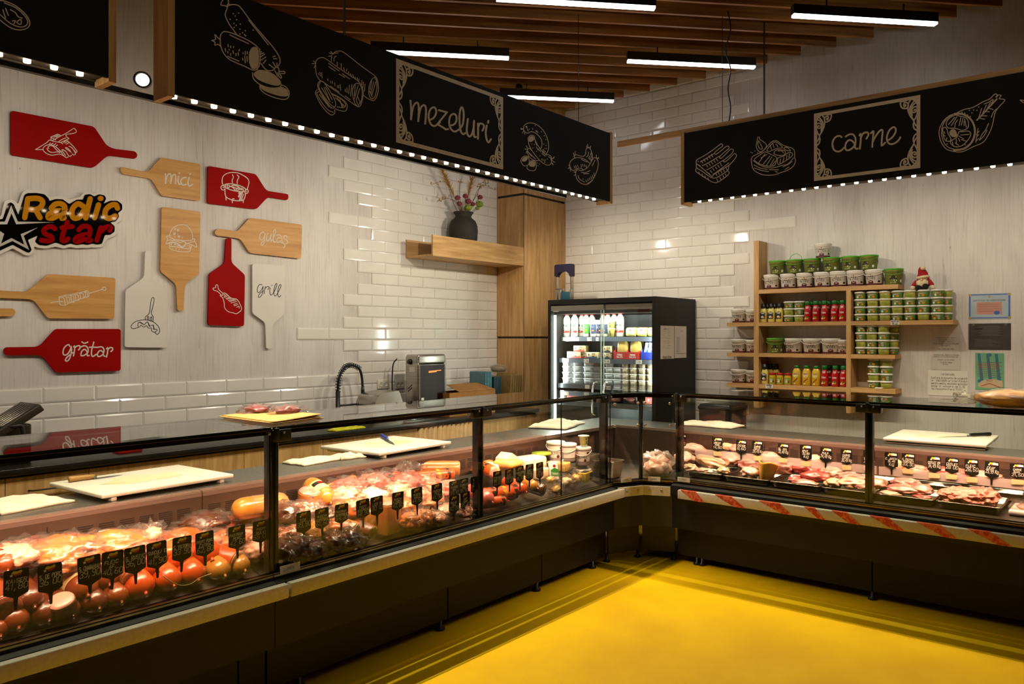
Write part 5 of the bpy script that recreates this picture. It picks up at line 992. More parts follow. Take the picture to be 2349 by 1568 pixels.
obj('tray', MB().rbox(c.x - .06, c.x + .06, c.y - .15, c.y + .15, .891, .899, M_chrome, .003), t)
for k in range(4): obj('tray_rim', MB().box(*[(c.x - .06, c.x + .06, c.y - .15, c.y - .146), (c.x - .06, c.x + .06, c.y + .146, c.y + .15), (c.x - .06, c.x - .056, c.y - .146, c.y + .146), (c.x + .056, c.x + .06, c.y - .146, c.y + .146)][k], .899, .912, M_chrome), t)
# sheets of wrapping paper on the counter top glass
M_wrap = mat('yellow_wrapping_paper', '#d8b26a', .7, c2='#cfa65c', scale=6)
pts = [at_z(*q, ZTOP + .0095) for q in ((507, 958), (612, 945), (738, 959), (624, 974))]
for i in range(4):
    T = [p + Vector((0.006 * math.sin(i * 2.1), .012 * math.cos(i * 1.7), .0035 * i + .0005)) for p in pts]; cen = sum(T, Vector()) / 4
    m_ = MB(); nn = 8; vs = []
    for s_ in (0, 1):
        for j in range(nn + 1):
            for k in range(nn + 1):
                u, v = k / nn, j / nn; p = T[0].lerp(T[1], u).lerp(T[3].lerp(T[2], u), v); vs.append(p + Vector((0, 0, (.006 * max(0, u + v - 1.2) * (i - .5) * .8 if i > 0 else 0) + s_ * .0022)))
    n1 = (nn + 1) ** 2; fs = []
    for j in range(nn):
        for k in range(nn): a = j * (nn + 1) + k; fs += [(a, a + nn + 1, a + nn + 2, a + 1), (n1 + a, n1 + a + 1, n1 + a + nn + 2, n1 + a + nn + 1)]
    rim = list(range(nn)) + [j * (nn + 1) + nn for j in range(nn)] + [nn * (nn + 1) + k for k in range(nn, 0, -1)] + [j * (nn + 1) for j in range(nn, 0, -1)]
    for k in range(len(rim)): a, b = rim[k], rim[(k + 1) % len(rim)]; fs.append((a, b, n1 + b, n1 + a))
    m_.add(vs, fs, M_wrap, True)
    solo('paper_sheet', m_, ['bottom', 'second from bottom', 'third from bottom', 'topmost'][i] + ' sheet of yellow wrapping paper in the stack on the counter top', 'wrapping paper', 'sheets of wrapping paper on the counter')
# ------------------------------------------------------------------ cutting boards, knives and cloths on the ledges
M_hdpe = mat('white_cutting_board', '#e5dccb', .55, c2='#ddd2bd', scale=3); M_stain = mat('cut_marks', '#d9c793', .6, c2='#e2d7bd', scale=5)
M_blade = mat('knife_blade', '#a9aeb0', .22, 1); M_wood = mat('knife_wood', '#a07434', .5, c2='#b98a48', scale=14, stretch=(1, 1, 8)); M_blue = mat('blue_grip', '#10309a', .4)
ZS = .868
def cutting_board(pix, lab):
    P = [at_z(*q, .908) for q in pix]; c = sum(P, Vector()) / 4
    ex = ((P[1] - P[0]) + (P[2] - P[3])) / 2; ey = ((P[3] - P[0]) + (P[2] - P[1])) / 2; lx = ex.length / 2; ly = ey.length / 2; an = math.atan2(ex.y, ex.x)
    T = Matrix.Translation((c.x, c.y, 0)) @ Matrix.Rotation(an, 4, 'Z')
    t = thing('cutting_board', lab, 'cutting board', (c.x, c.y, ZS), 'white cutting boards on the ledges')
    obj('slab', MB().rbox(-lx, lx, -ly, ly, .888, .908, M_hdpe, .005, 2, T), t)
    for sx in (-1, 1): obj('runner_foot', MB().rbox(sx * lx * .82 - .012, sx * lx * .82 + .012, -ly * .96, ly * .96, ZS + .0006, .8885, M_hdpe, .002, 1, T), t)
    f_ = lambda u, v, h: T @ Vector((u, v, .9083 + h)); m_ = MB(); pr_ = [(lx * .55 * math.cos(R(k * 30)) * (1 + .2 * math.sin(k * 2.3)), ly * .45 * math.sin(R(k * 30)) * (1 + .25 * math.cos(k * 1.7))) for k in range(12)]
    m_.fill(pr_, f_, M_stain); obj('worn_patch', m_, t)
    return T
def knife(base, tip, zz, hm, lab, hl=.42, w=.030, hr=.012):
    a, b = at_z(*base, zz), at_z(*tip, zz); d = (b - a); ln = d.length; d.normalize(); n = Vector((-d.y, d.x, 0)); t = thing('kitchen_knife', lab, 'knife', (a.x, a.y, zz), 'knives lying on the cutting boards')
    s0 = a + d * ln * hl
    obj('blade', MB().prism([s0 + n * w * .45, s0 - n * w * .55, s0 + d * ln * (1 - hl) * .6 - n * w * .5, b, s0 + d * ln * (1 - hl) * .5 + n * w * .42], (0, 0, .0022), M_blade), t)
    obj('handle', MB().tube(spline([a + Vector((0, 0, hr * 1.12)), a + d * ln * hl * .35 + Vector((0, 0, hr * 1.14)), a + d * ln * hl * .75 + Vector((0, 0, hr * 1.06)), s0 + d * .008 + Vector((0, 0, hr))], 4), [hr * 1.05, hr * 1.1, hr * 1.05, hr, hr * .95, hr * .95, hr * .95, hr * .95, hr * 1.0, hr, hr * .9, hr * .85, hr * .7], hm, 10), t)
    obj('bolster', MB().tube([s0 - d * .004 + Vector((0, 0, hr * .9)), s0 + d * .016 + Vector((0, 0, hr * .5))], hr * .75, M_blade, 8), t)
cutting_board(((122, 1103), (418, 1065), (527, 1086), (224, 1138)), 'white cutting board with a wooden-handled knife, nearest on the left ledge')
knife((158, 1106), (281, 1089), .9088, M_wood, 'kitchen knife with a round wooden handle on the nearest cutting board', .43, .034, .013)
cutting_board(((738, 1020), (910, 999), (1028, 1011), (868, 1041)), 'white cutting board with a blue-handled knife, further along the left ledge')
knife((876, 1003), (906, 1021), .9088, M_blue, 'short knife with a blue grip on the farther left cutting board', .42, .034, .013)
cutting_board(((2027, 1002), (2072, 984), (2289, 998), (2262, 1022)), 'white cutting board with a black knife on the right ledge')
knife((2272, 999), (2152, 1003), .9088, M_blk, 'long thin knife with a black handle on the right cutting board', .40, .022, .012)
M_cloth = mat('cream_paper_towel', '#d9cbb0', .9, c2='#e3d8c2', scale=12, bump=.15, bscale=60)
cloth('towel', at_z(40, 1158, ZS + .001), .16, .15, 12, M_cloth, 'cream towel on the left ledge at the picture edge', 'towel', 4, .016, group='towels on the counter ledges')
cloth('towel', at_z(718, 1058, ZS + .001), .10, .145, 6, M_cloth, 'folded cream towel left of the blue-handled knife board', 'towel', 7, .012, group='towels on the counter ledges')
cloth('towel', at_z(797, 1049, ZS + .001), .08, .085, -8, M_cloth, 'folded cream towel touching the blue-handled knife board', 'towel', 9, .014, group='towels on the counter ledges')
cloth('towel', at_z(1278, 976, ZS + .001), .17, .26, 20, M_cloth, 'crumpled cream towel on the ledge in front of the fridge', 'towel', 12, .026, group='towels on the counter ledges')
cloth('towel', at_z(1627, 976, ZS + .001), .26, .13, 0, M_cloth, 'long cream towel on the right ledge before the black bin', 'towel', 15, .020, group='towels on the counter ledges')
bp_ = at_y(1627, 926, -.5); bq = at_y(1676, 926, -.5)
t = thing('black_bin', 'black bin standing against the right wall, seen through the counter glass', 'bin', (2.5, -.35, 0))
obj('body', MB().rbox(bp_.x - .10, bq.x, -.52, -.16, .0, bp_.z, M_blk, .02, 3), t); obj('rim', MB().rbox(bp_.x - .105, bq.x + .005, -.525, -.155, bp_.z - .05, bp_.z - .02, M_anth, .008, 2), t)
# loaf of bread in film on the right counter top
M_bread = mat('bread_crust', '#b97a26', .6, c2='#d6a24e', scale=9, bump=.25, coat=.15)
c = at_z(2325, 920, ZTOP + .045); t = thing('bread_loaf', 'round loaf of bread in clear film on the right counter top', 'bread', (c.x, c.y, ZTOP + .009))
c.z = ZTOP + .009 + .047
obj('loaf', MB().blob(c, (.20, .11, .052), M_bread, 3, .05, 1.8, 4, None, .9), t)
obj('film_wrap', MB().blob(c + Vector((0, 0, .004)), (.212, .122, .054), M_film0, 6, .10, 3, 4, None, .88).blob(c + Vector((-.245, -.01, -.004)), (.060, .045, .036), M_film0, 9, .4, 3, 3, None, .9), t)
# ================================================================== oak wall shelf on the right wall and its goods
YS, YW = -.20, -.012
sh2 = thing('wall_shelf', 'wide oak wall shelf holding olive buckets, sauce bottles and spread tubs', 'shelf', (3.3, -.1, 1.1))
zt_ = [(at_y(1739, 664, YS).z, at_y(1739, 673.5, YS).z), (at_y(1739, 739, YS).z, at_y(1739, 747.5, YS).z), (at_y(1739, 809.5, YS).z, at_y(1739, 818, YS).z), (at_y(1739, 880.5, YS).z, at_y(1739, 890, YS).z)]
xv1 = (at_y(1729, 700, YS).x, at_y(1740.5, 700, YS).x); xv2 = (at_y(1941, 800, YS).x, at_y(1951.5, 800, YS).x); xl = at_y(1667, 800, YS).x
xr = [at_y(X, 800, YS).x for X in (2060, 2187, 2053, 2054)]
ztop = at_y(1731, 552, YS).z
for (a, b), z0, z1 in ((xv1, .98, ztop), (xv2, .98, zt_[0][1])): obj('upright', MB().box(a, b, YS, YW, z0, z1, M_oakz), sh2)
for i, (z1, z0) in enumerate(zt_):
    cuts = [(xl, xv1[0])] * (i > 0) + [(xv1[1], xv2[0])] + [(xv2[1] if i else xv2[0], xr[i])]
    if i == 0: cuts = [(xv1[1], xr[0])]
    for a, b in cuts: obj('shelf_board', MB().box(a + .0003, b - .0003, YS, YW, z0, z1, M_oakx), sh2)
ZP = [z[0] for z in zt_]
# --- goods: one of each kind, then copied
M_bwht = mat('white_bucket', '#dfd8cc', .35, c2='#d6cfc2', scale=4); M_wine = mat('wine_red_print', '#4f1218', .5); M_lidw = mat('white_lid', '#e4ded3', .4); M_gr2 = mat('grey_print', '#8a8478', .8)
M_glid = mat('green_lid', '#4fa016', .4, c2='#479512', scale=5); M_gbody = mat('olive_green_label', '#7f8430', .45, c2='#56602a', scale=9, world=False); M_dk = mat('dark_print', '#1c1a14', .6)
def cyl_map(r, z0=0, tap=0): return lambda u, v, h: Vector((math.sin(u / r) * (r + tap * v + h), -math.cos(u / r) * (r + tap * v + h), z0 + v))
def bucket(name, body, lid, pr, green):
    t = bpy.data.objects.new(name, None); COL.objects.link(t)
    r0, r1, h = .062, .071, .125; tap = (r1 - r0) / h
    obj('body', MB().lathe([(r0 - .003, 0), (r0, .004), (r1, h - .02), (r1 + .003, h - .018), (r1 + .003, h - .006)], body, 24), t)
    obj('lid', MB().lathe([(r1 + .004, h - .008), (r1 + .006, h - .006), (r1 + .006, h + .006), (r1 - .002, h + .008), (r1 - .006, h + .004), (0, h + .004)], lid, 24), t)
    f = cyl_map(r0, 0, tap); m = MB()
    if not green:
        m.grid(-.105, .105, .003, .016, 20, 1, f, M_wine, .0006); m.grid(-.018, .018, .070, .104, 6, 1, f, M_wine); m.disc((0, .087), .007, f, mat('gold_print', '#a5762a', .5), .0012)
        text(m, 'OLIVES', 0, .050, .015, .0026, f, M_dk, align='c', lift=.0008); m.disc((0, .030), .020, f, mat('olive_print', '#5a1f33', .5), .0008, ry=.013, seg=12); m.disc((-.010, .022), .012, f, M_wine, .001, ry=.008); m.disc((.011, .023), .012, f, M_wine, .001, ry=.008)
        for k in range(4): m.grid(.052, .078, .050 + k * .010, .054 + k * .010, 3, 1, f, M_gr2)
        m.grid(.056, .076, .024, .040, 3, 1, f, M_dk)
    else:
        text(m, 'REGINA', 0, .088, .016, .0028, f, M_dk, align='c', lift=.0008); m.disc((0, .052), .024, f, mat('green_leaf_print', '#a7b53a', .5), .0006, ry=.020, seg=14)
        for a, b, q in ((-.012, .05, .011), (.0, .056, .012), (.012, .05, .011), (-.006, .063, .009), (.007, .064, .009), (0, .07, .007), (-.02, .046, .009), (.021, .046, .009)): m.disc((a, b), q, f, M_dk, .001, ry=q * .8)
        m.disc((.016, .032), .012, f, mat('pale_green_print', '#c7cf86', .5), .001, ry=.008); m.disc((.016, .032), .006, f, M_dk, .0013)
        text(m, 'olives', 0, .012, .010, .0018, f, mat('pale_green_print', '#c7cf86', .5), align='c'); m.grid(.055, .074, .018, .040, 3, 1, f, M_bwht)
    obj('label', m, t)
    hp = []
    for k in range(13): a = R(180 * k / 12); hp.append((math.cos(a) * (r1 + .008), -math.sin(a) * (r1 + .006) - .003, h - .016 - .030 * math.sin(a)))
    obj('handle', MB().tube(hp, .0022, lid, 6), t)
    return t
p_w = bucket('olive_bucket', M_bwht, M_lidw, M_wine, False); p_g = bucket('olive_bucket', M_gbody, M_glid, M_dk, True)
M_tubw = mat('tub_white', '#e2dccf', .4); M_tg = mat('tub_green', '#567a26', .45); M_ty = mat('tub_yellow', '#b3a83a', .45, c2='#9a9a34', scale=14, world=False); M_tr = mat('tub_red', '#a3301c', .45); M_to = mat('tub_orange', '#d98a2a', .45)
def tub(kind):
    t = bpy.data.objects.new('spread_tub', None); COL.objects.link(t); r0, r1, h = .040, .046, .052; tap = (r1 - r0) / h
    obj('body', MB().lathe([(r0 - .003, 0), (r0, .003), (r1, h)], M_tg if kind != 1 else M_ty, 18), t)
    obj('lid', MB().lathe([(r1 + .001, h - .006), (r1 + .005, h - .004), (r1 + .005, h + .006), (r1 - .002, h + .009), (0, h + .007)], M_tubw, 18), t)
    f = cyl_map(r0, 0, tap); m = MB()
    if kind == 0: m.disc((-.004, .032), .020, f, M_tr, .0006, ry=.008, seg=12); m.disc((.016, .016), .011, f, M_to, .0006, ry=.008); m.disc((-.018, .016), .009, f, M_bwht, .0006, ry=.009); text(m, 'Ardealul', -.002, .028, .007, .0014, f, M_bwht, wid=.034, align='c', lift=.0012)
    elif kind == 1:
        for k in range(5): m.grid(-.024, .022 - (k % 2) * .008, .010 + k * .007, .012 + k * .007, 6, 1, f, M_tg)
    else: m.grid(.004, .020, .010, .038, 3, 1, f, M_bwht); m.disc((-.018, .03), .013, f, M_tr, .0006, ry=.007); m.disc((-.02, .014), .010, f, M_to, .0006); [m.grid(.006 + k * .003, .0074 + k * .003, .014, .034, 1, 1, f, M_dk, .001) for k in range(5)]
    obj('label', m, t); return t
tubs = [tub(k) for k in range(3)]
M_may = mat('mayonnaise_yellow', '#d9c964', .3, coat=.4, c2='#d2c15a'); M_mus = mat('mustard_yellow', '#d0a616', .3, coat=.4, c2='#c79c10'); M_ket = mat('ketchup_red', '#a80d08', .22, coat=.5, c2='#9c0b07'); M_gcap = mat('green_cap', '#0d6b22', .35); M_rlid = mat('red_jar_lid', '#a31510', .35)
def bottle(name, kind):
    t = bpy.data.objects.new(name, None); COL.objects.link(t)
    if kind == 'mayo':
        obj('body', MB().lathe([(.026, 0), (.030, .005), (.030, .085), (.028, .105), (.019, .128), (.017, .134)], M_may, 18, sq=(3, 1.05, .8)), t); obj('cap', MB().lathe([(.019, .134), (.0205, .136), (.0205, .150), (.019, .152), (.019, .170), (.012, .173), (0, .173)], M_blk, 14), t)
        f = lambda u, v, h: Vector((u, -.0245 - h, v)); m = MB(); m.fill(rounded([(-.024, .03, .006), (.024, .03, .006), (.024, .085, .006), (0, .098, .02), (-.024, .085, .006)], 3), f, M_dk); text(m, 'TOMI', 0, .076, .011, .003, f, M_bwht, align='c', lift=.001); m.disc((-.002, .048), .014, f, M_bwht, .001, ry=.010); m.disc((.008, .044), .010, f, M_to, .0012, ry=.007)
        c_ = cyl_map(.0192); m.grid(-.05, .05, .122, .133, 16, 1, lambda u, v, h: Vector((math.sin(u / .0205) * .0212, -math.cos(u / .0205) * .0182, v)), mat('bottle_collar', '#1e1d1b', .5)); obj('label', m, t)
    elif kind == 'ketchup':
        obj('body', MB().lathe([(.026, 0), (.030, .005), (.031, .08), (.027, .112), (.020, .135), (.019, .148)], M_ket, 18, sq=(3, 1.05, .8)), t); obj('cap', MB().lathe([(.021, .148), (.024, .150), (.024, .176), (.021, .180), (0, .180)], M_gcap, 14), t)
        f = lambda u, v, h: Vector((u, -.0252 - h, v)); m = MB(); text(m, 'TOMI', 0, .070, .012, .003, f, M_bwht, align='c', lift=.0008); m.disc((0, .034), .015, f, M_to, .0006, ry=.013); m.disc((.003, .040), .010, f, M_gcap, .001, ry=.008); m.disc((-.013, .026), .006, f, M_bwht, .001)
        m.grid(-.04, .04, .114, .130, 16, 1, lambda u, v, h: Vector((math.sin(u / .024) * (.0280 - (v - .114) * .25), -math.cos(u / .024) * (.0222 - (v - .114) * .2), v)), M_bwht); text(m, 'DULCE', 0, .118, .009, .002, lambda u, v, h: Vector((math.sin(u / .024) * (.0290 - (v - .114) * .25), -math.cos(u / .024) * (.0232 - (v - .114) * .2), v)), M_tr, align='c'); obj('label', m, t)
    elif kind == 'mustard':
        obj('body', MB().lathe([(.032, 0), (.037, .005), (.038, .09), (.034, .122), (.022, .146), (.019, .150)], M_mus, 18, sq=(3, 1.0, .75)), t); obj('cap', MB().lathe([(.022, .150), (.025, .152), (.024, .168), (.018, .172), (0, .172)], M_gcap, 14), t)
        f = lambda u, v, h: Vector((u, -.0292 - h, v)); m = MB(); m.disc((0, .092), .024, f, M_may, .0005, ry=.026, seg=16); m.disc((0, .100), .022, f, M_tr, .0008, ry=.008, seg=12); text(m, 'Ardealul', 0, .097, .008, .0016, f, M_bwht, wid=.036, align='c', lift=.0012); m.disc((.0, .080), .011, f, M_bwht, .001, ry=.011); m.disc((.002, .078), .006, f, M_mus, .0013); m.stroke([(-.018, .03), (-.004, .044), (.016, .060)], .006, f, mat('chilli_print', '#7d2a10', .5)); m.grid(-.016, -.002, .012, .020, 1, 1, f, M_bwht); obj('label', m, t)
    else:
        obj('body', MB().lathe([(.026, 0), (.030, .004), (.031, .06), (.026, .080), (.025, .084)], M_mus, 18), t); obj('lid', MB().lathe([(.0285, .082), (.030, .084), (.030, .098), (.028, .100), (0, .100)], M_rlid, 16), t)
        f = cyl_map(.0305); m = MB(); m.grid(-.028, .028, .008, .062, 10, 1, f, mat('jar_label_green', '#8a9a1e', .5)); m.disc((-.003, .046), .019, f, M_tr, .001, ry=.008); m.disc((0, .028), .010, f, M_bwht, .001, ry=.011); m.disc((.016, .026), .009, f, mat('chilli_print', '#7d2a10', .5), .001); text(m, 'Ardealul', -.003, .042, .007, .0014, f, M_bwht, wid=.032, align='c', lift=.0013); obj('label', m, t)
    return t
P_ = {k: bottle(n, k) for k, n in (('mayo', 'mayonnaise_bottle'), ('ketchup', 'ketchup_bottle'), ('mustard', 'mustard_bottle'), ('jar', 'mustard_jar'))}
SX, SY, SK = 1650, 530, .2976
def sx(u, y): return at_y(SX + u * SK, 700, y).x
YB = -.113
RY = random.Random(11)
def put(proto, u, z, lab, grp, cat, y=YB, sc_=1.0, rz=None):
    o = dup(proto, (sx(u, y), y, z + .0006), (RY.uniform(-.3, .3) if rz is None else rz), lab, grp, sc_); o['category'] = cat; return o
rows = [('on the top board', ZP[0]), ('on the second board', ZP[1]), ('on the third board', ZP[2]), ('on the bottom board', ZP[3])]
HB = .1345
us = [405, 535, 660, 795, 920, 1050, 1195]
for i, u in enumerate(us): put(p_w, u, ZP[0], 'white olive bucket standing on the top board of the wall shelf, ' + nth(i, 7), 'white olive buckets', 'bucket', sc_=1.0)
us2 = [450, 582, 715, 865, 1010, 1155]
for i, u in enumerate(us2): put(p_g, u, ZP[0] + HB, 'green-lidded olive bucket stacked on the white buckets, ' + nth(i, 6), 'green olive buckets', 'bucket', sc_=(1, 1, .92))
put(p_g, 1345, ZP[0], 'green-lidded olive bucket at the right end of the top board', 'green olive buckets', 'bucket')
put(p_w, 800, ZP[0] + HB + .1245, 'white olive bucket alone at the very top of the bucket pile', 'white olive buckets', 'bucket', sc_=(.95, .95, .92))
arch = thing('loose_handle', 'thin green bucket handle standing up in an arch over the bucket pile', 'handle', (sx(590, YB), YB, ZP[0] + HB + .124))
c = arch.location; arch_m = MB().tube([(c.x + math.cos(R(a)) * .055, c.y, c.z + .002 + math.sin(R(a)) * .05) for a in range(0, 181, 15)], .0024, M_glid, 6); bpy.data.objects.remove(arch); solo('loose_handle', arch_m, 'thin green bucket handle standing up in an arch over the bucket pile', 'handle')
for i, (u, lab, y) in enumerate(((342, 'leftmost', -.15), (403, 'middle', -.15), (465, 'rightmost', -.15))): put(P_['mayo'], u, ZP[1], 'mayonnaise bottle with a black cap on the second board, %s of the front three' % lab, 'mayonnaise bottles', 'bottle', y, 1.0, 0)
for i, u in enumerate((372, 428, 480)): put(P_['mayo'], u, ZP[1], 'mayonnaise bottle in the back row on the second board, ' + nth(i, 3), 'mayonnaise bottles', 'bottle', -.075, 1.0, 0)
for j, u in enumerate((540, 618)):
    for k in range(3): put(tubs[(j + k) % 3], u, ZP[1] + k * .0615, 'spread tub between mayonnaise and ketchup, %s column, %s' % (('left', 'right')[j], ('bottom', 'middle', 'top')[k]), 'spread tubs', 'tub', -.14, .98)
for i, u in enumerate((682, 745, 812, 888, 950)): put(P_['ketchup'], u, ZP[1], 'red ketchup bottle with a green cap on the second board, ' + nth(i, 5), 'ketchup bottles', 'bottle', -.15, 1.0, 0)
for i, u in enumerate((712, 778, 846, 914)): put(P_['ketchup'], u, ZP[1], 'red ketchup bottle in the back row of the second board, ' + nth(i, 4), 'ketchup bottles', 'bottle', -.07, 1.0, 0)
LV = ['bottom', 'second from bottom', 'third from bottom', 'top']
for j, u in enumerate((1088, 1183, 1280, 1375, 1472, 1575, 1682)):
    for k in range(4): put(tubs[RY.choice((0, 0, 1, 2))], u, ZP[1] + k * .0615, 'spread tub on the second board, column %s, %s' % (nth(j, 7), LV[k]), 'spread tubs', 'tub', -.14, 1.0)
for k in range(4): put(tubs[k % 2], 1748, ZP[1] + k * .0615, 'spread tub in the rear column, right end of second board, ' + LV[k], 'spread tubs', 'tub', -.06)
for r_, nm in ((1, 'second'), (2, 'third'), (3, 'bottom')):
    put(p_w, 150, ZP[r_], 'white olive bucket on the left stub of the %s board, outer' % nm, 'white olive buckets', 'bucket', sc_=.95, rz=.15); put(p_w, 258, ZP[r_], 'white olive bucket half behind the upright, left of the %s board' % nm, 'white olive buckets', 'bucket', -.09, .9, rz=.3)
put(p_g, 432, ZP[2], 'green-lidded olive bucket at the left of the third board', 'green olive buckets', 'bucket', sc_=1.02)
for i, (u, y) in enumerate(((577, YB), (714, YB), (860, YB), (962, -.088))): put(p_w, u, ZP[2], 'white olive bucket between the uprights on the third board, ' + nth(i, 4), 'white olive buckets', 'bucket', y, (1.06, 1.06, 1.0) if i < 3 else .92)
for j, u in enumerate((1096, 1176, 1268)):
    for k in range(4): put(tubs[(j * 2 + k) % 3], u, ZP[2] + k * .0615, 'spread tub on the third board, %s column, %s' % (('left', 'middle', 'right')[j], LV[k]), 'spread tubs', 'tub', -.14)
for k in range(4): put(tubs[k % 2], 1338, ZP[2] + k * .0615, 'spread tub in the back column on the third board, ' + LV[k], 'spread tubs', 'tub', -.055)
put(P_['mayo'], 352, ZP[3], 'mayonnaise bottle with a black cap at the front left of the bottom board', 'mayonnaise bottles', 'bottle', -.15, 1.05, 0)
for i, u in enumerate((395, 440)): put(P_['mayo'], u, ZP[3], 'mayonnaise bottle behind the mustard jars, ' + ('left', 'right')[i], 'mayonnaise bottles', 'bottle', -.07, 1.05, 0)
for i, u in enumerate((411, 468, 528)): put(P_['jar'], u, ZP[3], 'mustard jar with a red lid on the bottom board, ' + ('leftmost', 'middle', 'rightmost')[i], 'mustard jars', 'jar', -.15, 1.05, 0)
for i, u in enumerate((598, 674, 748)): put(P_['mustard'], u, ZP[3], 'yellow mustard bottle with a green cap on the bottom board, ' + ('leftmost', 'middle', 'rightmost')[i], 'mustard bottles', 'bottle', -.14, 1.02, 0)
for i, u in enumerate((812, 894, 958)): put(P_['ketchup'], u, ZP[3], 'red ketchup bottle with a green cap on the bottom board, ' + ('leftmost', 'middle', 'rightmost')[i], 'ketchup bottles', 'bottle', -.15, 1.0, 0)
for i, u in enumerate((852, 925)): put(P_['ketchup'], u, ZP[3], 'red ketchup bottle in the back row of the bottom board, ' + ('left', 'right')[i], 'ketchup bottles', 'bottle', -.07, 1.0, 0)
for j, u in enumerate((1192, 1288)):
    for k in range(4): put(tubs[(j + k) % 3], u, ZP[3] + k * .0615, 'spread tub at the right end of the bottom board, %s column, %s' % (('left', 'right')[j], LV[k]), 'spread tubs', 'tub', -.12, 1.02)
for pr_ in [p_w, p_g] + tubs + list(P_.values()): drop(pr_)
c = at_y(1650 + 1230 * SK, 890, -.19); solo('price_holder', MB().rbox(c.x - .03, c.x + .03, -.198, -.172, ZP[3] + .0006, ZP[3] + .011, M_bwht, .002), 'small white plastic price holder lying at the right end of the bottom shelf board', 'price holder')
for u, r_, tx, lab in ((385, 3, ('BOREK', '11,70'), 'handwritten price card on the edge of the bottom shelf board'), (1355, 1, ('MUSTAR', '18 LEI'), 'handwritten price card on the edge of the second shelf board')):
    x = sx(u, YS); z = zt_[r_][0]; m = MB().box(x - .034, x + .034, YS - .0016, YS - .0006, z - .034, z + .004, M_paper); f = lambda a, b, h, x=x, z=z: Vector((x + a, YS - .0017 - h, z + b))
    text(m, tx[0], 0, -.012, .012, .0026, f, M_ink, wid=.058, align='c'); text(m, tx[1], 0, -.030, .012, .0026, f, M_ink, wid=.05, align='c'); solo('price_card', m, lab, 'price card', 'price cards on the wall shelf')
# --- plush gnome
gx = sx(1565, -.13); gz = ZP[1] + 4 * .0615 + .002; g = thing('plush_gnome', 'small plush gnome in a red hat sitting on the spread tubs', 'plush toy', (gx, -.11, gz))
M_plr = mat('red_plush', '#8c0f14', .95, c2='#a3161a', scale=80, bump=.4); M_plc = mat('cream_plush', '#cdb98d', .95, c2='#dccaa2', scale=80, bump=.4); M_skn = mat('felt_skin', '#d6ad86', .9); M_plk = mat('black_plush', '#0c0a0b', .95, scale=80, bump=.4)
obj('body', MB().blob((gx, -.10, gz + .058), (.052, .045, .060), M_plr, 2, .05, 2, 3, None, .95), g)
obj('head', MB().blob((gx, -.115, gz + .082), (.036, .030, .034), M_skn, 3, .03, 2, 3), g)
obj('beard', MB().blob((gx, -.135, gz + .052), (.045, .022, .034), M_plc, 6, .14, 3, 3), g)
obj('hat', MB().tube(spline([(gx, -.108, gz + .098), (gx - .002, -.106, gz + .130), (gx - .010, -.104, gz + .165), (gx + .004, -.108, gz + .190)], 4), [.044, .043, .042, .040, .038, .035, .032, .029, .026, .022, .018, .013, .006], M_plr, 14), g)
obj('hat_brim', MB().tube([(gx + math.cos(R(a)) * .040, -.112 + math.sin(R(a)) * .034, gz + .100 + .006 * math.sin(R(a + 90))) for a in range(0, 360, 20)], .012, M_plc, 8, closed=True), g)
obj('pompom', MB().blob((gx + .008, -.145, gz + .172), (.019, .019, .018), M_plc, 9, .08, 4, 3), g)
obj('nose', MB().blob((gx, -.150, gz + .078), (.011, .010, .011), M_skn, 1, .02, 2, 2), g)
for s_ in (-1, 1):
    obj('eye', MB().blob((gx + s_ * .012, -.145, gz + .088), (.005, .004, .006), M_bwht, 1, .01, 2, 2).blob((gx + s_ * .011, -.1485, gz + .087), (.003, .002, .003), M_plk, 1, .01, 2, 1), g)
    obj('arm', MB().tube([(gx + s_ * .045, -.105, gz + .070), (gx + s_ * .066, -.115, gz + .040), (gx + s_ * .070, -.125, gz + .022)], [.018, .019, .016], M_plr, 10), g)
    obj('mitten', MB().blob((gx + s_ * .072, -.130, gz + .018), (.019, .016, .018), M_plc, 4, .08, 3, 3), g)
    obj('boot', MB().blob((gx + s_ * .027 + .004, -.165, gz + (.012 if s_ < 0 else .022)), (.024, .020, .024), M_plk, 5, .04, 3, 3), g)
# --- notices taped to the wall (crop coordinates as above)
def notice(u0, v0, u1, v1, m, lab, name, cat, lines, ink, border=None, extra=None):
    p, q = at_y(SX + u0 * SK, SY + v0 * SK, -.002), at_y(SX + u1 * SK, SY + v1 * SK, -.002); x0, x1, z1, z0 = p.x, q.x, p.z, at_y(SX + (u0 + u1) / 2 * SK, SY + v1 * SK, -.002).z
    W_, H_ = x1 - x0, z1 - z0; mb = MB().box(x0, x1, -.0026, -.0016, z0, z1, m); f = lambda a, b, h: Vector((x0 + a * W_, -.0027 - h, z1 - b * H_))
    k = H_ / W_
    if border: mb.stroke([(.03, .045), (.97, .045), (.97, .955), (.03, .955), (.03, .045)], .035, f, border, .0004)
    for tx, u, v, h, al in lines:
        fw = lambda a, b, hh: Vector((x0 + a, -.0027 - hh, z1 - b)); text(mb, tx, u * W_, v * H_, h * H_, max(.0011, h * H_ * .14), fw, ink, wid=W_ * .9, align=al, vdir=-1)
    if extra: extra(mb, f, W_, H_)
    return solo(name, mb, lab, cat, 'notices taped to the right wall')
M_cert = mat('pale_blue_certificate', '#9fb0b8', .5, c2='#aab9bd', scale=6); M_bord = mat('blue_border', '#3f63a8', .6); M_lila = mat('salmon_print', '#c08a78', .6); M_dkp = mat('dark_laminated_paper', '#3f3a35', .35, c2='#474139', scale=6); M_gpos = mat('green_poster', '#5f9a78', .5, c2='#74ab82', scale=3); M_teal = mat('teal_print', '#2a6a7a', .6); M_rd = mat('red_print', '#b0382a', .6); M_gryp = mat('grey_type', '#6b655e', .7)
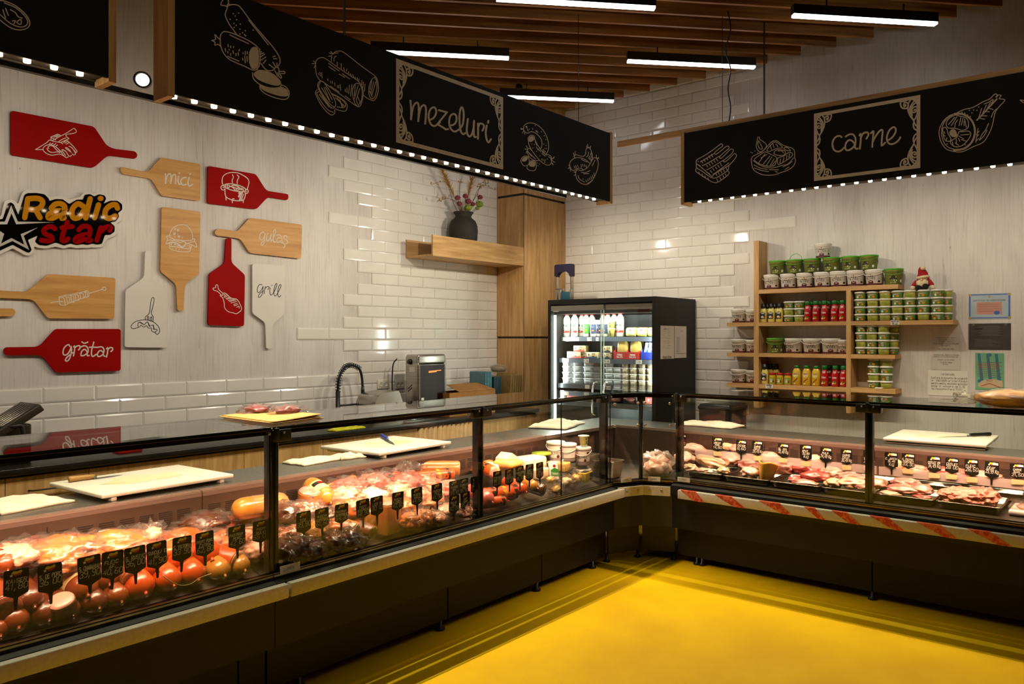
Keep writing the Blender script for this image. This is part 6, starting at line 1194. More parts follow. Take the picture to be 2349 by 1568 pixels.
def ex1(mb, f, W_, H_):
    mb.grid(.20, .80, .34, .82, 1, 1, f, M_lila, .0003); [mb.grid(.24, .74, .42 + k * .09, .43 + k * .09, 1, 1, f, M_gryp, .0006) for k in range(4)]; mb.disc((.68, .76), .07, f, M_bord, .0006, ry=.08); [mb.disc(p, .035, f, mat('gold_dot', '#b8923a', .5), .0007, ry=.05) for p in ((.03, .05), (.97, .05), (.03, .95), (.97, .95))]; mb.disc((.5, .13), .03, f, mat('gold_dot', '#b8923a', .5), .0007, ry=.05)
notice(1922, 484, 2245, 676, M_cert, 'pale blue registration certificate in a blue border, top notice on the right wall', 'certificate', 'notice', [('CERTIFICAT DE INREGISTRARE', .5, .30, .055, 'c')], M_gryp, M_bord, ex1)
def ex2(mb, f, W_, H_): [mb.grid(.30 - .05 * (k % 2), .72 + .05 * (k % 2), .10 + k * .05, .115 + k * .05, 1, 1, f, M_gryp, .0004) for k in range(8)]; [mb.grid(.15, .55 + .1 * (k % 3), .60 + k * .05, .615 + k * .05, 1, 1, f, M_gryp, .0004) for k in range(6)]; mb.grid(.14, .34, .17, .23, 1, 1, f, M_dk, .0005); mb.disc((.12, .05), .03, f, M_gryp, .0005, ry=.04); mb.disc((.88, .05), .03, f, M_gryp, .0005, ry=.04)
notice(1921, 712, 2248, 914, M_dkp, 'dark grey laminated notice under the blue-bordered certificate', 'laminated_notice', 'notice', [], M_gryp, None, ex2)
def ex3(mb, f, W_, H_):
    for a in (.08, .38, .68): mb.fill([(a, .02), (a + .10, .02), (a + .22, .80), (a + .10, .80)], f, M_teal, .0002)
    mb.disc((.5, .05), .07, f, M_teal, .0006, ry=.05)
    for k in range(9): mb.grid(.08, .92 - .1 * (k % 2), .24 + k * .05, .255 + k * .05, 1, 1, f, M_rd if k in (1, 2, 3) else M_gryp, .0006)
    mb.fill([(.12, .78), (.36, .72), (.62, .70), (.94, .74), (.96, .90), (.5, .95), (.10, .92)], f, mat('cream_poster_print', '#c9b48c', .6), .0005); mb.disc((.14, .76), .06, f, M_bord, .0007, ry=.05); mb.stroke([(.2, .90), (.5, .82), (.9, .93)], .02, f, M_rd, .0007)
notice(1973, 938, 2196, 1224, M_gpos, 'green poster with blue beams and the word BANI, lowest right notice', 'poster', 'notice', [('BANI', .5, .77, .05, 'c')], M_rd, None, ex3)
notice(1610, 1070, 1915, 1268, M_paper, 'white INFORMARE notice in large print just above the right counter', 'printed_notice', 'notice', [('INFORMARE', .5, .19, .07, 'c'), ('Conform Ordonanța de urgență', .08, .33, .07, 'l'), ('nr. 196/2005 privind Fondul', .08, .44, .07, 'l'), ('pentru mediu, ecotaxa aplicata', .08, .55, .07, 'l'), ('este in valoare de 0,15', .08, .66, .07, 'l'), ('lei/bucata(fara TVA)', .08, .77, .07, 'l')], M_gryp)
M_pap2 = mat('thin_notice_paper', '#c9c1b6', .6, c2='#c2baae', scale=5)
notice(1637, 780, 1858, 1068, M_pap2, 'pale printed notice in a clear sleeve left of the dark notice', 'printed_notice', 'notice', [('AUTORITATEA NATIONALA', .5, .16, .030, 'c'), ('PENTRU PROTECTIA', .5, .21, .030, 'c'), ('CONSUMATORULUI', .5, .26, .030, 'c'), ('LINIE TELEFONICA CU APELARE', .5, .32, .034, 'c'), ('GRATUITA', .5, .37, .034, 'c'), ('TEL 0800.080.999', .5, .46, .030, 'c'), ('COMISARIATUL JUDETEAN PENTRU', .5, .62, .030, 'c'), ('PROTECTIA CONSUMATORILOR', .5, .67, .030, 'c'), ('STRADA ANTON PANN', .5, .75, .030, 'c'), ('TELEFON 0268', .5, .82, .030, 'c'), ('E MAIL', .5, .87, .030, 'c')], M_gryp)
# ================================================================== dairy fridge
FY = -.78; FX0, FX1, FZ = at_y(1257, 689, FY).x, at_y(1504, 679, FY).x, 1.990
fr_ = thing('dairy_fridge', 'tall black open-front dairy fridge with sliding glass doors and lit shelves', 'fridge', ((FX0 + FX1) / 2, -.40, 0))
M_frb = mat('fridge_black', '#121110', .5, c2='#161513', scale=10, spec=.3); M_fri = mat('fridge_inner_grey', '#4a4d52', .4, .4, c2='#41444a', scale=4); M_frg = mat('fridge_door_rail', '#8d8980', .35, .8); M_frt = mat('fridge_price_rail', '#5d6470', .3, .3)
obj('side_panel', MB().box(FX1 - .035, FX1, FY, -.03, .06, FZ, M_frb), fr_); obj('side_panel', MB().box(FX0, FX0 + .035, FY, -.03, .06, FZ, M_frb), fr_)
obj('top_panel', MB().box(FX0 + .035, FX1 - .035, FY, -.03, FZ - .045, FZ, M_frb), fr_); obj('back_panel', MB().box(FX0 + .035, FX1 - .035, -.075, -.03, .06, FZ - .045, M_fri), fr_)
obj('base', MB().box(FX0 + .035, FX1 - .035, FY, -.075, .06, .62, M_frb), fr_); obj('plinth', MB().box(FX0 + .03, FX1 - .03, FY + .04, -.05, 0, .06, M_blk), fr_)
obj('canopy', MB().box(FX0 + .036, FX1 - .036, FY + .06, -.076, FZ - .14, FZ - .046, M_frb), fr_)
xi0, xi1 = FX0 + .036, FX1 - .036; xm = at_y(1378, 800, FY).x
zy = lambda X, Y, y=FY + .02: at_y(X, Y, y).z
mb = MB()
for k in range(4): 
    for j in range(9): mb.box(xi1 - .40 + j * .042, xi1 - .40 + j * .042 + .034, -.0765, -.0755, 1.775 + k * .012, 1.781 + k * .012, M_ink)
obj('air_grille', mb, fr_)
dep = [.53, .57, .59, .60]; SY0 = [-.08 - d for d in dep]
SHZ = [zy(1450, 772, SY0[0]), zy(1450, 824, SY0[1]), zy(1450, 886, SY0[2]), zy(1450, 928, SY0[3])]
for i, z in enumerate(SHZ):
    s_ = obj('shelf', MB().box(xi0 + .01, xi1 - .002, SY0[i], -.077, z - .018, z - .002, M_fri), fr_)
    obj('price_rail', MB().box(xi0 + .01, xi1 - .002, SY0[i] - .006, SY0[i] - .0005, z - .044, z - .001, M_frt), s_)
# price labels on the rails
def rail_tag(i, X, w=.05, tx=''):
    c = at_y(X, 800, SY0[i]).x; y = SY0[i] - .0068; m = MB().box(c - w / 2, c + w / 2, y - .0008, y, SHZ[i] - .041, SHZ[i] - .005, M_paper)
    if tx: text(m, tx, c, SHZ[i] - .032, .018, .0030, lambda u, v, h: Vector((u, y - .0009 - h, v)), M_ink, align='c')
    return m
n = 0
for i, X, w, tx in ((0, 1298, .06, ''), (0, 1324, .055, ''), (0, 1353, .055, '1,70'), (0, 1371, .03, '5'), (1, 1300, .06, ''), (1, 1346, .06, '7,50'), (1, 1394, .06, '5,80'), (1, 1466, .065, '7,05'), (2, 1348, .055, ''), (2, 1396, .06, '8,40'), (2, 1466, .06, '5,40')):
    solo('price_label', rail_tag(i, X, w, tx), 'paper price label on the %s rail in the fridge, %s' % (('top', 'second', 'third')[i], ['leftmost', 'second from left', 'third from left', 'narrow fourth'][[0, 1, 2, 3, 0, 1, 2, 3, 0, 1, 2][n]]), 'price label', 'price labels in the fridge'); n += 1
# lights
M_fled = emis('fridge_led', (.95, 1.0, .93), 9.0)
obj('led_strip', MB().box(xi0 + .004, xi0 + .024, FY + .045, FY + .06, .66, FZ - .15, M_fled), fr_); obj('led_strip', MB().box(xi1 - .024, xi1 - .004, FY + .062, FY + .075, .66, FZ - .15, M_fled), fr_)
obj('frame_strip', MB().box(xi1 - .004, xi1, FY + .001, FY + .10, .66, FZ - .14, M_frb), fr_)
area('fridge_light', (xi0 + .05, FY + .12, 1.25), (0, R(-90), 0), 1.0, .05, FRIDGE_W, (.95, 1, .92)); area('fridge_light', (xi1 - .03, FY + .12, 1.25), (0, R(90), 0), 1.0, .05, FRIDGE_W * .8, (.95, 1, .92)); area('fridge_light', ((xi0 + xi1) / 2, FY + .10, FZ - .16), (R(30), 0, 0), 1.1, .05, FRIDGE_W * .7, (.97, 1, .92))
# sliding doors
M_fgl = glass('fridge_glass', (.97, 1.0, .98), 1.45)
zd0, zd1 = .63, FZ - .06
for a, b, y, nm in ((xi0, xm + .03, FY + .012, 'left'), (xm - .02, xi1, FY + .028, 'right')):
    d_ = obj('sliding_door', MB().box(a, b, y - .003, y + .003, zd0, zd1 - .05, M_fgl), fr_)
    obj('door_top_rail', MB().box(a, b, y - .008, y + .008, zd1 - .05, zd1, M_frg), d_); obj('door_edge', MB().box((b - .006) if nm == 'left' else a, b if nm == 'left' else a + .006, y - .004, y + .004, zd0, zd1 - .05, mat('door_edge_pale', '#b9c2b8', .3)), d_)
    hx = xm + (-.07 if nm == 'left' else .045); obj('door_handle', MB().tube(spline([(hx + (.03 if nm == 'left' else .02), y - .006, 1.19), (hx, y - .03, 1.17), (hx - .012, y - .035, 1.05), (hx - .012, y - .03, .90), (hx, y - .006, .87)], 5), .008, M_chrome, 8), d_)
p = at_y(1275, 711, FY + .005); obj('door_label', MB().box(p.x - .035, p.x + .035, FY + .0055, FY + .0085, p.z - .016, p.z + .016, M_wht), fr_)
# sheets on the side
def sheet(u0, v0, u1, v1, lab, fn):
    q = [at_x(1230 + a * .2168, 580 + b * .2168, FX1 + .001) for a, b in ((u0, v0), (u1, v1))]; y0, y1, z1, z0 = q[0].y, q[1].y, q[0].z, at_x(1230 + u0 * .2168, 580 + v1 * .2168, FX1 + .001).z
    m = MB().box(FX1 + .0008, FX1 + .0022, y0, y1, z0, z1, M_paper); f = lambda a, b, h: Vector((FX1 + .0024 + h, y0 + a * (y1 - y0), z1 - b * (z1 - z0))); fn(m, f, lambda a, b, h: Vector((FX1 + .0024 + h, y0 + a, z1 - b))); solo('paper_sheet', m, lab, 'paper sheet', 'sheets taped to the fridge side')
def fn1(m, f, g):
    cs = [M_mus, M_bord, M_lila, M_gryp]
    for k in range(12): m.grid(.12, .30 + .12 * (k % 3), .12 + k * .05, .125 + k * .05, 1, 1, f, cs[k % 4]); m.grid(.5, .62 + .1 * (k % 2), .14 + k * .05, .145 + k * .05, 1, 1, f, M_gryp)
    text(m, 'SUNCA 12', .06, .02 + .015, .012, .002, g, M_bord, vdir=-1); text(m, 'RadicStar', .04, .30, .022, .004, g, M_ink, wid=.16, vdir=-1, slant=.2)
sheet(1315, 768, 1458, 1122, 'white sheet with coloured rows and the handwritten word RadicStar on the fridge side', fn1)
sheet(1463, 772, 1588, 1112, 'white sheet with a narrow printed table, right one on the fridge side', lambda m, f, g: ([m.grid(.2, .42, .35 + k * .03, .355 + k * .03, 1, 1, f, M_gryp) for k in range(16)], m.stroke([(.18, .33), (.18, .86), (.9, .86)], .01, f, M_gryp), m.grid(.5, .7, .15, .16, 1, 1, f, M_gryp)))
# ---- goods
FXC = lambda u, y: at_y(1230 + u * .2168, 800, y).x
M_milk = mat('milk_white', '#e8e4d4', .3, c2='#e2ddcc', coat=.3); M_cow = mat('milk_label_red', '#a8261c', .45); M_capr = mat('milk_cap_red', '#b81c14', .4); M_lf = mat('leaf_green', '#2f8a2a', .5); M_nav = mat('navy_print', '#20304f', .5)
def milk():
    t = bpy.data.objects.new('milk_bottle', None); COL.objects.link(t)
    obj('body', MB().lathe([(.033, 0), (.037, .004), (.037, .165), (.034, .188), (.019, .212), (.016, .218)], M_milk, 18), t); obj('cap', MB().lathe([(.019, .218), (.019, .236), (0, .237)], M_capr, 12), t)
    f = cyl_map(.0372); m = MB(); m.grid(-.058, .058, .040, .062, 16, 1, f, M_cow); m.disc((-.010, .115), .012, f, M_nav, .0006, ry=.014); m.disc((.024, .110), .010, f, M_lf, .0006, ry=.014); text(m, 'Lapte', -.004, .078, .018, .003, f, M_dk, align='c'); m.disc((-.004, .062), .014, f, M_dk, .0008, ry=.010); m.disc((.004, .058), .006, f, M_bwht, .0011); obj('label', m, t); return t
def yog(body, pr_, nm, h=.16):
    t = bpy.data.objects.new(nm, None); COL.objects.link(t); obj('body', MB().lathe([(.026, 0), (.031, .004), (.028, h * .3), (.033, h * .55), (.034, h * .85), (.030, h)], M_milk, 16), t); obj('cap', MB().lathe([(.031, h), (.031, h + .012), (0, h + .013)], M_wht, 12), t)
    f = cyl_map(.0345); m = MB(); m.grid(-.05, .05, h * .22, h * .80, 14, 1, f, body); m.disc((0, h * .62), .018, f, M_bwht, .0008, ry=.014); m.disc((-.006, h * .36), .014, f, pr_, .0008, ry=.012); m.disc((.016, h * .40), .008, f, M_mus, .0009); obj('label', m, t); return t
def cup():
    t = bpy.data.objects.new('cream_cup', None); COL.objects.link(t); obj('body', MB().lathe([(.030, 0), (.036, .072), (.038, .075)], M_may, 16), t); obj('lid', MB().lathe([(.040, .075), (.040, .081), (0, .082)], M_wht, 16), t)
    f = cyl_map(.0335, 0, .08); m = MB(); m.disc((0, .05), .008, f, M_nav, .0006, ry=.010); m.disc((-.016, .036), .007, f, M_lf, .0006); [m.grid(-.008, .012, .012 + k * .007, .016 + k * .007, 4, 1, f, M_dk) for k in range(3)]; obj('label', m, t); return t
pm, pgn, pbl, pcu = milk(), yog(M_lf, M_tr, 'yoghurt_bottle'), yog(M_nav, M_cow, 'yoghurt_bottle', .155), cup()
Z0, Z1, Z2, Z3 = SHZ
def fput(pr_, u, y, z, lab, grp, cat, sc_=1, rz=0): o = dup(pr_, (FXC(u, y), y, z + .0006), rz, lab, grp, sc_); o['category'] = cat
ya = -.55
for i, (u, y) in enumerate(((243, ya), (326, ya), (407, ya), (482, -.45), (530, -.48), (590, -.43), (712, -.43), (760, -.46), (826, -.48), (890, ya + .01))): fput(pm, u, y, Z0, 'milk bottle with a red cap, top fridge shelf, ' + nth(i, 10), 'milk bottles in the fridge', 'bottle', 1.0, RY.uniform(-.5, .5))
fput(pgn, 532, -.56, Z0, 'green and white yoghurt bottle on the top fridge shelf', 'yoghurt bottles', 'bottle'); fput(pbl, 606, -.555, Z0, 'blue and white yoghurt bottle beside the green one', 'yoghurt bottles', 'bottle')
fput(pbl, 655, -.50, Z0 + .0, 'blue and white yoghurt bottle behind the sliding door edge', 'yoghurt bottles', 'bottle', 1, .6); fput(pbl, 738, -.54, Z0, 'blue and white yoghurt bottle right of the sliding door edge', 'yoghurt bottles', 'bottle', 1, -.4)
fput(pcu, 800, -.56, Z0, 'lower cream cup of the pair stacked on the top fridge shelf', 'cream cups', 'cup'); fput(pcu, 800, -.56, Z0 + .083, 'upper cream cup of the pair stacked on the top fridge shelf', 'cream cups', 'cup', (1, 1, .9)); fput(pcu, 890, -.41 + .02, Z0 - .0, 'cream cup standing before the last milk bottle', 'cream cups', 'cup', (1.05, .9, .85)) if False else None
def tubb(u0, u1, v0, z, lab, n_):
    y = -.595; a, b = FXC(u0, y), FXC(u1, y); h = zy(1450, 580 + v0 * .2168, y) - z; t = thing('butter_tub', lab, 'tub', ((a + b) / 2, y + .05, z), 'butter tubs in the fridge')
    obj('tub', MB().rbox(a + .002, b - .002, y, y + .09, z + .0006, z + h, M_may, .022, 4), t); f = lambda u, v, hh: Vector(((a + b) / 2 + u, y - .0006 - hh, z + v)); m = MB(); m.disc((0, h * .55), (b - a) * .36, f, M_bwht, .0004, ry=h * .30, seg=16); m.disc((.0, h * .72), .012, f, M_cow, .0008, ry=.006)
    for q in (-.02, -.004, .012): m.disc((q, h * .5), .006, f, M_mus, .0008); m.disc((q + .004, h * .28), .005, f, M_lf, .0008)
    obj('label', m, t)
for i, (a, b) in enumerate(((938, 1054), (1056, 1166), (1168, 1262))): tubb(a, b, 788, Z0, 'pale yellow butter tub on the right of the top fridge shelf, ' + ('leftmost', 'middle', 'rightmost')[i], i)
for i, (u, lab) in enumerate(((665, 'white and blue tub low behind the sliding door edge'), (722, 'white and blue tub right of the sliding door edge'))):
    pass
M_but = mat('butter_wrap', '#c9b58c', .5, c2='#bfa97e', scale=10)
def brick(u0, u1, v0, v1, y, z, red, lab):
    a, b = FXC(u0, y), FXC(u1, y); h = (v1 - v0) * .2168 * depth((a, y, z)) / FPX; t = thing('butter_brick', lab, 'butter', ((a + b) / 2, y + .04, z), 'butter bricks in the fridge')
    obj('wrapper', MB().rbox(a + .001, b - .001, y, y + .07, z + .0006, z + h, M_but, .003), t); f = lambda u, v, hh: Vector((a + u, y - .0004 - hh, z + v)); w = b - a; m = MB(); m.grid(.002, w - .002, .002, h * .3, 1, 1, f, M_cow if red else M_nav); m.disc((w * .2, h * .6), h * .16, f, M_nav); text(m, 'Unt', w * .5, h * .62, h * .26, .003, f, M_dk); m.disc((w * .62, h * .32), h * .22, f, M_dk, .0009, ry=h * .13); m.disc((w * .45, h * .46), h * .13, f, M_mus, .001); obj('label', m, t)
    return h
hb = brick(325, 470, 1050, 1118, -.62, Z1, True, 'red-banded butter brick, bottom left of the butter pile'); brick(472, 530, 1052, 1118, -.61, Z1, True, 'red-banded butter brick between two longer ones'); brick(533, 648, 1056, 1122, -.62, Z1, False, 'blue-banded butter brick, bottom right of the butter pile'); brick(394, 512, 984, 1048, -.62, Z1 + hb, True, 'red-banded butter brick lying on top of the butter pile')
hb = brick(704, 778, 1062, 1126, -.62, Z1, False, 'blue-banded butter brick right of the door edge, lower'); brick(704, 788, 988, 1058, -.62, Z1 + hb, False, 'blue-banded butter brick right of the door edge, upper')
M_dred = mat('display_tray_red', '#a8201a', .45); M_dblu = mat('display_tray_blue', '#1e2f8e', .45); M_gold = mat('gold_cheese_bag', '#c2a85a', .35, c2='#b3974a', scale=10, coat=.3); M_snk = mat('blue_snack_wrap', '#2b5aa8', .35, c2='#d3d9df', scale=40, coat=.3)
def dtray(u0, u1, v0, y, z, m_, lab, tx):
    a, b = FXC(u0, y), FXC(u1, y); h = .085; t = thing('display_tray', lab, 'display tray', ((a + b) / 2, y + .06, z), 'display trays in the fridge'); mb = MB()
    obj('front', MB().box(a, b, y, y + .003, z + .0006, z + h * .8, m_), t); obj('back', MB().box(a, b, y + .13, y + .133, z + .0006, z + h * 2.1, m_), t)
    for x in (a, b - .003): obj('side', MB().prism([(x, y + .0031, z + .0006), (x, y + .1299, z + .0006), (x, y + .1299, z + h * 2.0), (x, y + .0031, z + h * .8)], (.003, 0, 0), m_), t)
    obj('bottom', MB().box(a + .0031, b - .0031, y + .0031, y + .1299, z + .0006, z + .004, m_), t); m = MB(); f = lambda u, v, hh: Vector((a + u, y - .0004 - hh, z + v)); w = b - a
    text(m, tx[0], w / 2, h * .40, .014, .003, f, M_bwht, wid=w * .8, align='c'); text(m, tx[1], w / 2, h * .16, .014, .003, f, M_bwht, wid=w * .7, align='c'); obj('lettering', m, t); return a, b
for i, (u0, u1, lab) in enumerate(((818, 950, 'left'), (953, 1088, 'middle'))):
    a, b = dtray(u0, u1, 1045, -.63, Z1, M_dred, lab + ' red display tray of cheese bags on the second fridge shelf', ('PROMO', 'SALATA'))
    for k in range(2):
        y = -.62 + .052 * k + .004; c0 = (a + b) / 2 + .012; t = solo('cheese_bag', MB().blob((c0, y + .024, Z1 + .105), ((b - a) * .46, .018, .098), M_gold, i * 3 + k, .05, 2, 3), 'gold cheese bag in the %s red display tray, %s' % (lab, ('front', 'back')[k]), 'cheese bag', 'cheese bags in the fridge', loc=(c0, y, Z1 + .006))
dtray(1092, 1170, 1045, -.55, Z1, M_dred, 'narrow red display tray behind the blue one', ('', ''))
a, b = dtray(1106, 1258, 1090, -.63, Z1, M_dblu, 'blue display tray of snack bars at the right of the second fridge shelf', ('', ''))
for k in range(4): c0 = a + (b - a) * (k + .5) / 4; solo('snack_bar', MB().rbox(-.017, .017, -.01, .01, 0, .155, M_snk, .006, 2, Matrix.Translation((c0, -.59, Z1 + .008)) @ Matrix.Rotation(R(10), 4, 'Y')), 'blue and white snack bar standing in the blue display tray, ' + nth(k, 4), 'snack bar', 'snack bars in the fridge')
M_box = glass('clear_food_box', (.93, .95, .96), 1.4, .1, .42, (.78, .80, .82)); M_boxl = mat('box_lid_white', '#c9ccce', .4); M_food = mat('spread_in_tub', '#7d6128', .6, c2='#a88a4a', scale=60, bump=.3)
def clearbox(full):
    t = bpy.data.objects.new('food_box', None); COL.objects.link(t); w, d, h = (.115, .10, .052) if not full else (.078, .07, .052)
    obj('box', MB().lathe([(w * .43, 0), (w * .46, .003), (w * .5, h)], M_box if not full else mat('tub_side_clear', '#a79d88', .3, c2='#8a7c5f', scale=30, world=False), 16, sq=(5, 1.0, d / w)), t)
    obj('lid', MB().lathe([(w * .51, h - .006), (w * .54, h - .004), (w * .54, h + .003), (w * .50, h + .005), (0, h + .005)], M_boxl if not full else M_lidw, 16, sq=(5, 1.0, d / w)), t)
    if full: obj('filling', MB().lathe([(w * .445, .004), (w * .485, h * .72), (0, h * .74)], M_food, 16, sq=(5, 1.0, d / w)), t)
    return t
cb, cf = clearbox(0), clearbox(1)
for j, (u, n_) in enumerate(((345, 4), (457, 4), (570, 4), (668, 4), (798, 4), (884, 3))):
    for k in range(n_): fput(cb, u, -.60 + (.03 if j == 3 else 0), Z2 + k * .0575, 'clear food box, third fridge shelf, stack %s, %s' % (nth(j, 6), LV[k]), 'clear food boxes', 'food box', 1.0, RY.uniform(-.04, .04))
for j, u in enumerate((957, 1042, 1132, 1220)):
    for k in range(4): fput(cf, u, -.615, Z2 + k * .0575, 'brown spread tub, third fridge shelf, stack %s, %s' % (nth(j, 4), LV[k]), 'tubs of spread in the fridge', 'tub', (1, 1, 1))
for q in (pm, pgn, pbl, pcu, cb, cf): drop(q)
M_meatp = mat('packed_red_meat', '#7d3a38', .3, c2='#b9736a', scale=16, bump=.3, coat=.6)
for i, u in enumerate((330, 520, 830, 1010, 1150)):
    c = Vector((FXC(u, -.58), -.56, Z3 + .04)); solo('packed_meat', MB().blob(c, (.085, .09, .046), M_meatp, i + 2, .16, 2.5, 3, None, .84), 'film-packed red meat on the lowest visible fridge shelf, ' + nth(i, 5), 'packed meat', 'packed meats in the fridge')
# folded step stool on top of the fridge
p = at_y(1278, 686, -.55); q = at_y(1312, 686, -.55); zt_s = at_y(1295, 606, -.55).z; M_stb = mat('navy_plastic_cap', '#15122e', .45); M_al2 = mat('bare_aluminium', '#b5b0a2', .32, 1)
t = thing('step_stool', 'folded aluminium step stool with a navy cap lying on top of the fridge', 'step stool', ((p.x + q.x) / 2, -.5, FZ))
h = zt_s - FZ; hs = h * .74
for x in (p.x, q.x): obj('rail', MB().rbox(x - .012, x + .012, -.565, -.535, FZ + .0006, FZ + hs, M_al2, .003), t)
cxs = (p.x + q.x) / 2; w = (q.x - p.x) / 2
prof = [(cxs - w - .017, FZ + hs - .02), (cxs - w - .017, zt_s - .012), (cxs - w - .004, zt_s), (cxs + w + .004, zt_s), (cxs + w + .017, zt_s - .012), (cxs + w + .017, FZ + hs - .03)] + [(cxs + math.cos(R(a)) * (w - .014), FZ + hs - .03 + math.sin(R(a)) * h * .15) for a in range(0, 181, 20)]
obj('cap', MB().prism([(x, -.575, z) for x, z in prof], (0, .05, 0), M_stb), t)
obj('hinge', MB().rbox(cxs - w + .0, cxs + .012, -.585, -.566, FZ + h * .24, FZ + h * .34, M_al2, .003), t)
for x in (cxs - .01, cxs + w + .03): obj('rear_rail', MB().rbox(x - .01, x + .01, -.615, -.590, FZ + .0006, FZ + h * .30, M_al2, .003), t)
obj('tread', MB().rbox(cxs + .002, cxs + w + .018, -.612, -.594, FZ + .002, FZ + h * .24, mat('teal_tread', '#1f4a5c', .45), .003), t)
# ================================================================== food in the cases
def deck(x): return .535 + (2.50 - x) / .58 * .155
def F_(name, c1, c2, **k):
    d = dict(rough=.3, scale=14, bump=.25, coat=.55, world=False, lo=.3, hi=.7); d.update(k); return mat(name, c1, c2=c2, **d)
K_br = F_('brown_casing', '#6b2c10', '#8a4218'); K_dk = F_('dark_brown_casing', '#4a1d0d', '#6b3016'); K_or = F_('orange_casing', '#b33a0e', '#c4500f', scale=7, bump=.1); K_go = F_('golden_casing', '#a56a22', '#c08a3a', bump=.35)
K_pk = F_('pink_casing', '#b84a44', '#cf6a5c', scale=8, bump=.1); K_tan = F_('tan_loaf_skin', '#a8622c', '#bf7c40', scale=8, bump=.15); K_smk = F_('dark_smoked_rind', '#3a1c10', '#5e3018', scale=18, bump=.5); K_red = F_('smoked_red_meat', '#8c2c12', '#b5522a', scale=12, bump=.4); K_amb = F_('amber_smoked_meat', '#a84a1a', '#c77034', scale=10, bump=.35)
K_pale = F_('pale_ham', '#c08a72', '#d8ab90', scale=12, bump=.3); K_cutp = F_('pink_cut_face', '#d08a78', '#d99a88', scale=30, bump=.06, coat=.2); K_cuts = F_('salami_cut_face', '#7d2f22', '#b5715c', scale=70, bump=.1, coat=.2); K_cuth = F_('ham_cut_face', '#b86a5c', '#dcb09c', scale=26, bump=.1, coat=.2); K_cutg = F_('grey_cut_face', '#a5835c', '#b99a72', scale=30, bump=.06, coat=.2)
K_wien = F_('wiener_skin', '#c2553c', '#cf6a4c', scale=8, bump=.05); K_lab = mat('black_oval_label', '#17110c', .4); K_crl = mat('cream_label', '#dcc48e', .55, c2='#d2b87e', scale=10); K_yel = mat('yellow_print', '#d6a01a', .5); K_str = mat('string', '#cfae78', .9)
K_film = glass('shrink_film', (.97, .94, .92), 1.42, .12, .03, (.9, .78, .7), .9); K_che = F_('yellow_cheese', '#d6a850', '#e0ba68', scale=10, bump=.12, coat=.1); K_chw = F_('white_cheese', '#dcc8a2', '#e6d6b6', scale=12, bump=.1, coat=.1); K_lat = F_('bacon_lattice', '#8c3a2c', '#dcb6a0', scale=34, stretch=(1, 3, 3), lo=.45, hi=.55, bump=.2)
RF = random.Random(21)
GRP = 'meats in the left counters'
def axis_M(p, d): return Matrix.Translation(p) @ Vector(d).normalized().to_track_quat('Z', 'Y').to_matrix().to_4x4()
def saus_mesh(r, L_, m, T, end, seg=28, bend=0):
    vs = []; fs = []
    if end == 'tied': pr_ = [(.0, -.03), (.16, -.02), (.42, .10), (.68, .28), (.88, .55), (.98, .85), (1.0, 1.1)]
    else: pr_ = [(.93, 0.0), (.985, .03), (1.0, .12), (1.0, .6)]
    pr_ = [(a * r, b * r) for a, b in pr_]; n0 = len(pr_)
    pr_ += [(r * (1 + .015 * math.sin(k * 2.1)), r * 1.1 + (L_ - 2.0 * r) * k / 5) for k in range(1, 6)] + [(r * .85, L_ - .45 * r), (r * .5, L_ - .12 * r), (0, L_)]
    for i, (a, z) in enumerate(pr_):
        for k in range(seg):
            an = 2 * math.pi * k / seg; w = 1.0
            if end == 'tied' and i < n0: w = 1 + .075 * math.cos(14 * an) * (1 - i / n0)
            vs.append(T @ Vector((a * w * math.cos(an) + bend * (z / L_) ** 2, a * w * math.sin(an), z)))
    for i in range(len(pr_) - 1): fs += [(i * seg + k, i * seg + (k + 1) % seg, (i + 1) * seg + (k + 1) % seg, (i + 1) * seg + k) for k in range(seg)]
    return MB().add(vs, fs, m, True)
def S(X, Y, rp, xf, L_, m, end, lab, yaw=0, pitch=None, cut=K_cutp, label=None, name='sausage', group=GRP, film=False, face=None, cat='sausage'):
    """sausage whose end shows at pixel (X, Y); it lies pointing into the case"""
    p = at_x(X, Y, xf); r = rp * depth(p) / FPX
    z0 = deck(xf) + r + .002
    if p.z < z0 and pitch is None: p.z = z0
    sl = .25 if pitch is None else pitch
    d = Vector((-1, yaw, sl)) if face is None else Vector(face)
    T = axis_M(p, d); t = thing(name, lab, cat, (p.x - .05, p.y, p.z - r), group)
    c_ = obj('casing', saus_mesh(r, L_, m, T, end), t)
    if end == 'cut': obj('cut_face', MB().lathe([(r * .935, -.0006), (r * .90, -.004), (r * .5, -.006), (0, -.0065)], cut, 28, T), t)
    else: obj('knot', MB().tube([T @ Vector((0, 0, .0)), T @ Vector((.002, .0, -.010)), T @ Vector((.006, -.004, -.018))], [r * .14, r * .10, r * .16], m, 7), t)
    if label:
        f = lambda u, v, h: T @ Vector(((r * 1.012 + h) * math.sin(u / r), (r * 1.012 + h) * math.cos(u / r), v)); l_ = MB(); l_.grid(-r * 1.9, r * 1.9, r * 1.15, r * 2.6, 22, 3, f, K_crl); l_.grid(-r * .8, r * .8, r * 1.9, r * 2.4, 10, 1, f, K_lab, .0014); l_.disc((0, r * 2.15), r * .25, f, M_red, .0022, ry=r * .16); obj('paper_band', l_, t)
    if film: obj('film', saus_mesh(r * 1.05, L_ * .9, K_film, T @ Matrix.Translation((0, 0, -.003)), 'tied'), t)
    return T, r, t
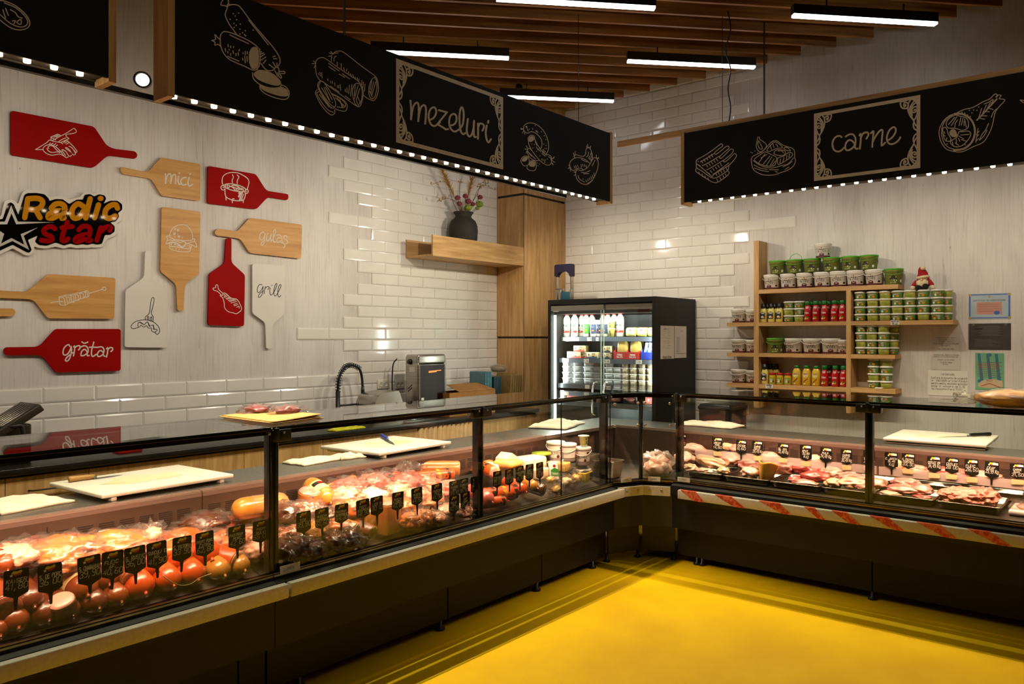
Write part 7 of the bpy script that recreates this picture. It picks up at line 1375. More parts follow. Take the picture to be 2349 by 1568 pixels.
def LUMP(X, Y, x, rad, m, lab, name='smoked_meat', cat='smoked meat', seed=1, amp=.12, rz=0, tilt=0, film=.0, flat=.75, group=GRP, z=None, lbl=None, freq=2.0):
    p = at_x(X, Y, x) if z is None else Vector(z); M_ = Matrix.Rotation(R(rz), 4, 'Z') @ Matrix.Rotation(R(tilt), 4, 'Y')
    t = thing(name, lab, cat, (p.x, p.y, p.z - rad[2] * .8), group)
    obj('meat' if cat != 'cheese' else 'cheese', MB().blob(p, rad, m, seed, amp, freq, 4, M_, flat), t)
    if film: obj('shrink_film', MB().blob(p, [q * (1 + film) + .003 for q in rad], K_film, seed + 40, amp * 1.8, freq * 1.9, 4, M_, flat + .12), t)
    if lbl: 
        f = lambda u, v, h: p + M_ @ Vector((u, v, 0)) + Vector((0, 0, rad[2] * 1.04 + h)); l_ = MB(); l_.fill(rounded([(-.03, -.022, .006), (.03, -.022, .006), (.03, .022, .006), (-.03, .022, .006)]), f, lbl); obj('label', l_, t)
    return t
# ---- near left counter: front row (pixel centre, pixel radius)
xf = 2.447
for i, (X, Y, rp, m, end, lab, kw) in enumerate((
 (2, 1455, 24, K_br, 'tied', 'brown tied sausage cut by the left picture edge, lowest row', {}), (43, 1440, 31, K_br, 'tied', 'fat brown tied sausage low at the far left of the case', {}), (113, 1428, 29, K_dk, 'tied', 'dark brown tied sausage low under the tag for S. DE PORC', {}),
 (167, 1408, 24, K_dk, 'tied', 'dark brown sausage low beside the pink cut sausage', {}), (228, 1394, 27, K_dk, 'tied', 'dark brown sausage low between the labelled and the plain brown sausage', {}), (279, 1378, 25, K_br, 'tied', 'small brown tied sausage left of the first orange one', {}),
 (334, 1360, 33, K_or, 'tied', 'orange tied sausage low under the S. RUSTIC tag', {}), (399, 1340, 29, K_or, 'tied', 'orange tied sausage with a yellow string loop, low row', {}), (455, 1327, 29, K_or, 'tied', 'orange tied sausage low under the S. VICTORIA tag', {}), (516, 1320, 25, K_go, 'tied', 'golden sausage low under the PASTRAMA PORC tag', {}), (562, 1306, 23, K_go, 'tied', 'golden sausage at the right end of the near counter, low row', {}))):
    S(X, Y, rp, xf, .24, m, end, lab, **kw)
for i, (X, Y, rp, x_, m, end, lab, kw) in enumerate((
 (13, 1398, 36, 2.42, K_br, 'cut', 'brown salami with its cut face showing at the left edge', dict(cut=K_cuts)), (80, 1388, 31, 2.42, K_dk, 'tied', 'brown tied sausage with a pale knot between the first two tags', dict()), (140, 1378, 29, 2.43, K_dk, 'cut', 'sausage stump with a big pink cut face turned up', dict(face=(-.45, .35, -.95))),
 (202, 1362, 34, 2.415, K_br, 'tied', 'thick brown sausage with a cream paper band under the S. CHABANIAN tag', dict(label=1)), (252, 1338, 33, 2.39, K_br, 'tied', 'thick brown sausage under the FLEICA tag', dict(label=1)), (304, 1327, 25, 2.39, K_br, 'cut', 'salami with a coarse cut face under the S. RUSTIC tag', dict(cut=K_cuts)),
 (362, 1306, 33, 2.38, K_or, 'tied', 'orange tied sausage in the upper row under the fifth tag', dict()), (425, 1292, 30, 2.38, K_or, 'tied', 'orange tied sausage in the upper row under the S. VICTORIA tag', dict(label=1)), (486, 1280, 33, 2.375, K_or, 'tied', 'largest orange tied sausage, upper row near the right end', dict()),
 (543, 1286, 24, 2.40, K_or, 'cut', 'orange-cased roll with a pale greyish cut face', dict(cut=K_cutg, yaw=-.5)))):
    S(X, Y, rp, x_, .26, m, end, lab, pitch=.22, **kw)
S(18, 1305, 26, 2.30, .2, K_br, 'tied', 'sausage with a cream and black paper band at the upper left', pitch=.2, label=1)
st = at_x(400, 1318, 2.455); solo('string_loop', MB().tube(spline([(2.462, st.y - .05, st.z + .012), (2.468, st.y - .02, st.z - .02), (2.468, st.y + .02, st.z - .045), (2.468, st.y + .06, st.z - .05), (2.466, st.y + .10, st.z - .035), (2.462, st.y + .15, st.z - .03)], 5), .0022, K_str, 5), 'yellow string looped over the low orange sausages', 'string', loc=st)
# back: slabs of smoked meat in film
for a in ((28, 1276, 2.20, (.09, .085, .045), K_pale, 'pale film-wrapped meat pack at the far left back of the near counter', 1, .25), (60, 1266, 2.10, (.10, .12, .05), K_red, 'dark red smoked slab behind the pale pack on the left', 2, .1), (135, 1262, 2.19, (.13, .14, .055), K_amb, 'amber smoked slab with a red sheen, left of the labelled slab', 3, .1), (170, 1285, 2.27, (.09, .11, .04), K_amb, 'amber smoked piece in front of the slabs, behind the third tag', 4, .12),
          (245, 1250, 2.17, (.12, .17, .055), K_amb, 'long amber smoked slab carrying a white paper label', 5, .08), (310, 1262, 2.24, (.10, .10, .045), K_red, 'reddish smoked piece behind the S. RUSTIC tag', 6, .1), (418, 1236, 2.15, (.09, .10, .045), K_amb, 'amber smoked piece right of the crumpled film bag', 7, .12), (396, 1262, 2.25, (.10, .10, .05), K_amb, 'amber smoked piece behind the S. VICTORIA tag', 8, .1),
          (455, 1248, 2.22, (.10, .10, .05), K_pale, 'pale ham piece in film behind the extra pork tag', 9, .14), (520, 1240, 2.24, (.09, .10, .045), K_amb, 'amber rolled piece left of the PASTRAMA PORC tag', 11, .12), (470, 1196, 2.06, (.10, .115, .04), K_smk, 'dark smoked slab lying high at the back of the near counter', 12, .10), (507, 1203, 2.08, (.08, .075, .04), K_red, 'red-brown smoked piece leaning on the dark slab', 13, .12),
          (568, 1192, 2.06, (.09, .115, .045), K_go, 'golden smoked joint with a black label at the right back of the near counter', 14, .10), (560, 1232, 2.20, (.09, .09, .045), K_pale, 'pale film-wrapped piece behind the PASTRAMA PORC tag', 15, .2), (585, 1262, 2.33, (.06, .06, .04), K_pale, 'pale pink pack beside the last tag of the near counter', 16, .2)):
    X, Y, x_, rad, m, lab, sd, fi = a; LUMP(X, Y, x_, rad, m, lab, seed=sd, film=fi, amp=.13, lbl={5: M_paper, 14: K_lab, 9: K_crl}.get(sd))
for k in range(9): y = -5.75 + k * .105; LUMP(0, 0, 0, (.15, .07, .055), (K_amb, K_red, K_smk)[k % 3], 'smoked joint in the hidden lower layer of the near counter, %s' % nth(k, 9), seed=60 + k, z=(2.17, y, deck(2.17) + .055), flat=.9)
def crumple(X, Y, x, rad, m, lab, seed, amp=.45, cat='bag', name='film_bag', fl=None):
    p = at_x(X, Y, x); t = thing(name, lab, cat, (p.x, p.y, p.z - rad[2] * .8), GRP)
    if m: obj('contents', MB().blob(p, [q * .72 for q in rad], m, seed, .15, 2, 3), t)
    obj('film', MB().blob(p, rad, fl or K_film, seed + 9, amp, 3.4, 4), t); return t
crumple(348, 1229, 2.20, (.055, .06, .055), K_pale, 'crumpled pale film bag standing up behind the fourth tag', 3)
# ---- middle left counter
S(658, 1150, 24, 2.17, .30, K_go, 'tied', 'golden roll in film lying lengthwise behind the first post', face=(.1, -1, .05), film=True)
S(712, 1125, 27, 2.12, .13, K_tan, 'cut', 'ham stump with a mottled pink cut face turned up', face=(-.25, .1, -1), cut=K_cuth)
S(758, 1150, 24, 2.20, .22, K_go, 'tied', 'golden ham with a black oval label beside the ham stump', label=1, pitch=.35)
for a in ((790, 1140, 2.18, (.09, .09, .055), K_pale, 'pale ham in film behind the PASTRAMA tag', 21, .15), (800, 1165, 2.27, (.08, .09, .05), K_amb, 'amber ham piece under the PIEPT tag', 22, .1), (650, 1178, 2.28, (.09, .07, .05), K_smk, 'dark smoked bacon with white fat at the left end of the middle counter', 23, .15), (700, 1172, 2.27, (.09, .08, .045), K_lat, 'streaky bacon piece behind the TOBA tag', 24, .15), (735, 1185, 2.33, (.07, .08, .04), K_smk, 'dark smoked piece behind the AUVERGNE tag', 25, .2),
          (640, 1268, 2.44, (.10, .042, .05), K_smk, 'first dark smoked strip in film at the lower left of the middle counter', 26, .16), (672, 1252, 2.43, (.12, .046, .05), K_smk, 'second dark smoked strip in film at the lower left of the middle counter', 27, .16), (708, 1258, 2.44, (.10, .045, .048), K_smk, 'third dark smoked strip in film, tied round', 28, .14), (668, 1225, 2.36, (.10, .08, .045), K_lat, 'crumpled film pack of dark bacon at the lower left', 29, .25),
          (712, 1218, 2.38, (.08, .06, .05), K_go, 'golden smoked piece under the TOBA tag', 30, .2), (755, 1240, 2.445, (.09, .05, .048), K_smk, 'dark smoked roll in film under the AUVERGNE tag', 31, .14), (790, 1232, 2.44, (.11, .055, .05), K_smk, 'long dark smoked roll in film left of the swirled roulade', 32, .14), (756, 1208, 2.36, (.09, .07, .05), K_amb, 'amber smoked piece behind the swirled roulade', 33, .14)):
    X, Y, x_, rad, m, lab, sd, fi = a; LUMP(X, Y, x_, rad, m, lab, seed=sd, film=fi, amp=.15)
S(817, 1220, 23, 2.452, .18, K_tan, 'cut', 'roulade in film with a pale swirled cut face', yaw=-.55, cut=F_('swirled_cut_face', '#b08a62', '#d3b391', scale=26, stretch=(1, 1, 1), bump=.06), film=True)
S(856, 1222, 17, 2.455, .14, K_dk, 'cut', 'small dark roulade with a swirled cut end in film', yaw=-.3, cut=F_('dark_swirl_face', '#5a3a20', '#a07a4c', scale=40, bump=.06), film=True)
def slabbox(X, Y, x, sx_, sy_, sz_, m, top, lab, rz=0, cat='ham loaf', name='ham_loaf', film=False, zb=None, part='loaf'):
    p = at_x(X, Y, x); T = Matrix.Translation((p.x, p.y, 0)) @ Matrix.Rotation(R(rz), 4, 'Z'); z0 = zb if zb is not None else p.z - sz_ / 2
    t = thing(name, lab, cat, (p.x, p.y, z0), GRP); obj(part, MB().rbox(-sx_, sx_, -sy_, sy_, z0, z0 + sz_, m, min(sx_, sy_) * .28, 4, T), t)
    if top: obj('cut_top', MB().rbox(-sx_ * .93, sx_ * .93, -sy_ * .93, sy_ * .93, z0 + sz_ - .003, z0 + sz_ + .0025, top, .002, 1, T), t)
    if film: obj('film', MB().blob(Vector((p.x, p.y, z0 + sz_ / 2)), (sx_ * 1.25, sy_ * 1.25, sz_ * .62), K_film, 5, .2, 3, 4, Matrix.Rotation(R(rz), 4, 'Z')), t)
    return t
slabbox(892, 1188, 2.40, .040, .058, .16, K_tan, K_cutp, 'tall tan liver loaf with a flat pink top behind the LEBAR tag', 12)
slabbox(846, 1195, 2.36, .03, .04, .11, K_go, K_chw, 'small golden loaf between the swirled roulade and the tall tan loaf', 5, film=True)
for a in ((905, 1125, 2.14, (.10, .12, .05), K_pale, 'pale yellow ham roll behind the two auburn tags', 41, .12), (850, 1140, 2.20, (.09, .10, .05), K_chw, 'pale fat-covered roll in the middle of the middle counter', 42, .1), (795, 1118, 2.07, (.09, .10, .05), K_pk, 'pink ham piece in film below the thin sausages', 43, .2), (850, 1108, 2.07, (.10, .10, .05), K_pk, 'pink meat pack left of the wiener bag', 44, .25), (955, 1140, 2.26, (.085, .095, .05), K_pale, 'pale ham block behind the two tags in the middle', 45, .1), (985, 1150, 2.30, (.08, .09, .045), K_tan, 'tan rolled ham behind the MUSCHI FILE tag', 46, .12), (925, 1108, 2.10, (.09, .11, .045), K_pk, 'pink sausage pack under the wiener bag', 47, .2),
          (975, 1108, 2.10, (.09, .09, .045), K_wien, 'red-orange sausage pack behind the striped slices', 48, .25), (940, 1196, 2.44, (.07, .062, .045), K_tan, 'tan meat in film with a round label under the 47,80 tag', 49, .2), (968, 1186, 2.43, (.075, .055, .045), K_tan, 'peppered tan loaf under the 44,50 tag', 50, .1), (1000, 1190, 2.44, (.07, .05, .042), K_pale, 'pale loaf in film under the 41,90 tag', 51, .16), (1018, 1172, 2.38, (.07, .07, .045), K_pale, 'pale pack in crumpled film right of the 41,90 tag', 52, .3), (1062, 1172, 2.44, (.07, .05, .042), K_lat, 'latticed dark red bacon pack under the pork tags', 53, .1), (880, 1160, 2.30, (.07, .08, .05), K_amb, 'amber ham behind the LEBAR tag', 54, .1), (925, 1165, 2.32, (.07, .08, .05), K_tan, 'tan ham behind the 47,80 tag', 55, .12)):
    X, Y, x_, rad, m, lab, sd, fi = a; LUMP(X, Y, x_, rad, m, lab, seed=sd, film=fi, amp=.13)
for k in range(14): y = -4.72 + k * .09; LUMP(0, 0, 0, (.15, .06, .055), (K_pale, K_pk, K_amb)[k % 3], 'ham joint in the hidden lower layer of the middle counter, %s' % nth(k, 14), seed=80 + k, z=(2.15, y, deck(2.15) + .055), flat=.9)
def link(pts, x, rp, m, lab, name='sausage', cat='sausage', grp=GRP):
    P = spline([at_x(a, b, x) for a, b in pts], 6); r = rp * depth(P[0]) / FPX; n = len(P); return solo(name, MB().tube(P, [r * min(1, .35 + .65 * math.sqrt(max(0, 1 - (2 * i / (n - 1) - 1) ** 8))) for i in range(n)], m, 12), lab, cat, grp)
link([(746, 1120), (770, 1112), (795, 1104), (817, 1094)], 2.05, 9, K_tan, 'long thick pinkish-brown sausage lying slanted at the back of the middle counter')
for k, q in enumerate(((0, 0), (4, -5), (9, -8), (2, 6))): link([(812 + q[0], 1108 + q[1]), (835 + q[0], 1099 + q[1]), (852 + q[0], 1093 + q[1])], 2.06, 3.6, K_wien, 'thin red sausage in the bunch at the back, ' + ('lowest', 'second', 'topmost', 'nearest')[k])
t_ = thing('wiener_bag', 'clear bag of pink wieners standing at the back of the middle counter', 'bag of sausages', at_x(925, 1105, 2.06), GRP)
for k in range(6):
    P = spline([at_x(898 + 4 * (k % 2), 1099 - 4 * k + 4, 2.06 - .012 * k), at_x(925, 1101 - 4 * k + 4, 2.06 - .012 * k), at_x(962 - 5 * (k % 3), 1096 - 4 * k + 4, 2.06 - .012 * k)], 6); n = len(P); obj('wiener', MB().tube(P, [.011 * min(1, .4 + .6 * math.sqrt(max(0, 1 - (2 * i / (n - 1) - 1) ** 8))) for i in range(n)], K_wien, 10), t_)
pb = at_x(926, 1090, 2.05); obj('plastic_bag', MB().blob(pb, (.045, .165, .075), K_film, 77, .28, 2.6, 4), t_)
pb = at_x(930, 1073, 2.03); crumple(928, 1070, 2.02, (.03, .035, .03), None, 'silver crumpled top of a film bag above the wieners', 12, .5)
def print_(T, r, t, n_=2, L0=.03):
    f = lambda u, v, h: T @ Vector(((r * 1.006 + h) * math.sin(u / r), (r * 1.006 + h) * math.cos(u / r), v)); l_ = MB()
    for k in range(n_):
        for c in range(3):
            u0 = (c - 1) * r * 1.6; v0 = L0 + k * r * 1.9
            text(l_, 'Rossi', u0, v0, r * .55, r * .14, lambda a, b, h, f=f: f(a, b, h), K_yel if k % 2 else K_lab, wid=r * 1.3, align='c', lift=.0012); l_.disc((u0, v0 + r * .85), r * .16, f, K_lab, .001)
    obj('print', l_, t)
T, r, t = S(1034, 1087, 14.5, 2.09, .30, K_or, 'cut', 'orange bologna with dark print and a small pink cut face', face=(-.1, -1, .04), pitch=.2); print_(T, r, t)
T, r, t = S(1052, 1075, 18.5, 2.03, .34, K_tan, 'cut', 'large tan bologna with a big pink cut face turned to the shop', face=(-.62, -.8, .05), pitch=.2)
S(1085, 1077, 14, 2.03, .22, K_tan, 'tied', 'tan roll behind the last post of the middle counter', face=(-.1, 1, .02), pitch=.2)
tt = thing('sliced_sausage', 'fanned pink and white striped sausage slices behind the tags', 'sausage slices', at_x(1022, 1125, 2.22), GRP)
for k in range(14): p = at_x(1004 + k * 2.6, 1122 - 0.4 * k + (k - 7) ** 2 * .05, 2.20); obj('slice', MB().lathe([(0, -.0022), (.050, -.0022), (.052, 0), (.050, .0022), (0, .0022)], K_cutp if k % 2 else F_('slice_rim', '#b8463c', '#d08a78', bump=.05), 24, axis_M(p, (-.25, -1, .3))), tt)
# ---- right end of the middle counter: big orange sausages, cheese, tubs
T, r, t = S(1186, 1128, 17, 2.40, .34, K_or, 'tied', 'big orange printed sausage lying lengthwise under the parizer tags', face=(-.12, -1, .06), pitch=.2); print_(T, r, t, 3)
T, r, t = S(1206, 1126, 15, 2.448, .20, K_or, 'tied', 'orange tied sausage with printed tail right of the big one'); print_(T, r, t, 1, .05)
S(1129, 1150, 18, 2.45, .22, K_pk, 'tied', 'pink tied sausage with radiating folds low beside the second post')
T, r, t = S(1162, 1148, 13, 2.44, .24, K_or, 'tied', 'orange printed sausage low right of the pink tied one', face=(-.3, -1, .05), pitch=.1); print_(T, r, t, 1, .03)
T, r, t = S(1132, 1083, 15, 2.22, .18, K_or, 'cut', 'orange printed sausage with a cut end behind the first parizer tag', pitch=.2); print_(T, r, t, 1, .05)
S(1232, 1118, 13, 2.44, .16, K_go, 'tied', 'yellow-brown tied cheese roll right of the orange sausages'); S(1247, 1124, 15, 2.447, .14, K_smk, 'cut', 'dark-rinded piece with a brown cut face near the cheese', cut=F_('brown_cut_face', '#6a3a1a', '#8a5428', scale=20, bump=.1), yaw=-.3)
slabbox(1165, 1062, 2.20, .075, .075, .05, K_che, None, 'flat yellow holed cheese behind the tags', 8, 'cheese', 'cheese_block', part='cheese')
tw = thing('cheese_wedge', 'pale cheese wedge on top of the yellow holed cheese', 'cheese', at_x(1162, 1052, 2.14), GRP); pw = at_x(1162, 1052, 2.13)
obj('cheese', MB().prism([pw + Vector(q) for q in ((-.05, -.06, -.03), (-.05, .06, -.03), (-.05, .055, .012), (-.05, .0, .045), (-.05, -.055, .010))], (.10, 0, 0), K_chw), tw)
slabbox(1214, 1060, 2.18, .075, .105, .085, K_chw, None, 'large pinkish-white block of cheese behind the tags', -8, 'cheese', 'cheese_block', part='cheese')
slabbox(1236, 1085, 2.26, .05, .055, .08, K_chw, None, 'tall white cheese block right of the last tag', 4, 'cheese', 'cheese_block', part='cheese'); slabbox(1130, 1072, 2.12, .07, .06, .06, K_chw, None, 'pale cheese slab behind the second post', 4, 'cheese', 'cheese_block', part='cheese')
gp = at_x(1270, 1082, 2.36); tg_ = thing('cheese_pack', 'white pack with a green landscape label standing among the cheeses', 'cheese pack', gp + Vector((0, 0, -.045)), GRP); Tg = Matrix.Translation(gp) @ Matrix.Rotation(R(-14), 4, 'Y') @ Matrix.Rotation(R(-8), 4, 'X')
obj('pack', MB().rbox(-.010, .010, -.042, .042, -.055, .058, M_wht, .006, 3, Tg), tg_); fg = lambda u, v, h: Tg @ Vector((.0104 + h, u, v)); l_ = MB(); l_.fill([(-.041, -.030), (.041, -.030), (.041, .016), (.0, .028), (-.041, .012)], fg, mat('pack_green', '#2f7a2a', .4)); l_.disc((0, .040), .016, fg, M_red, .0006, ry=.010); text(l_, 'Delaco', 0, -.018, .012, .002, fg, M_bwht, align='c', lift=.001, wid=.06); obj('label', l_, tg_)
slabbox(1292, 1070, 2.32, .04, .045, .065, K_che, None, 'yellow cheese pack behind the green-labelled pack', 10, 'cheese', 'cheese_block', film=True, part='cheese')
yp = at_x(1342, 1092, 2.42); ty_ = thing('cheese_pack', 'yellow cheese pack with a black window nearest the corner', 'cheese pack', yp + Vector((0, 0, -.035)), GRP); Ty = Matrix.Translation(yp) @ Matrix.Rotation(R(14), 4, 'Z')
obj('pack', MB().rbox(-.034, .034, -.062, .062, -.032, .032, mat('pack_yellow', '#d2b02c', .4), .005, 3, Ty), ty_); fy = lambda u, v, h: Ty @ Vector((.0344 + h, u, v)); l_ = MB(); l_.fill([(-.0, -.024), (.056, -.024), (.056, .026), (.0, .022)], fy, M_dk); l_.fill([(.006, -.014), (.05, -.014), (.05, -.006), (.006, -.006)], fy, M_red, .001); l_.grid(-.05, .05, -.025, .025, 1, 1, lambda u, v, h: Ty @ Vector((v, u, .0324 + h)), M_dk); obj('label', l_, ty_)
for a in ((1275, 1122, 2.445, (.05, .06, .035), K_che, 'yellow cheese in a loose film bag at the front', 61, .35), (1300, 1104, 2.43, (.05, .055, .038), K_chw, 'pale cheese in a puffed film bag at the front', 62, .4), (1262, 1100, 2.42, (.035, .04, .03), K_che, 'small yellow cheese wedge below the green-labelled pack', 63, .2), (1320, 1098, 2.40, (.05, .045, .045), K_che, 'crumpled film bag of cheese beside the yellow pack', 64, .45), (1308, 1078, 2.34, (.045, .035, .04), None, 'empty crumpled film behind the cheese bags', 65, .5), (1285, 1140, 2.44, (.04, .05, .018), K_che, 'flat film-wrapped cheese lying at the very front', 66, .3)):
    X, Y, x_, rad, m, lab, sd, am = a; crumple(X, Y, x_, rad, m, lab, sd, am, 'cheese', 'cheese_bag')
M_tbc = glass('bucket_clear_side', (.85, .72, .70), 1.45, .1, .45, (.80, .62, .58)); M_olv = mat('dark_olives', '#3a1820', .3, c2='#5a2a20', scale=60, bump=.3)
def cbucket(X, Yb, x, r, h, lab, white=False, txt='OLIVES'):
    p = at_x(X, Yb, x); t = thing('olive_tub', lab, 'tub', p, 'olive tubs in the left counter'); T = Matrix.Translation(p)
    obj('body', MB().lathe([(r * .88, 0), (r * .9, .003), (r, h - .012)], M_wht if white else M_tbc, 22, T), t); obj('lid', MB().lathe([(r * 1.04, h - .016), (r * 1.08, h - .014), (r * 1.08, h), (r, h + .004), (0, h + .001)], M_wht, 22, T), t)
    f_ = lambda u, v, hh: p + Vector((math.cos(u / r - .62) * (r * .9 + .1 * r * v / h + hh + .0012), math.sin(u / r - .62) * (r * .9 + .1 * r * v / h + hh + .0012), v)); l_ = MB(); l_.grid(-r * .9, r * .7, h * .22, h * .80, 10, 1, f_, M_bwht, .0006)
    if txt: text(l_, txt, -.02, h * .40, h * .12, .0026, f_, M_dk, align='c', lift=.0014); l_.disc((-.0, h * .28), h * .09, f_, M_wine, .0014); l_.grid(r * .2, r * .62, h * .60, h * .78, 3, 1, f_, M_wine, .0012)
    obj('label', l_, t)
    if not white: obj('olives', MB().lathe([(r * .80, .004), (r * .82, h * .8), (0, h * .82)], M_olv, 18, T), t)
    obj('handle', MB().tube([p + Vector((math.cos(R(a)) * r * 1.1, math.sin(R(a)) * r * 1.1, h - .02 - .035 * math.sin(R(a + 150)) * (1 if math.sin(R(a + 150)) > 0 else 0))) for a in range(-150, 31, 12)], .0024, M_wht, 6), t)
cbucket(1275, 1056, 2.10, .066, .140, 'olive tub with a white lid at the back left of the three'); cbucket(1303, 1056, 2.18, .060, .125, 'olive tub with a white lid in the middle of the three', txt='')
cbucket(1337, 1085, 2.24, .062, .030, 'white lidded tub under the front olive tub', True, ''); cbucket(1337, 1064, 2.24, .058, .125, 'olive tub with a white lid standing on another tub'); 
p = at_x(1339, 1021, 2.24); t = thing('cream_cup', 'small cream cup standing on the front olive tub', 'cup', p); obj('cup', MB().lathe([(.027, 0), (.034, .066), (.040, .070)], M_may, 18, Matrix.Translation(p)), t); obj('lid', MB().lathe([(.042, .069), (.044, .072), (.038, .075), (0, .074)], M_wht, 18, Matrix.Translation(p)), t); f_ = lambda u, v, h: p + Vector((math.cos(u / .031 - .6) * (.0275 + .106 * v + .0006 + h), math.sin(u / .031 - .6) * (.0275 + .106 * v + .0006 + h), v)); l_ = MB(); [l_.grid(.006, .020, .012 + k * .009, .017 + k * .009, 3, 1, f_, M_dk) for k in range(3)]; l_.disc((.008, .05), .006, f_, M_nav); l_.disc((-.014, .03), .008, f_, M_mus); obj('label', l_, t)
cbucket(1275, 1075, 2.16, .060, .05, 'white lidded tub low in front of the back olive tub', True, '')
p = at_x(1242, 1042, 2.08); solo('green_lid', MB().lathe([(.07, 0), (.072, .004), (.07, .016), (0, .018)], mat('lime_lid', '#8a9a1a', .4), 22, Matrix.Translation(p)), 'lime green lidded dish behind the cheese block', 'dish')
# ---- corner: olive container and bag of chicken
def pan(name, lab, cat, x0, x1, y0, y1, zb, zt, m, group=None, rim=.010):
    t = thing(name, lab, cat, ((x0 + x1) / 2, (y0 + y1) / 2, zb), group); mb = MB(); ins = .012; r = .022
    o = rounded([(x0, y0, r), (x1, y0, r), (x1, y1, r), (x0, y1, r)], 4); n = len(o); c = Vector(((x0 + x1) / 2, (y0 + y1) / 2))
    def ring(k, z): return [Vector((c.x + (p.x - c.x) * k[0], c.y + (p.y - c.y) * k[1], z)) for p in o]
    wx, wy = (x1 - x0) / 2, (y1 - y0) / 2; kk = lambda d: (1 - d / wx, 1 - d / wy)
    rs = [ring(kk(0), zt - .003), ring(kk(0), zt), ring(kk(rim), zt), ring(kk(rim + .002), zt - .004), ring(kk(rim + .012), zb + .010), ring(kk(rim + .022), zb + .003)]
    ro = [ring(kk(rim - .001), zt - .003), ring(kk(rim + .010), zb + .008), ring(kk(rim + .020), zb)]
    vs = sum(rs, []); fs = [(i * n + k, i * n + (k + 1) % n, (i + 1) * n + (k + 1) % n, (i + 1) * n + k) for i in range(len(rs) - 1) for k in range(n)] + [tuple(range((len(rs) - 1) * n, len(rs) * n))]
    mb.add(vs, fs, m, True); vs = rs[0] + sum(ro, []); fs = [(i * n + k, (i + 1) * n + k, (i + 1) * n + (k + 1) % n, i * n + (k + 1) % n) for i in range(3) for k in range(n)] + [tuple(reversed(range(3 * n, 4 * n)))]
    mb.add(vs, fs, m, True); obj('pan', mb, t); return t
M_pan = mat('steel_pan', '#a59c8c', .24, 1, c2='#958b7b', scale=6, rvar=.06)
pan('steel_container', 'deep steel container of olives behind the left corner pane', 'container', 2.30, 2.505, -2.17, -2.00, .588, .715, M_pan, 'steel containers in the corner')
for i in range(26): x_, y_ = 2.325 + RF.random() * .155, -2.150 + RF.random() * .125; solo('olive', MB().blob((x_, y_, .690 + RF.random() * .008), (.010, .010, .009), M_olv, i, .05, 2, 2), 'dark olive in the deep steel container in the corner', 'olive', 'olives in the steel container')
solo('olive_brine', MB().box(2.318, 2.488, -2.155, -2.015, .684, .687, mat('brine', '#3a2a16', .12)), 'dark brine in the deep steel container in the corner', 'brine', kind='stuff')
pan('steel_container', 'second steel container behind the olive container in the corner', 'container', 2.10, 2.285, -2.17, -2.00, .588, .740, M_pan, 'steel containers in the corner')
t = thing('chicken_bag', 'clear bag of pale raw chicken behind the right corner pane', 'bag of chicken', (2.66, -1.80, .588)); K_chk = F_('raw_chicken', '#c99a86', '#dcb8a4', scale=8, bump=.25)
for i, (dx, dy, dz, a, b, c_) in enumerate(((0, 0, .05, .075, .06, .045), (-.05, .03, .06, .06, .05, .05), (.05, .05, .06, .06, .06, .05), (.0, .07, .09, .08, .06, .06))): obj('chicken_piece', MB().blob((2.66 + dx, -1.84 + dy, .585 + dz), (a, b, c_), K_chk, i + 2, .12, 2, 3), t)
obj('plastic_bag', MB().blob((2.66, -1.80, .675), (.12, .11, .10), glass('milky_bag', (.96, .92, .90), 1.45, .15, .22, (.85, .72, .66), 1.4), 9, .28, 2.4, 4, None, .82), t)
# ---- raw meat counter: trays and meat
xs_ = [2.842, 3.192, 3.540, 3.893, 4.240, 4.582, 4.938]; names_ = ['pig trotters', 'pork and a sheet of yellow skin', 'dark red meat', 'pale fillets', 'pink pork steaks', 'minced meat']
for i in range(6): pan('meat_tray', 'steel tray of %s, front row of right counter' % names_[i], 'tray', xs_[i] + .004 if i else 2.90, xs_[i + 1] - .004, -1.822, -1.47, .603, .650, M_pan, 'steel meat trays')
for i in range(6): pan('meat_tray', 'steel tray in the back row of the right counter, ' + nth(i, 6), 'tray', 2.90 + i * .352, 3.245 + i * .352, -1.455, -1.312, .622, .675, M_pan, 'steel meat trays')
W_pk = F_('raw_pork', '#b5605a', '#d9a594', scale=9, lo=.4, hi=.62, bump=.2); W_rd = F_('raw_red_meat', '#8c2f2c', '#b85a4e', scale=10, bump=.25); W_fat = F_('pork_skin', '#c79a72', '#dcb894', scale=7, bump=.15); W_ys = F_('yellow_pork_skin', '#cf9b3a', '#d9ab4e', scale=4, bump=.08); W_pf = F_('pale_fillet', '#cb8d78', '#dfb7a0', scale=7, bump=.15); W_mn = F_('mince', '#c46a58', '#dd9480', scale=110, bump=.9, coat=.25, rough=.4)
def Wm(X, Y, y, rad, m, lab, seed, rz=0, ry=0, amp=.14, name='raw_meat', cat='raw meat', freq=2.0):
    p = at_y(X, Y, y); Mx = Matrix.Rotation(R(rz), 4, 'Z') @ Matrix.Rotation(R(ry), 4, 'Y'); return solo(name, MB().blob(p, rad, m, seed, amp, freq, 4, Mx, .85), lab, cat, 'meat in the right counter', loc=p + Vector((0, 0, -rad[2] * .85)))
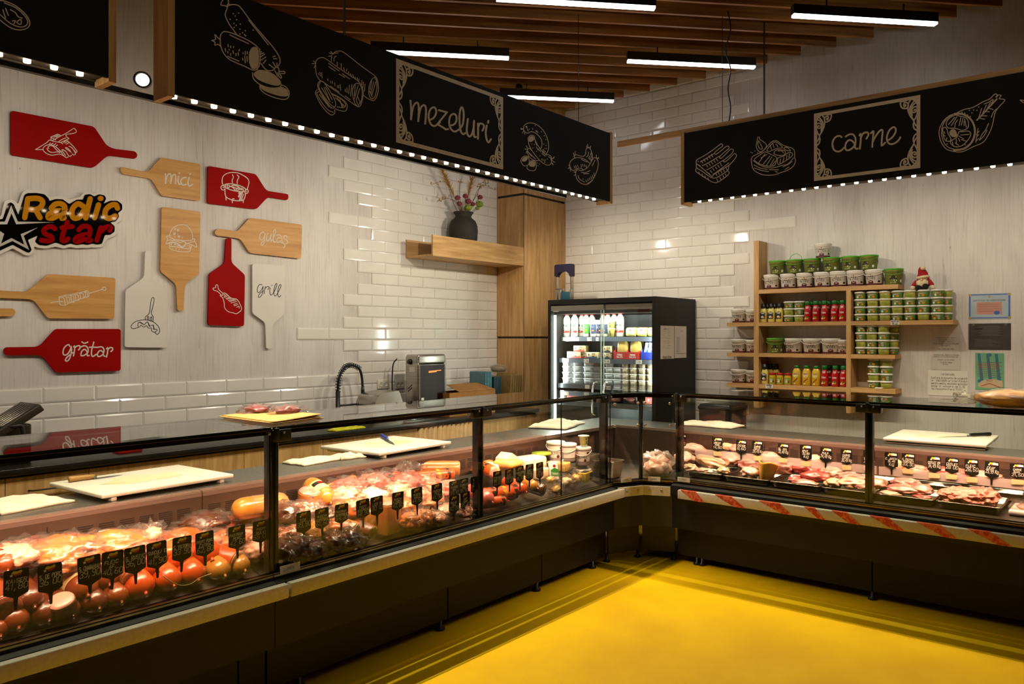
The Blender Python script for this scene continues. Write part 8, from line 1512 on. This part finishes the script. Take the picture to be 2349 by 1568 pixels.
for a in ((1632, 1060, -1.66, (.115, .05, .045), W_fat, 'large pale pig trotter lying across the first tray', 1, 0, 8), (1583, 1073, -1.77, (.05, .05, .032), W_fat, 'cut trotter end at the front left of the first tray', 2), (1615, 1079, -1.77, (.07, .035, .020), W_pf, 'pale trotter low at the front of the first tray', 3), (1660, 1079, -1.76, (.045, .04, .026), W_fat, 'small trotter at the front right of the first tray', 4), (1570, 1052, -1.58, (.08, .07, .05), W_pf, 'pink trotter at the back left of the first tray', 5), (1672, 1055, -1.56, (.07, .07, .05), W_pk, 'pink hock at the back right of the first tray', 6),
          (1718, 1068, -1.62, (.075, .07, .048), W_pk, 'pink pork piece at the back left of the second tray', 7), (1722, 1085, -1.74, (.065, .055, .040), W_pf, 'pale pork piece at the front left of the second tray', 8), (1797, 1073, -1.62, (.075, .06, .050), W_pk, 'pink pork piece at the right of the second tray', 9),
          (1850, 1075, -1.58, (.11, .08, .05), W_rd, 'dark red meat at the back of the third tray', 10), (1872, 1092, -1.68, (.10, .07, .035), W_rd, 'dark red meat in the middle of the third tray', 11), (1846, 1107, -1.76, (.085, .045, .022), W_pk, 'flat pink cut at the front of the third tray', 12), (1906, 1083, -1.60, (.075, .06, .035), W_pf, 'pale strip at the right of the third tray', 13), (1826, 1100, -1.72, (.05, .045, .026), W_rd, 'small red piece at the left of the third tray', 14),
          (1912, 1108, -1.74, (.055, .05, .034), W_fat, 'round pale cut at the left of the fourth tray', 15), (1960, 1108, -1.72, (.10, .07, .036), W_pf, 'broad pale fillet in the middle of the fourth tray', 16), (2012, 1108, -1.66, (.065, .06, .036), W_pf, 'pale fillet at the right of the fourth tray', 17), (1950, 1094, -1.58, (.11, .07, .034), W_pk, 'pink fillet at the back of the fourth tray', 18), (1984, 1118, -1.78, (.06, .03, .016), W_pk, 'thin pink cut at the front right of the fourth tray', 19),
          (2075, 1122, -1.70, (.105, .08, .030), W_pk, 'large pink pork steak in the middle of the fifth tray', 20), (2045, 1132, -1.77, (.07, .04, .018), W_pf, 'pale edge of a steak at the front left of the fifth tray', 21), (2110, 1122, -1.66, (.08, .08, .034), W_pk, 'pink pork steak at the right of the fifth tray', 22), (2078, 1106, -1.58, (.09, .06, .028), W_pk, 'pork steak at the back of the fifth tray', 23), (2115, 1140, -1.78, (.055, .03, .014), W_rd, 'small red cut at the front of the fifth tray', 24)):
    Wm(*a[:7], *(a[7:]))
p = at_y(1763, 1080, -1.70); T = Matrix.Translation(p) @ Matrix.Rotation(R(14), 4, 'Y'); vs = []; fs = []
for j in range(13):
    for i in range(13):
        u, v = i / 12 * 2 - 1, j / 12 * 2 - 1; vs.append(T @ Vector((u * .055 * (1.1 + .25 * v), -.03 - .055 * math.cos(u * 1.5) - .015 * v, v * .075 + .012 * math.sin(u * 3))))
n1 = 169; vs += [q + Vector((0, .006, 0)) for q in vs]
for j in range(12):
    for i in range(12): a = j * 13 + i; fs += [(a, a + 1, a + 14, a + 13), (n1 + a, n1 + a + 13, n1 + a + 14, n1 + a + 1)]
rim = list(range(12)) + [j * 13 + 12 for j in range(12)] + [156 + i for i in range(12, 0, -1)] + [j * 13 for j in range(12, 0, -1)]
fs += [(rim[(k + 1) % 48], rim[k], n1 + rim[k], n1 + rim[(k + 1) % 48]) for k in range(48)]
solo('pork_skin', MB().add(vs, fs, W_ys, True), 'curled sheet of yellow pork skin standing in the second tray', 'pork skin', 'meat in the right counter')
mp = at_y(2222, 1138, -1.69); mm = MB(); mm.blob(mp + Vector((-.03, -.01, 0)), (.125, .105, .052), W_mn, 4, .14, 2.6, 5, None, .85); mm.blob(mp + Vector((.075, .035, .0)), (.085, .10, .056), W_mn, 9, .18, 2.8, 5, None, .85); solo('minced_meat', mm, 'big heap of minced meat in the sixth tray', 'minced meat', 'meat in the right counter', kind='stuff')
for i, (X, Y, rad, m) in enumerate(((1590, 1030, (.11, .06, .045), W_pf), (1668, 1024, (.05, .035, .03), W_fat), (1685, 1028, (.05, .035, .03), W_pk), (1760, 1046, (.10, .05, .035), W_pk), (1870, 1052, (.05, .04, .03), W_fat), (2060, 1066, (.04, .03, .03), W_fat), (2100, 1076, (.09, .05, .03), W_pk), (2180, 1082, (.10, .05, .035), W_rd), (2260, 1090, (.10, .05, .03), W_pk))): Wm(X, Y, -1.385, rad, m, 'raw meat piece in the back row of trays, ' + nth(i, 9), 30 + i)
fp = at_y(2345, 1138, -1.70); t = thing('foam_tray', 'white foam tray of meat at the right picture edge in the meat counter', 'foam tray', (fp.x + .05, -1.66, .605)); pan_ = MB(); pan_.rbox(fp.x - .06, fp.x + .16, -1.78, -1.54, .606, .640, M_wht, .012, 3); obj('tray', pan_, t); obj('meat', MB().blob((fp.x + .05, -1.66, .645), (.085, .09, .018), W_pk, 3, .1, 2, 3), t); obj('film', MB().rbox(fp.x - .062, fp.x + .162, -1.782, -1.538, .641, .668, K_film, .012, 3), t)
# ---- price tags
M_tag = mat('black_tag_plastic', '#0e0d0c', .35, c2='#141312', scale=12, spec=.4); M_chalk = mat('chalk_pen', '#d9d4c4', .6); M_lgy = mat('tag_logo_yellow', '#c7b21e', .5); M_lgr = mat('tag_logo_red', '#a8241a', .5); M_note = mat('beige_tape_note', '#c9b486', .6, c2='#bda678', scale=20)
def tag_(run, X, Yt, W, Ysh, Ytip, lines, lab, dpl, slope=0, stick=True, note=False, sticker=False, strike=False):
    at = (lambda a, b: at_x(a, b, 2.52 + dpl)) if run == 'L' else (lambda a, b: at_y(a, b, -1.90 - dpl))
    pc = at(X, Yt); wl_, wr_ = at(X - W / 2, Yt), at(X + W / 2, Yt); w = (wr_ - wl_).length; h = pc.z - at(X, Ysh).z; ht = pc.z - at(X, Ytip).z
    ax = Vector((0, 1, 0)) if run == 'L' else Vector((1, 0, 0)); nn = Vector((1, 0, 0)) if run == 'L' else Vector((0, -1, 0)); rl = slope; ca, sa = math.cos(rl), math.sin(rl)
    g = lambda u, v, hh: pc + ax * (u * ca - v * sa) + Vector((0, 0, u * sa + v * ca)) + nn * hh
    t = thing('price_tag', lab, 'price tag', pc + Vector((0, 0, -ht)), 'black handwritten price tags'); q = .17
    o = [(-w / 2, 0, w * .1), (w / 2, 0, w * .1), (w / 2, -h * .86, w * .06), (w * .09, -h, w * .05)] + ([(w * .055, -ht, w * .05), (-w * .055, -ht, w * .05)] if stick else []) + [(-w * .09, -h, w * .05), (-w / 2, -h * .86, w * .06)]
    obj('plate', MB().prism([g(p.x, p.y, -.0012) for p in rounded(o, 3)], nn * .0014, M_tag), t)
    l_ = MB(); l_.fill(rounded([(-w * .22, -h * .13, w * .05), (-w * .12, -h * .05, w * .04), (w * .05, -h * .08, w * .03), (w * .20, -h * .03, w * .05), (w * .24, -h * .12, w * .05), (w * .1, -h * .16, w * .03), (-w * .1, -h * .17, w * .04)]), g, M_lgy, .0006); l_.fill(rounded([(-w * .10, -h * .17, w * .03), (w * .18, -h * .13, w * .03), (w * .20, -h * .20, w * .03), (-w * .06, -h * .24, w * .03)]), g, M_lgr, .0008)
    l_.fill([(-w * .20 + (w * .085 if k % 2 == 0 else w * .036) * math.cos(R(90 + 36 * k)), -h * .20 + (w * .085 if k % 2 == 0 else w * .036) * math.sin(R(90 + 36 * k))) for k in range(10)], g, M_chalk, .001)
    obj('logo', l_, t); l_ = MB(); nl = len(lines); y = -h * .36; hh = [h * .115] * (nl - 1) + [h * .19]
    if nl == 2: hh = [h * .13, h * .21]
    for k, tx in enumerate(lines):
        y -= hh[k] * .75; text(l_, tx, 0, y, hh[k], max(.0011, h * .017), g, M_chalk, wid=w * .88, align='c', lift=.0007, slant=.16, jit=.025); y -= hh[k] * .62
    if strike: l_.stroke([(-w * .5, -h * .52), (w * .46, -h * .74)], w * .035, g, M_lgr, .0014)
    obj('writing', l_, t)
    if sticker: l_ = MB(); l_.fill([(w * .02, -h * .06), (w * .42, -h * .07), (w * .43, -h * .20), (w * .03, -h * .19)], g, M_paper, .0016); obj('sticker', l_, t)
    if note: l_ = MB(); s_ = RF.uniform(-.06, .06); l_.fill(rounded([(-w * .42, -h * 1.02, w * .08), (w * (.40 + s_), -h * 1.04, w * .08), (w * .40, -h * 1.34, w * .08), (-w * (.38 + s_), -h * 1.36, w * .08)]), g, M_note, .0020); obj('paper_note', l_, t)
TL_ = [(38, 1305, 57, 1370, 1398, ('KAiSER', '41,80')), (114, 1293, 55, 1360, 1386, ('S. DE PORC', '36 00')), (204, 1274, 52, 1342, 1362, ('S. CHABANIAN', '39,90')), (259, 1263, 49, 1327, 1351, ('FLEICĂ', 'AF.', '40,60')), (309, 1253, 48, 1315, 1340, ('S. RUSTIC', '36,00')), (359, 1242, 45, 1303, 1326, ('SUNCULIȚE', 'AG.', '41,90')), (418, 1230, 43, 1287, 1311, ('S. VICTORIA', '33 90')), (469, 1219, 41, 1275, 1298, ('PIEPT PORC', 'EXTRA', '62,80')), (543, 1205, 38, 1258, 1281, ('PASTRAMĂ', 'PORC', '42 60')), (599, 1193, 37, 1243, 1268, ('PIEPT', 'RULAT', '55 00')),
 (696, 1173, 33, 1222, 1245, ('TOBĂ', '39,90')), (738, 1165, 31, 1212, 1235, ('MUSCHI', 'AUVERGNE', '61,50')), (784, 1155, 30, 1199, 1222, ('PASTRAMĂ', 'AUVERGNE', '54,30')), (832, 1145, 30, 1188, 1210, ('PIEPT', 'AUVERGNE', '58 90')), (864, 1138, 28, 1182, 1204, ('LEBĂR', '30 10')), (913, 1128, 26, 1170, 1191, ('MUSCHI', 'FLORENȚ', '47,80')), (956, 1118, 25, 1158, 1181, ('MUSCHI', 'AHULS', '44,50')), (1002, 1109, 24, 1150, 1169, ('MUSCHI', 'FILE', '41,90')), (1042, 1136, 23, 1176, 1194, ('RULADĂ', 'PUI', '32,00')), (1067, 1128, 21, 1168, 1186, ('CAP', 'PORC', '35,40')), (1091, 1092, 22, 1130, 1148, ('SUNCA', 'TARANEASCA', '37,30')),
 (1141, 1080, 19, 1118, 1135, ('PARIZER', 'PORC-VITA', '32,80')), (1168, 1075, 19, 1112, 1128, ('SUNCĂ', 'PRESATA', '32,00')), (1192, 1069, 18, 1107, 1123, ('PARIZER', 'PUI', '31,10')), (1215, 1064, 18, 1102, 1117, ('SUNCĂ', 'PRAGA', '42,80')), (1238, 1060, 16, 1098, 1112, ('BRANZĂ', 'VACĂ', '49,80'))]
for i, (X, Yt, W, Ys_, Yp, ln) in enumerate(TL_): tag_('L', X, Yt, W, Ys_, Yp, ln, 'black price tag in the left counters handwritten ' + ' '.join(ln), -.038, .03 if i % 3 else -.02)
for X, Yt, W, Ys_, Yp, ln in ((1042, 1102, 23, 1140, 1158, ('CAISER', 'PUI', '33,10')), (1064, 1097, 20, 1135, 1152, ('CIORIZO', 'PUI', '35,90'))): tag_('L', X, Yt, W, Ys_, Yp, ln, 'black price tag standing behind another one, handwritten ' + ' '.join(ln), -.052, .0)
TR_ = [(1564, 995, 21, 1024, ('OASE', 'PORC', '16,10'), 0), (1645, 1003, 24, 1034, ('URECHI', 'PORC', '14,80'), 0), (1701, 1009, 24, 1041, ('PICIOR', '8,60'), 1053), (1737, 1011, 25, 1044, ('CARNE', 'TOCATĂ', '29,49 Kg'), 0), (1797, 1017, 25, 1049, ('SLĂNINĂ', '32,40 Kg'), 0), (1848, 1020, 27, 1056, ('SPATĂ', '22,50', 'kg'), 0), (1895, 1026, 27, 1060, ('PULPĂ', '24,49 Kg'), 1073), (1941, 1030, 26, 1065, ('CARNE', 'TOCATĂ', '20,49 Kg'), 0), (1994, 1033, 27, 1068, ('CEAFĂ', 'TARANEASCĂ', '26,40'), 0), (2044, 1037, 30, 1074, ('C. JUNTAI', '31,40', 'kg'), 1088), (2084, 1040, 30, 1074, ('C. PULPANĂ', 'PORCHET', '33,30'), 0), (2142, 1046, 31, 1083, ('COTLET OS', '34,49 Kg'), 0), (2184, 1050, 31, 1086, ('COTLET', '28 00'), 0), (2228, 1053, 32, 1092, ('FLEICĂ', '28,50'), 0), (2276, 1058, 33, 1097, ('CEAFĂ', '29,99 Kg'), 1112), (2333, 1063, 34, 1098, ('CARNE', 'SUINĂ', '21,50'), 0)]
for i, (X, Yt, W, Ys_, ln, tp) in enumerate(TR_): tag_('R', X, Yt, W, Ys_, tp or Ys_ + 8, ln, 'black price tag in the right counter handwritten ' + ' '.join(ln), -.194, .03 if i % 2 else -.03, True, not tp, True, i == 0)
